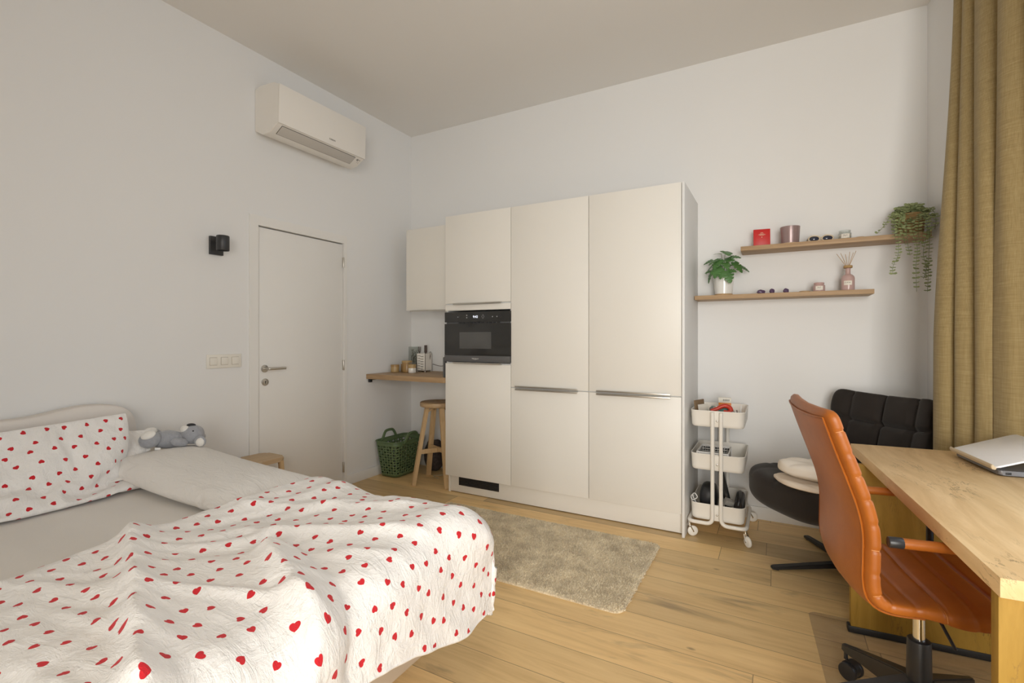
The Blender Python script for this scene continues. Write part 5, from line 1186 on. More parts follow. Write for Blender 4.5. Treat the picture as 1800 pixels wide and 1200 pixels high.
0,0,0,0,0,-1,-1,0,1,20,0,1,1,-1,0,0,0,1,-2,-1,-1,2,0,0,1,1,0,-1,1,-1,-1,0,0,0,1,0,20,0,1,0,0,-1,1,0,0,1,0,-1,-1,1,0,0,0,0,1,-1,0,0,0,0,1,-1,-1,20,1,-1,0,1,1,0,0,-1,0,0,1,-1,-3,3,0,0,0,0,1,0,-1,1,-1,0,1,-1,20,1,0,0,0,0,0,0,1,0,0,-1,1,-1,-2,-2,-2,2,5,-1,0,1,-1,1,-1,-1,1,20,0,1,
0,0,0,0,0,0,0,-1,1,0,1,-4,1,2,0,-4,4,0,0,0,0,0,1,-1,20,-2,3,0,1,0,0,0,-1,0,0,-1,-1,0,2,1,-1,-1,1,-2,2,1,0,0,0,-1,1,20,0,-1,-1,-2,-1,4,-2,4,0,1,-1,1,-1,1,-1,0,-1,0,1,1,-1,0,0,0,0,0,20,1,-2,2,0,1,-10,7,-7,-3,-10,10,3,-3,-4,-4,-13,16,5,4,2,4,2,1,0,0,0,20,1,-1,-3,-2,-2,4,-10,-1,-1,5,-13,-13,-10,-2,
11,23,-5,-4,-2,-5,-7,11,9,7,8,3,859,-19,-18,-19,-18,-19,-19,-19,-19,-19,-14,-19,-18,-18,-17,-16,-1,-1,-4,-8,-8,-7,-7,-7,-8,-8,-9,0,5,0,1,0,0,1,1,-1,1,-5,1,6,1,0,-2,-1,-10,3,-11,1,3,2,-1,11,2,-10,0,-1,1,1,1,1,0,0,1,2,1,-1,-5,2,1,2,-1,6,-11,-1,-6,-1,0,11,-4,3,-4,0,-1,1,1,0,1,1,0,-1,2,3,0,-2,-2,3,0,-14,14,-6,2,-5,2,0,-4,0,3,1,
0,-5,-1,3,1,1,-1,4,1,-1,2,2,1,0,-5,1,-2,-5,0,3,0,-3,3,3,2,-6,2,0,3,-1,-6,0,0,3,3,0,5,-4,0,1,1,4,-4,1,-17,11,-2,2,0,3,-5,2,-6,5,0,-4,2,4,5,0,1,-7,5,-1,2,0,-1,4,-5,-1,-1,-6,6,-2,-1,0,2,2,-6,-1,4,0,8,-2,3,-3,1,-2,4,-3,-4,2,2,2,-8,4,2,0,0,-3,0,-3,0,-3,7,-10,-1,14,0,1,5,-1,0,0,2,-1,2,-1,-4,-2,
-1,0,2,3,2,1,-11,4,1,-3,4,-6,5,-6,-3,0,-8,-1,2,1,4,1,0,0,-1,0,1,-1,2,-7,1,11,2,-1,-4,1,-2,-2,-7,6,1,4,0,3,-2,-6,0,-1,3,1,-1,1,0,-1,2,-1,0,6,-2,3,-2,-1,4,-5,-1,-2,-2,5,-4,0,-5,3,7,0,-2,-7,3,0,-1,2,-1,-1,-1,5,-10,5,7,-1,5,-2,-2,-9,12,-11,4,0,0,9,-1,-5,-3,-3,5,-5,0,0,-1,2,-2,4,-4,6,-10,12,5,-1,-2,-1,-5,-1,
-4,5,3,0,-2,-5,0,3,2,-5,-1,-1,1,1,1,4,-1,0,0,2,-2,8,2,0,0,-4,-5,-2,8,-7,0,-2,0,-4,-2,-1,1,2,5,-2,-2,-1,0,1,4,-2,4,-8,8,3,3,1,1,-15,5,-3,4,0,-3,-1,4,-1,3,2,-2,-5,4,6,1,0,0,-1,-5,4,1,-7,-1,0,3,-2,0,0,0,0,0,-3,8,0,-1,-4,0,2,6,-1,-4,2,-2,1,-3,5,-11,6,-5,1,3,0,1,-1,0,0,0,0,6,-6,4,1,-1,3,1,-3,
2,0,-3,2,-3,2,-5,9,-14,-7,5,3,1,3,-1,1,0,0,0,2,3,-7,1,4,0,1,1,-2,0,1,-1,2,-3,7,-11,-8,8,-8,6,-2,5,1,0,0,0,0,-5,1,10,2,2,-3,-1,-3,0,-1,0,1,0,2,-6,-3,7,-8,11,-12,10,-5,2,0,-1,0,0,7,0,-7,0,-1,0,1,0,0,1,0,-3,0,-2,3,3,-6,16,-5,2,-7,-4,2,-1,1,0,0,2,1,1,-1,-1,0,-4,2,0,-1,-2,3,-4,3,-5,3,16,-5,-5,-1,
-1,3,-3,0,-1,1,0,-8,0,0,1,1,4,2,-1,0,0,1,-4,2,-2,13,3,-9,-9,-6,0,0,10,5,-2,1,-3,0,6,-1,1,-2,-1,-5,0,0,-1,-1,1,2,-2,8,-7,-7,7,-4,0,-2,2,2,7,-2,-3,2,0,-7,4,-3,-2,-2,1,0,3,1,2,0,2,3,-5,-5,3,-1,2,0,-2,2,-3,9,0,-2,0,0,3,-10,0,2,4,-5,0,-3,0,-1,0,0,2,2,11,0,-13,3,0,-1,3,3,3,2,-5,0,0,0,2,-2,1,-2,
9,-1,-1,0,0,0,-1,1,3,-6,-2,1,-5,-1,0,2,4,1,1,-4,0,0,-3,3,8,2,-1,-7,2,1,0,1,-2,1,2,-6,-3,1,-3,0,2,0,2,2,0,2,-4,0,0,7,1,-6,-5,3,3,0,0,0,-2,4,0,-6,2,-1,-4,1,0,0,2,2,2,0,-1,-2,0,0,-1,-4,-1,2,-2,1,3,1,1,3,-3,-3,3,-2,-1,-1,1,2,-2,4,1,3,-2,-3,1,5,0,-7,2,6,1,-2,1,-4,0,1,1,-1,3,-3,-2,0,0,4,
-3,1,2,2,2,-10,13,0,-2,0,1,4,-5,1,3,-4,3,1,-2,-5,3,-3,-1,-1,1,5,-5,1,2,3,1,-3,2,1,1,-11,0,9,-3,2,-2,-2,1,-3,-3,-1,1,-5,2,1,1,1,-4,0,3,1,2,1,-1,-3,4,1,-6,0,-1,-3,2,1,0,-1,0,-1,-1,0,-1,0,1,1,-2,0,1,2,2,3,1,-4,2,-1,2,-5,0,0,2,-6,-1,3,0,-3,2,-1,-2,2,-2,1,1,0,1,-1,1,3,3,-3,0,1,-1,4,-3,0,-6,7,
0,-1,-5,3,0,-3,-1,1,-1,0,0,0,0,0,9,-4,3,0,1,-6,0,3,0,0,0,6,-9,4,-1,0,-6,0,0,0,-1,0,1,1,-1,1,2,6,-2,8,-7,-6,2,7,-9,5,-1,0,-7,6,-3,-1,-2,1,0,-1,0,0,1,1,-1,0,-1,8,3,-1,5,6,-2,-2,-9,0,-4,3,0,1,-7,-1,-1,1,-1,-1,1,0,0,-1,-1,3,-1,19,-2,-8,10,-16,-10,-8,7,1,4,4,7,859,-19,-18,-19,-18,-19,-19,-19,-19,-19,-14,-19,-18,-18,-17,
-16,-1,-1,-4,-8,-8,-7,-7,-7,-8,-8,-9,0,-3,-2,-1,2,0,0,0,-1,0,-5,3,1,1,1,-1,-17,3,-4,1,0,0,-2,1,3,6,12,0,0,0,0,-4,3,-1,-1,1,1,1,-3,-2,-1,-3,0,1,-11,0,2,6,-3,4,3,5,7,-7,0,-2,2,1,1,-4,1,0,-1,-2,-1,0,0,0,2,1,2,-4,2,-5,-5,6,3,3,6,-11,4,0,0,-2,2,-1,0,-1,0,1,1,0,0,0,-1,0,2,3,-1,-8,7,-4,4,-2,6,-12,6,0,
0,-1,2,-3,0,1,0,0,-1,0,0,0,0,4,1,-2,-5,1,9,-12,8,-6,10,-12,6,0,-1,0,0,-2,1,0,0,0,0,0,0,-1,0,1,-3,-1,0,2,6,-11,9,-6,10,-11,6,0,0,1,0,-1,0,0,1,-1,0,0,1,-1,1,0,0,2,1,-2,3,-11,5,-3,4,0,1,0,0,5,2,0,1,0,-1,-1,0,0,0,0,0,0,1,0,-2,-2,4,-6,4,-1,1,5,-7,4,0,0,-5,-2,0,-2,1,0,0,0,0,1,-1,0,0,-1,
-1,1,-1,-3,3,0,1,1,-2,3,0,0,0,4,-1,0,1,-1,0,-1,1,0,-1,0,1,-1,0,0,-2,1,-1,1,2,0,-1,1,0,0,0,6,-10,1,0,0,-1,0,1,-1,0,0,1,-1,1,2,0,0,-1,-2,2,-2,0,1,0,0,0,5,-9,6,-2,0,-1,1,0,-1,1,0,0,1,1,-1,-2,-1,0,0,3,-3,3,-3,2,0,0,5,-10,3,0,5,0,1,-1,0,1,-1,0,0,-1,0,0,-1,1,1,2,0,-2,-3,3,-1,1,3,-8,5,
0,0,-3,0,-1,1,0,0,0,0,0,0,-1,0,1,0,-1,-1,0,1,1,2,-2,2,-5,3,0,0,0,0,0,1,-1,0,0,0,0,0,-1,0,1,0,-1,1,0,0,0,-1,-2,3,-2,6,-4,0,0,0,0,0,-1,0,0,0,0,0,1,0,0,0,-1,2,-1,0,0,1,-1,2,-2,0,-4,8,-4,0,0,0,0,0,0,0,0,0,0,0,0,1,-1,1,-2,1,0,0,-1,3,-3,1,0,0,-4,7,-3,0,0,0,0,1,-1,0,0,0,0,0,
-1,0,0,1,-1,1,0,0,-2,2,1,-1,0,0,-3,5,-2,0,0,0,-1,1,0,0,0,-1,1,0,0,0,0,0,0,1,-2,1,0,0,0,0,0,0,-2,2,0,0,0,0,0,0,0,0,0,0,0,0,0,0,0,-1,-1,3,-1,1,-2,1,0,0,0,0,0,0,0,0,1,-1,0,0,1,-1,-1,1,0,-1,0,1,0,0,-1,2,-1,1,-1,0,0,0,0,0,1,0,0,-1,1,1,-1,0,1,0,-1,0,1,-1,0,-1,2,0,-1,0,0,0,
0,0,0,0,0,-1,0,-1,1,0,-1,2,-2,1,0,0,0,2,1,-1,0,-4,2,0,-1,1,0,0,0,0,2,-2,0,0,1,0,-1,0,-1,1,0,0,0,0,-2,0,0,1,2,-1,1,0,2,-3,0,0,0,-2,4,-2,0,0,0,1,0,0,0,-1,0,1,0,0,0,0,0,1,-1,-1,1,-4,4,-1,2,-2,0,-2,2,0,0,-1,1,0,0,0,0,1,0,0,0,0,1,-1,1,-1,2,-4,1,-1,1,-2,3,-1,0,0,0,1,0,-1,0,0,
0,2,-1,-1,1,-1,1,-1,2,-3,3,-4,2,3,-2,-1,0,-1,1,0,0,0,0,0,0,0,0,0,-1,1,2,-1,1,-2,1,-1,2,-2,1,0,3,-1,0,2,-5,0,0,0,0,0,1,0,-1,1,0,-1,0,-2,3,1,1,-2,0,0,0,0,1,-6,7,1,-1,5,0,0,-2,0,0,0,0,1,-1,0,1,-1,0,-2,-1,1,6,0,-3,1,-1,1,-2,-7,0,-1,0,0,2,11,0,0,1,0,0,0,0,-1,1,0,0,0,3,-5,1,4,-3,2,
-2,0,-1,0,0,3,-3,-2,-5,0,2,-1,-1,1,0,0,0,-1,1,0,0,-2,7,-2,-2,2,-3,3,-3,0,-1,1,-4,8,-5,-3,0,0,0,1,0,0,0,0,0,0,0,0,-1,-3,9,2,1,-1,-8,1,0,1,-3,3,-7,9,-6,0,0,1,0,-1,1,0,0,1,0,1,0,-1,-4,-6,1,3,10,2,-7,2,-5,3,-3,2,-4,5,0,-1,2,1,0,-1,0,0,1,-1,0,2,1,1,-3,-5,-1,-3,8,7,-12,7,-4,1,0,0,0,0,1,0,
-1,0,0,2,1,-2,1,-1,-3,0,0,2,2,-2,-5,-2,2,8,-6,3,0,0,-1,1,0,2,-3,1,0,1,1,0,1,0,2,3,0,1,1,1,2,6,-1,-2,-2,-5,-6,-3,0,1,-1,0,3,1,1,1,1,-2,0,1,0,-2,-2,1,4,-3,16,3,0,0,-1,-2,-4,9,-1,-5,-6,-13])
CLOTH['white'] = ((2, 39, 23, 3), [
-1944,-5,-5,-4,-5,-5,-5,-4,-5,-14,16,1,2,2,3,3,3,2,3,3,3,3,3,-28,7,3,2,2,1,2,0,-4,21,-29,9,0,2,-1,0,0,-1,-1,-2,-2,-3,-5,-27,0,3,2,1,2,1,2,1,-1,8,-16,8,-2,0,-3,-1,0,-1,0,-1,-3,0,-27,-1,1,1,2,1,-1,4,7,-7,3,-2,-2,0,-3,3,-2,-1,-1,-1,-2,0,1,-27,0,-1,1,1,1,3,-2,0,-1,4,7,-12,2,2,-3,0,-1,0,-1,0,0,1,-27,-1,1,0,-1,
1,0,0,1,2,-2,1,1,-1,-1,-1,0,1,-1,0,-1,2,6,-24,1,-5,0,1,0,0,0,1,-1,1,0,3,-4,0,1,0,-1,0,-1,1,4,-2,-25,-2,2,-2,0,-1,1,0,-1,1,-1,0,0,1,0,0,-1,1,0,-1,3,1,-4,-28,1,0,-1,0,1,-1,1,0,0,0,0,0,-1,1,-1,1,-1,0,2,1,-3,0,-27,-1,1,1,-1,-1,1,-1,0,0,0,0,0,1,-1,1,-1,1,0,1,-1,-1,1,-28,1,-1,1,0,0,-1,0,1,0,
0,0,0,-1,0,0,1,-1,0,1,0,0,-1,-28,0,1,-1,0,0,1,0,-1,0,0,0,0,1,0,-1,0,1,0,0,-1,0,1,-27,0,-1,1,0,0,-1,0,0,0,0,0,0,0,0,1,0,0,1,-1,0,0,-1,-28,0,1,-1,0,0,0,1,0,0,0,0,0,0,-1,0,0,0,0,0,0,0,0,-27,0,-1,0,1,0,0,-1,0,0,0,0,0,0,1,0,-1,0,0,0,0,1,0,-28,0,1,0,-1,0,0,0,0,0,0,0,0,0,0,
0,1,0,0,0,0,-1,0,-27,-1,0,0,0,0,0,1,0,0,0,0,0,-1,0,0,0,0,0,0,0,0,1,-28,1,0,0,0,0,0,-1,0,0,0,0,0,1,0,0,0,0,0,0,0,0,-1,-28,0,0,0,0,0,0,0,0,0,0,0,0,0,0,0,0,0,0,0,0,0,0,-27,0,0,0,0,0,0,0,0,0,0,0,-1,0,0,0,0,0,0,1,0,0,0,-28,0,0,0,0,0,0,0,0,0,0,0,1,0,0,0,0,0,0,-1,
0,0,0,-27,0,0,0,0,0,0,-1,0,0,0,0,0,0,0,0,0,0,0,0,0,1,0,-28,0,0,0,0,0,0,1,0,0,-1,0,0,0,0,0,1,0,0,0,0,-1,0,-27,0,0,0,0,-1,0,0,0,0,1,0,0,0,0,0,-1,0,0,0,0,0,1,-28,0,0,0,0,1,0,0,-1,0,0,0,0,0,0,0,0,1,0,0,0,0,-1,-28,1,0,0,0,-1,0,0,1,-1,0,0,0,0,0,1,0,-1,0,0,0,0,0,-27,-1,
0,0,0,1,0,-1,0,1,0,0,0,0,0,-1,0,0,1,0,0,0,0,-28,0,1,-1,0,0,0,1,-1,0,0,0,0,0,0,0,1,0,-1,0,0,0,0,-27,0,-1,1,0,0,-1,0,1,0,0,-1,0,0,1,0,-1,0,1,0,0,0,0,-27,0,1,-1,0,0,0,0,-1,0,0,1,0,0,-1,0,0,1,-1,1,0,-1,0,-25,-1,-2,2,-1,-1,0,0,1,0,0,-1,0,0,0,1,0,-1,1,0,-1,2,-2,-28,1,1,-2,0,0,1,
0,-1,0,0,1,0,0,0,-1,0,1,-1,0,2,-2,2,-27,0,-1,1,0,0,-1,0,1,0,0,1,-2,1,-1,1,0,-1,1,0,-1,1,1,-28,0,1,-1,0,1,1,0,-1,0,0,0,6,-6,1,-1,-1,1,-1,0,2,1,-3,-27,0,1,-1,0,0,0,0,1,1,3,-2,1,-1,-2,-1,1,-1,0,-1,0,0,2,-28,2,-1,0,1,1,0,0,1,0,-2,9,-9,2,1,2,-4,-1,0,-1,-1,1,2,-27,4,-4,2,1,0,1,1,1,0,5,-8,
11,-6,-2,-3,7,-6,-2,0,-2,0,0,-20,-7,4,2,0,1,1,0,0,1,2,-4,1,2,4,6,-15,3,-1,-2,-1,-4,0,-23,4,2,0,2,1,1,2,1,5,-14,11,-15,8,12,-15,7,-1,-1,-2,-3,-2,-7,-1944,-5,-5,-4,-5,-5,-5,-4,-5,-14,16,1,2,2,3,3,3,2,3,3,3,3,3,-28,9,5,3,3,3,2,-1,-8,24,-11,-1,0,-2,-1,-2,-6,3,-1,-3,-3,-4,-8,-27,-1,3,2,3,2,4,5,13,-10,-5,0,-2,0,-3,-1,3,
-5,-3,0,0,-5,0,-27,1,0,-1,0,0,-1,0,0,0,0,0,0,1,0,0,0,0,1,-1,-1,2,-1,-27,0,-1,1,0,0,0,0,0,0,0,0,0,-1,0,1,0,0,-1,1,0,2,-1,-27,0,0,0,-1,0,0,0,0,0,0,0,0,0,1,-1,0,0,1,0,0,-1,8,-24,-4,0,0,0,0,0,0,0,0,0,0,0,0,0,0,0,0,0,0,0,3,0,-25,-1,-1,0,0,0,0,0,0,0,0,0,0,0,0,0,0,0,0,-1,0,1,
-1,-28,2,-1,-1,0,0,0,0,0,0,0,0,0,0,0,0,0,0,0,1,0,0,-1,-27,-1,0,0,0,0,0,0,0,0,0,0,0,0,0,0,0,0,0,0,1,-1,1,-28,0,1,0,0,0,0,0,0,0,0,0,0,0,0,0,0,0,0,0,0,-1,0,-28,1,-1,0,0,0,0,0,0,0,0,0,0,0,0,0,0,0,0,0,0,1,0,-27,-1,0,0,0,0,0,0,0,0,0,0,0,0,0,0,0,1,-1,0,0,0,0,-28,1,0,0,
0,0,0,0,0,0,0,0,0,0,0,0,0,-1,1,0,0,0,-1,-27,-1,0,0,0,0,0,0,0,0,0,0,0,0,0,0,0,0,0,0,0,0,1,-28,0,1,-1,0,0,1,0,0,0,0,0,-1,1,0,0,0,0,-1,1,0,-1,0,-27,0,-1,1,0,0,-1,0,0,0,0,0,1,-1,0,0,0,0,1,-1,0,1,0,-28,0,0,0,0,0,0,0,0,0,0,0,0,0,0,0,0,0,0,0,0,0,0,-28,1,0,0,0,0,0,0,0,
0,0,0,0,0,0,0,0,0,0,0,0,0,-1,-27,-1,0,0,0,0,0,0,0,0,0,0,0,0,0,0,0,0,0,0,0,0,1,-28,0,0,0,0,0,0,0,1,-1,0,0,0,0,0,0,0,0,0,0,1,-1,0,-27,0,0,0,0,0,0,0,-1,1,0,0,0,0,0,0,0,0,0,0,-1,1,0,-28,0,0,0,0,0,0,0,0,0,0,0,0,0,0,0,0,0,0,0,0,0,0,-27,-1,0,0,0,0,0,0,0,0,0,0,0,0,
0,0,1,0,0,0,0,0,0,-28,1,0,0,0,0,0,0,0,0,0,0,0,0,0,0,-1,0,0,0,0,0,0,-28,0,0,0,0,0,0,0,0,0,0,0,0,0,0,0,0,0,0,0,0,0,0,-27,0,0,0,0,0,0,0,-1,0,1,-1,1,0,0,0,0,0,0,-1,1,0,0,-28,0,0,0,0,0,0,0,1,0,-1,1,-1,0,0,0,0,0,0,1,-1,0,0,-27,-1,0,0,0,0,0,0,0,0,0,0,0,0,0,0,0,0,0,
0,0,1,0,-27,0,0,0,0,0,0,0,0,0,0,0,0,0,0,0,0,0,0,0,0,-1,0,-25,-2,-1,0,0,0,0,0,0,0,0,0,0,0,0,0,0,0,0,0,0,0,0,-28,2,-2,0,0,1,-1,0,0,0,0,0,0,0,0,0,1,-1,0,0,1,0,1,-27,-1,2,-1,0,-1,1,0,0,0,0,0,0,0,0,0,-1,1,-1,1,-1,0,2,-28,1,0,-1,0,0,0,0,0,0,0,0,0,0,0,0,0,0,1,-1,1,1,-2,-27,
1,-2,1,-1,0,0,0,1,-1,1,-1,1,-1,1,0,-1,0,0,1,-1,2,0,-28,0,1,0,0,0,0,0,-2,2,-1,1,-1,1,-1,0,1,0,0,-1,1,0,2,-27,0,0,0,1,-1,0,0,0,-1,0,0,0,0,0,0,0,0,1,0,0,-1,1,-20,-8,4,6,-3,3,1,-1,4,-1,7,-8,0,-1,0,2,10,-10,-4,-3,-2,-3,0,-23,11,0,-3,6,1,2,4,0,8,-13,15,-7,1,13,-13,-15,5,-1,-2,-4,-3,-9,1105,24,24,23,24,24,
23,24,24,20,18,24,24,25,24,24,24,24,24,24,24,24,24,5,-7,0,2,0,0,1,0,-2,3,1,-3,1,-1,0,0,0,0,1,0,0,0,-8,5,-3,-4,0,0,0,0,0,1,0,5,2,-5,0,0,0,1,0,-1,0,1,-5,-3,4,-2,-1,-3,0,0,0,0,1,2,0,-2,2,0,0,1,-1,0,1,0,-3,-2,-4,4,0,-3,-1,-1,0,-1,1,0,-1,0,3,1,-1,1,-1,0,0,-1,0,-2,-2,-3,7,-5,-1,-1,-1,0,1,-1,0,0,1,
0,1,1,-1,0,0,0,0,-2,-2,-6,-9,13,2,-13,-2,0,0,-1,0,0,1,-1,0,1,0,0,0,0,0,-1,0,-3,-11,25,-10,4,16,-10,0,-1,1,0,0,0,0,0,0,0,0,0,1,-1,1,-3,-10,22,-9,-2,-1,-4,9,-1,-1,0,0,0,-1,1,0,0,0,0,0,-1,1,-1,-6,16,-7,-1,0,0,0,5,-1,-3,-1,0,0,0,0,0,0,0,0,0,0,0,-1,6,-8,5,-2,0,-1,4,-6,1,4,-2,0,0,0,0,0,-1,1,0,0,
0,-1,-1,-2,8,-4,0,0,3,-6,3,0,-2,2,0,0,0,0,0,0,0,0,0,0,-3,0,5,-3,0,1,1,-3,4,-1,-1,1,-1,0,0,0,0,0,0,0,0,0,0,2,1,-3,-3,3,0,0,2,0,-2,0,0,1,-1,0,0,0,0,0,0,0,0,-1,0,-1,1,3,-4,2,0,0,-1,2,0,-1,0,0,0,0,-1,1,0,-1,1,-1,1,0,1,-1,-1,2,0,1,-1,1,-1,0,0,0,0,0,0,0,0,0,0,0,1,-1,0,-1,0,2,
1,-2,0,1,-2,1,1,0,-1,0,0,0,0,0,0,0,-1,0,0,1,0,1,-1,-1,1,0,-2,5,-1,-3,1,0,0,0,0,0,0,0,0,1,-1,0,0,-1,0,-1,1,1,0,1,-4,1,3,0,-1,0,0,0,0,0,0,0,-1,1,0,-1,2,-1,1,-1,0,0,2,0,-2,-1,-1,2,0,0,0,0,0,0,0,0,0,0,1,-3,0,2,0,0,0,-1,0,3,-1,0,-1,0,0,0,0,0,0,0,0,0,0,-2,4,0,-2,2,-2,0,-2,1,
-1,1,1,0,0,0,0,0,-1,1,0,0,0,0,1,-1,1,-1,-1,1,0,3,-1,-2,0,-1,1,0,0,0,0,0,0,0,0,0,0,0,0,0,0,-1,1,0,-1,0,2,-1,0,0,0,0,0,0,0,0,0,0,0,0,1,-1,-1,2,0,-1,0,-1,0,-1,3,0,-2,1,0,0,0,0,0,0,0,0,1,-1,0,1,-1,0,0,0,-1,0,1,-2,0,2,0,-1,1,0,0,0,0,0,0,-1,1,1,-2,1,1,0,1,1,-1,-1,0,-1,0,0,
1,0,0,0,0,0,0,0,0,0,0,2,-4,0,1,0,0,0,-1,0,2,-1,0,0,-1,1,0,-1,1,0,0,1,-2,1,-1,4,-2,-1,0,-3,1,2,1,-2,1,0,0,0,0,0,0,0,0,0,0,2,-4,4,-6,4,0,7,-8,6,-1,-7,3,0,0,0,0,0,0,0,0,0,0,0,0,2,-5,8,-8,3,-11,17,-6,-7,8,-2,1,0,0,0,0,0,0,0,0,0,0,0,2,2,-3,4,-6,-1,-6,-2,9,-2,2,0,0,0,0,0,0,0,
0,-1,1,0,0,0,1,-5,5,-7,-2,-1,2,2,-1,0,0,0,0,0,0,0,0,-1,1,-1,0,1,1,1,-1,-7,16,-1,-2,5,-5,2,1,0,0,1,0,-1,1,-1,-1,0,1,0,0,-1,1,7,2,-8,-1,0,-6,4,3,1,0,0,-1,1,-1,0,0,-1,0,0,0,0,1,0,2,1,-10,1,8,-12,4,0,-1,1,0,0,0,1,-5,0,2,0,-1,0,0,0,1,2,3,7,6,-22,16,1,0,0,0,0,0,0,-1,4,-1,-4,0,0,0,-1,
0,1,1,-2,9,-19,14,6,0,0,0,0,0,0,-1,0,-1,0,1,1,0,-4,1,0,-1,0,9,0,-14,15,0,-1,0,0,-1,1,0,-1,0,0,1,4,-5,-3,4,0,-1,0,0,-1,7,1105,24,24,23,24,24,23,24,24,20,18,24,24,25,24,24,24,24,24,24,24,24,24,5,-10,-1,1,1,0,1,-1,-3,2,6,0,1,-1,0,1,0,-1,1,0,0,0,-9,5,-3,-4,-1,-2,0,0,1,3,2,1,0,-1,1,0,-1,1,1,-1,0,0,-6,-2,
4,3,-8,-1,1,0,0,0,1,0,0,0,0,0,0,1,-1,0,0,1,-1,-10,3,4,-9,5,0,0,0,0,0,0,0,0,0,0,0,0,0,0,1,0,-1,0,7,-14,7,-7,0,0,-1,1,0,1,-1,0,0,0,0,0,0,0,0,0,0,0,0,-2,-16,13,-11,-3,0,1,0,0,0,0,0,0,0,0,0,0,0,0,-1,1,0,-1,-10,21,-10,19,-8,-1,0,0,0,0,0,0,0,0,0,0,0,0,0,0,0,0,-1,7,-5,-2,-5,12,-5,0,
0,0,0,0,0,0,0,0,0,0,-1,1,0,0,0,-4,7,-2,0,0,-4,4,1,-1,0,0,0,0,0,0,0,0,0,0,0,0,0,0,4,-4,0,0,0,0,0,0,0,0,0,0,0,0,0,0,0,0,0,0,0,0,0,1,-1,0,0,1,-2,1,-1,1,0,0,0,0,0,0,0,0,0,1,-1,0,0,0,0,0,0,1,-4,3,0,1,-1,0,0,0,0,0,0,0,0,0,-1,1,0,0,0,0,1,-1,0,3,-4,1,0,0,0,0,0,0,
0,0,0,0,0,0,0,0,-1,1,0,-2,2,0,0,0,0,-1,1,0,0,0,0,0,0,0,0,0,0,0,0,1,-1,0,2,-1,1,-2,1,0,1,-1,0,0,0,0,0,0,0,0,0,0,0,0,-1,1,0,-2,2,0,1,-1,0,-1,1,0,0,0,0,0,0,0,0,0,0,0,0,1,-1,0,2,-2,0,-1,1,0,0,0,0,0,0,0,0,0,0,0,0,0,0,0,0,0,1,0,-1,0,-1,1,0,1,-1,0,0,0,0,0,0,0,0,0,
0,0,0,0,0,0,-2,2,0,1,-1,0,-1,1,0,0,0,0,0,0,0,0,0,0,0,0,0,0,0,1,-1,0,0,0,0,1,-1,0,0,0,0,0,0,0,0,0,0,0,0,0,0,0,0,0,0,0,-1,1,0,0,0,0,0,0,0,0,0,0,0,0,0,0,0,0,0,0,0,0,0,1,-1,-1,1,0,0,0,0,0,0,0,0,0,0,0,0,-1,1,0,0,0,0,-1,1,0,0,0,0,0,0,0,0,0,0,0,0,0,0,0,0,0,
0,0,0,0,0,0,0,0,0,0,0,0,0,0,0,0,0,0,0,0,0,1,-1,0,0,0,0,1,-1,0,0,0,0,0,0,0,0,0,0,0,0,0,0,0,0,0,0,0,1,1,0,-1,0,1,-1,0,0,0,0,0,0,0,0,0,1,-1,0,0,1,-1,0,-1,0,1,-1,0,0,0,0,0,0,0,0,0,0,0,0,-1,1,0,-1,0,1,0,0,0,1,-1,0,-1,1,0,0,0,0,0,0,0,0,0,1,-1,0,1,-1,0,-2,2,7,-9,
2,0,0,0,0,0,0,0,0,0,0,0,0,0,0,0,0,0,-1,2,-1,-11,18,-7,0,1,-1,0,0,0,0,0,0,0,0,0,0,0,0,0,0,0,1,-2,-1,-8,10,-1,-1,1,0,0,0,0,0,0,0,0,0,0,0,0,0,0,0,1,-7,-2,4,3,-5,0,0,0,0,0,0,0,0,0,0,0,0,0,0,0,0,1,-2,11,-1,5,-8,4,0,0,0,-1,1,0,0,0,0,0,0,0,0,0,0,0,0,-7,8,-1,-7,7,1,0,0,0,
1,-1,0,0,0,0,0,0,0,0,0,0,0,0,10,-17,1,-4,2,2,0,-1,0,-1,1,0,0,0,1,-1,0,0,0,0,-1,0,0,3,9,6,-9,3,0,0,0,1,0,-1,0,0,0,-1,1,0,0,0,0,0,-1,1,1,6,-19,17,4,1,-1,1,-1,0,0,1,-2,-1,0,-1,1,-1,-2,-2,0,1,0,5,5,-14,16,0,0,1,-1,0,1,0,-2,0,0,-1,1,-5,-3,2,2,-1,0,0,0,9,588,-2,-2,-2,-3,-2,-2,-2,-2,1,1,1,
1,1,1,1,1,1,0,1,1,0,1,-2,23,2,3,3,-1,2,1,-4,5,-10,7,-1,1,-1,1,1,-2,0,-3,-2,-3,-22,-1,3,13,2,1,3,0,1,2,-1,4,-14,10,-1,0,-4,0,0,-2,0,-2,-12,-3,-1,1,4,7,2,3,-1,5,5,-5,2,-1,-2,0,-4,4,-4,-1,-2,-1,-7,-2,-3,-1,0,2,4,5,0,6,-3,1,-3,7,6,-16,5,4,-5,-1,-2,1,-3,-4,-2,-3,-2,3,1,1,1,4,-1,2,0,6,-4,1,2,-1,-3,-3,1,
1,-3,-4,-3,-3,1,-4,0,5,2,1,-1,4,-2,2,-1,2,1,6,-8,-2,3,0,-2,-2,-2,-2,-2,8,5,-1,-8,6,1,2,-3,3,-1,1,-1,0,-1,0,2,1,-1,0,0,-2,-6,11,-8,0,2,3,-5,2,0,1,0,1,-1,1,-1,1,-1,3,-2,-1,-1,-1,-7,14,-9,1,0,0,0,-7,1,9,0,-1,1,0,0,0,-1,2,-3,2,-1,0,-1,6,-10,5,-2,-1,2,-4,8,-1,-7,5,1,-2,1,-1,1,0,1,0,-1,0,-2,-3,-3,9,-4,
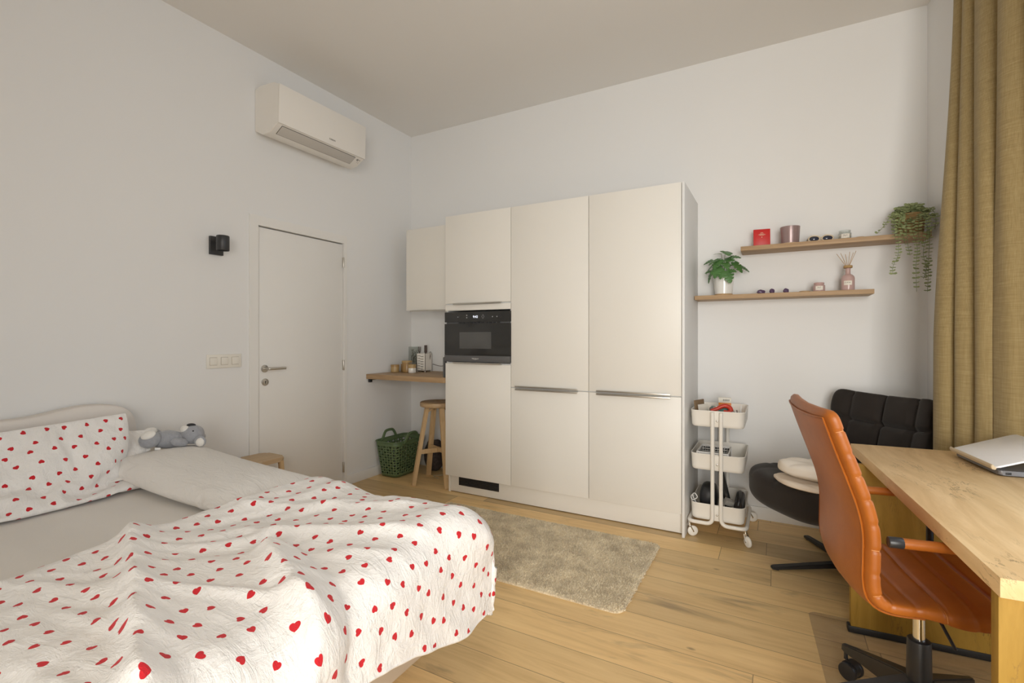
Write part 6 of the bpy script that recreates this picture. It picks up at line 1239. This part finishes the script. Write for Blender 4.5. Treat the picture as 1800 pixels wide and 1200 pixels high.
1,0,-2,5,-2,0,2,-4,3,0,-1,2,-2,1,0,1,-1,0,-6,0,9,-5,-1,1,0,1,-1,-1,1,-1,3,-2,1,1,-2,2,0,-1,0,1,-2,4,2,-7,-2,3,-1,0,-2,0,2,0,0,0,0,1,0,1,-1,1,-1,0,-2,-1,1,-2,2,2,-2,1,-1,1,1,-2,0,1,-1,2,1,-1,0,0,-1,1,-1,0,0,0,1,-1,-1,2,-1,0,1,-2,1,0,0,2,-2,-1,2,0,0,0,0,0,0,0,-1,0,-1,2,0,-1,0,-2,3,-1,
-1,1,-2,2,1,-1,1,0,-1,0,-2,1,0,0,0,2,-1,0,0,0,3,-6,1,4,-2,0,0,0,1,-1,0,1,-1,3,-3,1,-1,0,-1,-1,0,2,0,-1,3,0,-5,1,2,0,0,0,0,1,-1,1,-4,3,-1,0,2,-1,2,-3,0,0,-2,0,2,2,1,-2,1,-2,0,0,0,0,-1,2,-1,0,3,-7,1,2,1,0,0,0,1,-4,1,1,0,1,0,0,0,0,0,0,0,-1,1,-4,7,0,-2,1,-2,0,2,-2,4,-2,-2,2,-4,2,
-1,1,0,0,0,1,-2,0,3,-2,1,-1,0,0,0,-3,1,1,1,1,-3,2,0,0,-1,0,0,0,-1,3,-2,0,1,0,-1,0,1,0,1,1,-4,2,-1,2,0,-2,1,0,-1,0,1,0,0,2,-1,-1,-2,3,0,-1,0,0,1,1,-4,0,2,-1,1,-1,-1,1,0,0,0,0,1,0,-1,2,-2,1,0,0,2,-2,1,2,0,-4,0,0,0,0,-1,0,0,1,0,-1,1,2,-3,2,0,0,0,-2,1,0,1,1,1,-2,-1,0,0,0,0,0,
0,1,0,1,-1,3,-4,-1,2,0,-1,2,0,0,-3,2,-1,-1,0,1,-1,0,1,0,0,0,-3,4,-2,4,-1,-1,0,4,-3,-1,-4,6,-5,1,0,1,-3,2,1,-1,0,0,3,1,-7,6,-5,4,0,-1,1,-6,1,9,-8,3,-1,0,-2,2,0,0,0,0,0,-2,3,3,-7,8,-7,4,0,-8,8,4,-9,5,-3,0,0,0,0,0,0,0,0,0,1,0,3,4,-5,3,-3,1,3,0,-5,2,-3,-1,-1,0,0,-1,3,-1,0,-2,2,1,0,1,
1,-4,4,-2,1,1,-2,-4,2,-2,-1,0,-1,1,2,-7,6,-1,3,-3,0,2,1,2,0,-5,7,0,2,-6,6,-2,-5,-1,-1,0,0,-1,2,-11,9,0,3,0,0,2,0,6,1,-4,1,-2,8,-6,-9,1,-2,1,-1,-2,-5,2,-1,2,2,2,3,-1,1,3,2,2,-2,0,-4,3,-7,-1,-2,0,-2,-1,0,4,-12,11,-3,0,-3,4,4,0,4,3,3,0,-2,3,-9,-4,-2,-1,0,-2,0,-2,-4,11,-12,3,3,4,-7,6,3,2,6,-3,8,0,
-3,-13,-2,-1,-1,-1,1,-1,0,-2,3,-1,0,-4,-2,9,-3,1,2,3,17,0,4,-25,-3,-1,-2,-1,-1,-2,0,-1,6,-5,10,-9,-2,5,-3,1,1,1,2,4,23,588,-2,-2,-2,-3,-2,-2,-2,-2,1,1,1,1,1,1,1,1,1,0,1,1,0,1,-2,-20,-6,-2,1,-2,0,-1,3,-1,-2,1,-1,1,-2,1,3,-2,0,2,2,6,19,-1,-2,-8,-4,-4,-2,-3,-2,-1,0,1,0,1,0,3,0,-3,5,4,0,1,9,5,-1,1,-7,0,-1,1,
2,5,0,0,0,-2,-1,-2,-2,-2,1,-2,0,1,3,8,-3,-1,-6,4,-2,0,2,3,0,0,0,0,0,0,0,0,0,-2,-2,-2,1,2,-4,5,-2,-1,0,-1,2,2,0,0,0,0,0,0,0,0,0,0,0,0,-2,-2,0,1,0,-4,2,-2,1,2,1,0,0,0,0,0,0,0,0,0,0,0,0,0,-2,2,5,1,5,-1,-3,-4,3,0,0,0,0,0,0,0,0,0,0,0,0,0,0,-1,2,-2,1,0,-3,7,-4,0,0,0,0,0,0,0,
0,0,0,0,0,0,0,0,0,4,-4,0,0,0,-4,4,0,0,0,0,0,0,0,0,0,0,0,0,0,0,0,0,-4,3,1,-1,1,0,0,0,0,0,0,0,0,0,0,0,0,0,0,0,0,0,0,-2,0,2,0,1,-2,1,0,0,0,0,0,0,0,0,0,0,0,0,0,0,0,0,1,0,-1,0,-3,3,0,0,0,0,0,0,0,0,0,0,0,0,0,0,0,0,0,-1,-1,1,0,2,-3,1,0,0,0,0,0,0,0,0,0,0,0,0,
0,0,0,0,0,2,-2,-1,1,-1,1,0,0,0,0,0,0,0,0,0,0,0,0,0,0,0,0,0,-2,2,0,-1,1,0,0,0,0,0,0,0,0,0,0,0,0,0,0,0,0,0,-1,2,-1,0,0,0,0,0,0,0,0,0,0,0,0,0,0,0,0,0,0,0,0,0,-1,1,0,0,0,0,0,0,0,2,-2,0,0,0,0,0,0,0,0,0,0,0,0,-1,1,0,-1,1,0,0,0,0,-2,4,-2,0,0,0,0,0,0,0,0,0,0,0,
1,-2,0,0,0,0,0,0,0,0,-2,2,0,0,0,0,0,0,0,0,0,0,0,0,0,0,0,-1,1,0,0,0,0,0,0,0,0,0,0,0,0,0,0,0,0,0,0,0,0,0,1,-1,0,0,0,0,0,0,0,0,0,0,0,0,0,0,0,0,-1,0,1,0,0,0,0,0,0,0,0,0,0,0,0,0,0,0,0,0,0,0,0,0,0,0,0,0,0,0,0,0,0,0,0,0,0,0,0,0,0,0,0,0,0,0,0,0,0,0,0,0,
0,0,0,0,0,0,0,0,0,0,0,0,0,0,0,0,0,0,0,0,0,0,0,0,0,0,0,0,0,0,0,0,0,0,0,0,0,0,0,0,0,0,0,0,1,-2,1,0,0,0,0,0,0,0,0,0,0,0,2,-2,0,0,0,0,0,0,0,0,1,-1,0,0,0,0,0,0,0,0,0,0,0,-2,2,0,0,0,1,-1,0,0,1,-1,0,0,0,0,0,0,0,0,0,0,0,0,0,0,0,0,0,0,1,-1,-1,-1,2,0,0,0,0,0,
0,0,0,0,0,0,0,0,0,0,0,0,1,-1,0,0,3,-4,1,0,0,0,0,0,0,0,0,0,0,0,0,0,0,0,0,-1,0,1,1,-3,5,-3,0,0,0,0,0,0,0,0,0,0,0,0,0,0,0,0,1,-1,-2,1,2,3,-6,0,0,0,0,0,0,0,0,0,0,0,0,0,0,0,1,-1,1,1,0,3,-5,4,-2,0,0,0,0,0,0,0,0,0,0,0,0,0,0,2,0,3,-5,1,-3,3,4,-3,-2,0,0,0,0,0,0,0,
0,0,0,0,0,1,1,-1,-5,3,0,0,3,1,1,-2,-2,-1,0,0,0,0,0,0,0,0,0,1,3,1,1,-3,-2,-2,2,3,4,1,1,-2,-1,-3,-2,-1,0,0,0,1,0,2,1,2,1,-2,-1,-3,0,3,11,8,-4,3,2,-2,3,-1,3,-3,0,0,-2,3,4,-5,-4,-3,-3,-10,-1,4,23,2,-3,5,-1,1,2,-1,1,-2,1,1,-1,-2,1,-4,5,-1,-1,-4,-3,-21])
def cloth(name):
    shp, s = CLOTH[name]; E_ = np.array(s, dtype=np.int64).reshape((3,) + shp[:-1])
    return np.moveaxis(np.cumsum(np.cumsum(E_, axis=-2), axis=-1), 0, -1) * .001
def cloth_obj(name, P, mat, uvfn=None, parent=None, sub=2):
    """one or two layers of a cloth grid welded along their rim"""
    if P.ndim == 3: P = P[None]
    nl, ni, nj = P.shape[:3]; b = B(); ix = {}
    def vv(l, i, j):
        if nl == 2 and (i in (0, ni - 1) or j in (0, nj - 1)): l = 0
        if (l, i, j) not in ix: ix[l, i, j] = b.v(P[l, i, j])
        return ix[l, i, j]
    lay = b.bm.loops.layers.uv.verify()
    for l in range(nl):
        for i in range(ni - 1):
            for j in range(nj - 1):
                q = [(i, j), (i + 1, j), (i + 1, j + 1), (i, j + 1)]
                f_ = b.f([vv(l, *k) for k in q])
                if f_ and uvfn:
                    for lp, k in zip(f_.loops, q): lp[lay].uv = uvfn(l, *k)
    o = b.out(name, mat, parent, ang=180)
    if sub: md = o.modifiers.new('fine', 'SUBSURF'); md.levels = sub; md.render_levels = sub
    return o
# ================================================================ bed
BY0, BY1, BXF = -.16, 1.46, -1.09
t = thing('bed', 'wide bed with fabric base and soft headboard against left wall', 'bed', (0, 0, 0))
b = B().box(-3.02, BXF, BY0, BY1, .115, .30, .012, 3).out('bed_base', M['bedbase'], t)
for x in (-2.9, BXF - .40):
    for y in (BY0 + .1, BY1 - .1): B().cyl((x, y, 0), (x, y, .118), .022, .028, n=18).out('leg', M['black'], t)
def hb_fn(u, q):
    y = (q.y + .58); z = q.z
    if u.z > 0: z += .030 * sm(.9, 1.25, q.y + .585) - .018 * math.exp(-((q.y + .585 - .72) / .3) ** 2) + .004 * sin(q.y * 17)
    return V((q.x + .004 * sin(q.y * 9 + q.z * 14), q.y, z))
cushion((.060, .745, .395), 7, 40, hb_fn, Matrix.Translation((-3.095, .585, .487))).out('headboard', M['cover'], t, ang=80)
t = thing('mattress', 'mattress with beige grey fitted sheet lying on the bed', 'mattress', (0, 0, 0))
def mt_fn(u, q):
    return V((q.x, q.y, q.z + (.003 * sin(q.x * 8 + q.y * 5) + .0025 * sin(q.y * 19 - q.x * 6) if u.z > .5 else 0)))
cushion(((-3.028 - BXF) / -2 - .002, (BY1 - BY0) / 2, .1015), 14, 44, mt_fn, Matrix.Translation(((-3.028 + BXF) / 2, (BY0 + BY1) / 2, .4020))).out('fitted_sheet', M['sheet'], t, ang=80)

# duvet: a draped sheet of arc coordinates, folds fanning out from the heaped head end and hanging over the foot
from mathutils import noise as perlin
head_x, foot_x, near_y, far_y, round_r = -1.96, -.918, -.14, 1.535, .125
def nz(x, y, z=0.0): return perlin.noise(V((x, y, z)))
def crest(x, y, p, q, w, h):
    px_, py_ = q[0] - p[0], q[1] - p[1]; t_ = max(0, min(1, ((x - p[0]) * px_ + (y - p[1]) * py_) / (px_ * px_ + py_ * py_)))
    sd = ((x - p[0]) * py_ - (y - p[1]) * px_) / math.hypot(px_, py_)
    e = math.hypot(x - p[0] - px_ * t_, y - p[1] - py_ * t_); w = w * (1.0 if sd < 0 else .55)
    return h * math.exp(-(e / w) ** 1.5)
def bulge(ph, k): return (.5 + .5 * cos(ph)) ** k
def duvet_pt(i, j, NI, NJ):
    yb = (far_y - near_y + .20) * j / NJ
    hang = .150 + .135 * sm(.75, 1.45, near_y + yb) + .015 * nz(yb * 3, 5)
    xa = head_x + (foot_x - head_x - round_r + round_r * pi / 2 + hang - .05) * i / NI; ya = near_y + yb
    xa0 = xa + .04 * sin(4 * ya + 1) * (1 - i / NI) + .02 * nz(ya * 6, 1) * (1 - i / NI)
    x, y = xa0, ya; ax = ay = 0.0; ex = ey = 0.0
    if x > foot_x - round_r:
        t_ = x - (foot_x - round_r)
        if t_ < round_r * pi / 2: ax = t_ / round_r; x = foot_x - round_r + round_r * sin(ax); ex = round_r * (1 - cos(ax))
        else: ax = pi / 2; ex = round_r + (t_ - round_r * pi / 2); x = foot_x + .10 * (t_ - round_r * pi / 2)
    if y > far_y - round_r:
        t_ = y - (far_y - round_r)
        if t_ < round_r * pi / 2: ay = t_ / round_r; y = far_y - round_r + round_r * sin(ay); ey = round_r * (1 - cos(ay))
        else: ay = pi / 2; ey = round_r + (t_ - round_r * pi / 2); y = far_y + .04 * (t_ - round_r * pi / 2)
    head = sm(-.01, .17, xa - head_x)
    loft = .072 + .020 * nz(xa * 2.2, ya * 2.2, 2) + .028 * sm(.9, 1.45, ya) * sm(-1.25, -1.75, xa) + .020 * sm(-1.6, -1.1, xa) * sm(.7, 1.4, ya)
    z = .524 + loft * head - (max(ex, ey) + .10 * min(ex, ey))
    if ex > 0 and ey > 0:
        q = min(ex, ey) * .22; x -= q * .5; y -= q * .6
    th = math.atan2(ya - .36, xa + 2.05); rho = math.hypot(ya - .36, xa + 2.05)
    w1 = 1.9 * nz(th * 3.2, rho * 1.7, 7); w2 = 1.6 * nz(th * 6, rho * 2.6, 9)
    a1 = max(0, .45 + 1.15 * nz(th * 4.5, rho * 1.5, 3)); a2 = max(0, .40 + 1.3 * nz(th * 8, rho * 2.2, 4)); a3 = max(0, .3 + 1.4 * nz(th * 14, rho * 3.2, 5))
    A = .006 + .027 * sm(.30, 1.05, rho)
    f_ = A * (a1 * (bulge(th * 15 + w1, 1.7) - .3) + .55 * a2 * (bulge(th * 33 + w2 + w1, 1.6) - .3) + .26 * a3 * (bulge(th * 64 + 2 * w2, 1.5) - .3)) * (1 + .35 * sin(ax))
    f_ += .010 * head * abs(nz(xa * 5 + ya * 2, ya * 4 - xa, 11)) + .004 * nz(xa * 14, ya * 17, 12)
    f_ += crest(xa, ya, (-2.0, .86), (-1.02, .44), .055, .050) * head + crest(xa, ya, (-1.30, .90), (-.72, .66), .060, .046) - crest(xa, ya, (-1.30, 1.00), (-.80, .84), .055, .022) + crest(xa, ya, (-1.75, 1.12), (-1.2, 1.35), .05, .020) + crest(xa, ya, (-1.5, .98), (-1.0, 1.22), .045, .020)
    n_ = V((sin(ax) * (1 if ax >= ay * .999 else cos(ay)), sin(ay) * (1 if ay > ax else cos(ax)), cos(ax) * cos(ay) + .0001)).normalized()
    p = V((x, y, z)) + n_ * f_ * (.15 + .85 * head)
    if xa0 < foot_x - round_r and ya < far_y - round_r: p.z = max(p.z, .523)
    return p, (xa - head_x, yb)
NI, NJ = 170, 230
G_ = [[duvet_pt(i, j, NI, NJ) for j in range(NJ + 1)] for i in range(NI + 1)]
b = B(); vs = [[b.v(q[0]) for q in row] for row in G_]; lay = b.bm.loops.layers.uv.verify()
for i in range(NI):
    for j in range(NJ):
        qs = ((i, j), (i + 1, j), (i + 1, j + 1), (i, j + 1)); f_ = b.f([vs[k_][l_] for k_, l_ in qs])
        for lp, (k_, l_) in zip(f_.loops, qs): lp[lay].uv = G_[k_][l_][1]
o = b.out('duvet', M['hearts'], ang=180)
md = o.modifiers.new('loft', 'SOLIDIFY'); md.thickness = .010; md.offset = -1
tag(o, 'white duvet with small red hearts heaped over the bed', 'duvet')
o.location.z = 0
b = B(); b.tube([G_[NI][j][0] + V((-.004, 0, .002)) for j in range(0, NJ + 1)], .0055, 6); b.out('hem', M['hearts'], o)

H = cloth('heart'); hi_, hj = H.shape[1:3]; mid = H.mean(axis=0, keepdims=True)
Hh = mid + (H - mid) * .85; Hh[..., 0] += .05; Hh[..., 2] -= .03 * np.clip((1.2 - Hh[..., 1]) / .7, 0, 1) * np.clip((Hh[..., 2] - .52) / .3, 0, 1)
o = cloth_obj('heart_pillow', Hh, M['hearts'], lambda l, i, j: (5 + l * 3 + i / (hi_ - 1) * .78, j / (hj - 1) * .50))
tag(o, 'white pillow with red hearts leaning on the headboard', 'pillow')
Wp = cloth('white')
def lean(Q):
    k = np.clip((-1.95 - Q[..., 0]) / .98, 0, 1); Q = Q.copy(); up = Q[..., 2] - .512
    Q[..., 2] = .512 + up * (.52 + .22 * k) + .03 * k * k; return Q
o = cloth_obj('white_pillow', lean(Wp), M['pillow']); tag(o, 'big plain white pillow lying along the far side of bed under koala', 'pillow')
Hp = mid + (H - mid) * .25; k = np.clip((Hp[..., 1] - .95) / .3, 0, 1)
Hp[..., 1] += .115; Hp[..., 0] += -.045 + .10 * k * k; Hp[..., 2] = .515 + (Hp[..., 2] - .515) * (.70 - .26 * k) + .05 * k * k + .035
o = cloth_obj('white_pillow', Hp, M['pillow']); tag(o, 'plain white pillow half hidden behind the heart pillow', 'pillow')

# ================================================================ koala plush
t = thing('koala_plush', 'grey koala plush toy lying on its back on white pillow', 'plush toy', (-2.885, 1.395, .644), R(62)); t.rotation_euler = (0, R(6), R(62))
# local x: from the feet to the head, y: left towards the wall, z up
fz = lambda k, a: (lambda p: 1 + a * sin(k * p.x + 1.3) * sin(k * p.y + .4) * cos(k * p.z))
B().ell((-.005, 0, .045), (.085, .055, .048), nu=32, nv=20, fn=fz(6, .03)).out('body', M['koala'], t)
hd = B().ell((.105, -.005, .072), (.056, .056, .052), nu=32, nv=20, fn=fz(5, .02)).out('head', M['koala'], t)
B().ell((.070, -.004, .100), (.026, .032, .022), nu=20, nv=14).out('muzzle', M['plushw'], hd)
B().ell((.093, -.008, .123), (.022, .013, .0105), nu=20, nv=14).out('nose', M['black'], hd)
B().ell((.104, -.052, .098), (.0045, .0035, .0045), nu=10, nv=8).out('eye', M['black'], hd)
B().ell((.104, .040, .098), (.0045, .0035, .0045), nu=10, nv=8).out('eye', M['black'], hd)
for sy in (-1, 1):
    e = B().ell((.142, sy * .062 - .005, .045), (.030, .016, .030), (0, 0, sy * .4), nu=22, nv=14).out('ear', M['koala'], hd)
    B().ell((.142, sy * .070 - .005, .042), (.022, .016, .024), (0, 0, sy * .4), nu=18, nv=12, fn=fz(9, .06)).out('ear_fluff', M['plushw'], e)
    B().ell((.050, sy * .062, .040), (.045, .021, .023), (0, .2, sy * -.5), nu=22, nv=14, fn=fz(6, .03)).out('arm', M['koala'], t)
    l_ = B().ell((-.082, sy * .048, .052), (.050, .036, .043), (0, -.4, sy * .25), nu=24, nv=16, fn=fz(6, .03)).out('leg', M['koala'], t)
    B().ell((-.090, sy * .048 - .018, .080), (.034, .027, .015), (R(38), -.35, sy * .2), nu=20, nv=12).out('foot_pad', M['plushw'], l_)
B().box(-.055, -.030, -.072, -.066, .003, .014, .001).out('tag', M['whitep'], t)

# ================================================================ light and camera
def area(name, mat4, sx, sy, power, col):
    l = bpy.data.lights.new(name, 'AREA'); l.shape = 'RECTANGLE'; l.size = sx; l.size_y = sy; l.energy = power; l.color = col
    o = bpy.data.objects.new(name, l); COL.objects.link(o); o.matrix_world = mat4; return o
w = bpy.data.worlds.new('sky'); SC.world = w; w.use_nodes = True
bg = w.node_tree.nodes['Background']; bg.inputs[0].default_value = (.72, .82, 1, 1); bg.inputs[1].default_value = 1.0
# daylight entering through the two windows
a, c, z0, z1 = FWIN
area('daylight_front', Matrix.Translation((XL + (a + c) / 2, YF0 - .22, (z0 + z1) / 2)) @ Matrix.Rotation(R(11), 4, 'Z') @ Matrix.Rotation(R(80), 4, 'X'), c - a, z1 - z0, 98, (1.0, .95, .88)).data.spread = R(118)
a, c, z0, z1 = WIN
area('daylight_side', RW @ Matrix.Translation(((a + c) / 2, .26, (z0 + z1) / 2)) @ Matrix.Rotation(R(-90), 4, 'X') @ Matrix.Rotation(0, 4, 'Z'), c - a, z1 - z0, 30, (.76, .87, 1.0))
l = bpy.data.lights.new('added_duvet_spot', 'SPOT'); l.energy = 46; l.color = (1, .84, .62); l.spot_size = R(52); l.spot_blend = 1.0; l.shadow_soft_size = .12  # added warm spot with no fixture, brightens the foot of the duvet
o = bpy.data.objects.new('added_duvet_spot', l); COL.objects.link(o); o.location = (-.25, .1, CEIL - .08); o.rotation_euler = (V((-.93, .66, .5)) - V(o.location)).to_track_quat('-Z', 'Y').to_euler()
cam = bpy.data.cameras.new('camera'); cam.sensor_width = 36; cam.lens = 36 * 848 / 1800; cam.shift_y = -7 / 1800; cam.clip_start = .02
co = bpy.data.objects.new('camera', cam); COL.objects.link(co); co.location = (0, 0, CAM_H); co.rotation_euler = (R(90), 0, R(28.7)); SC.camera = co
SC.view_settings.view_transform = 'Standard'; SC.view_settings.look = 'None'; SC.view_settings.exposure = -0.27; SC.view_settings.gamma = 1.0
SC.view_settings.use_curve_mapping = False
SC.cycles.use_denoising = True; SC.cycles.max_bounces = 10; SC.cycles.diffuse_bounces = 7
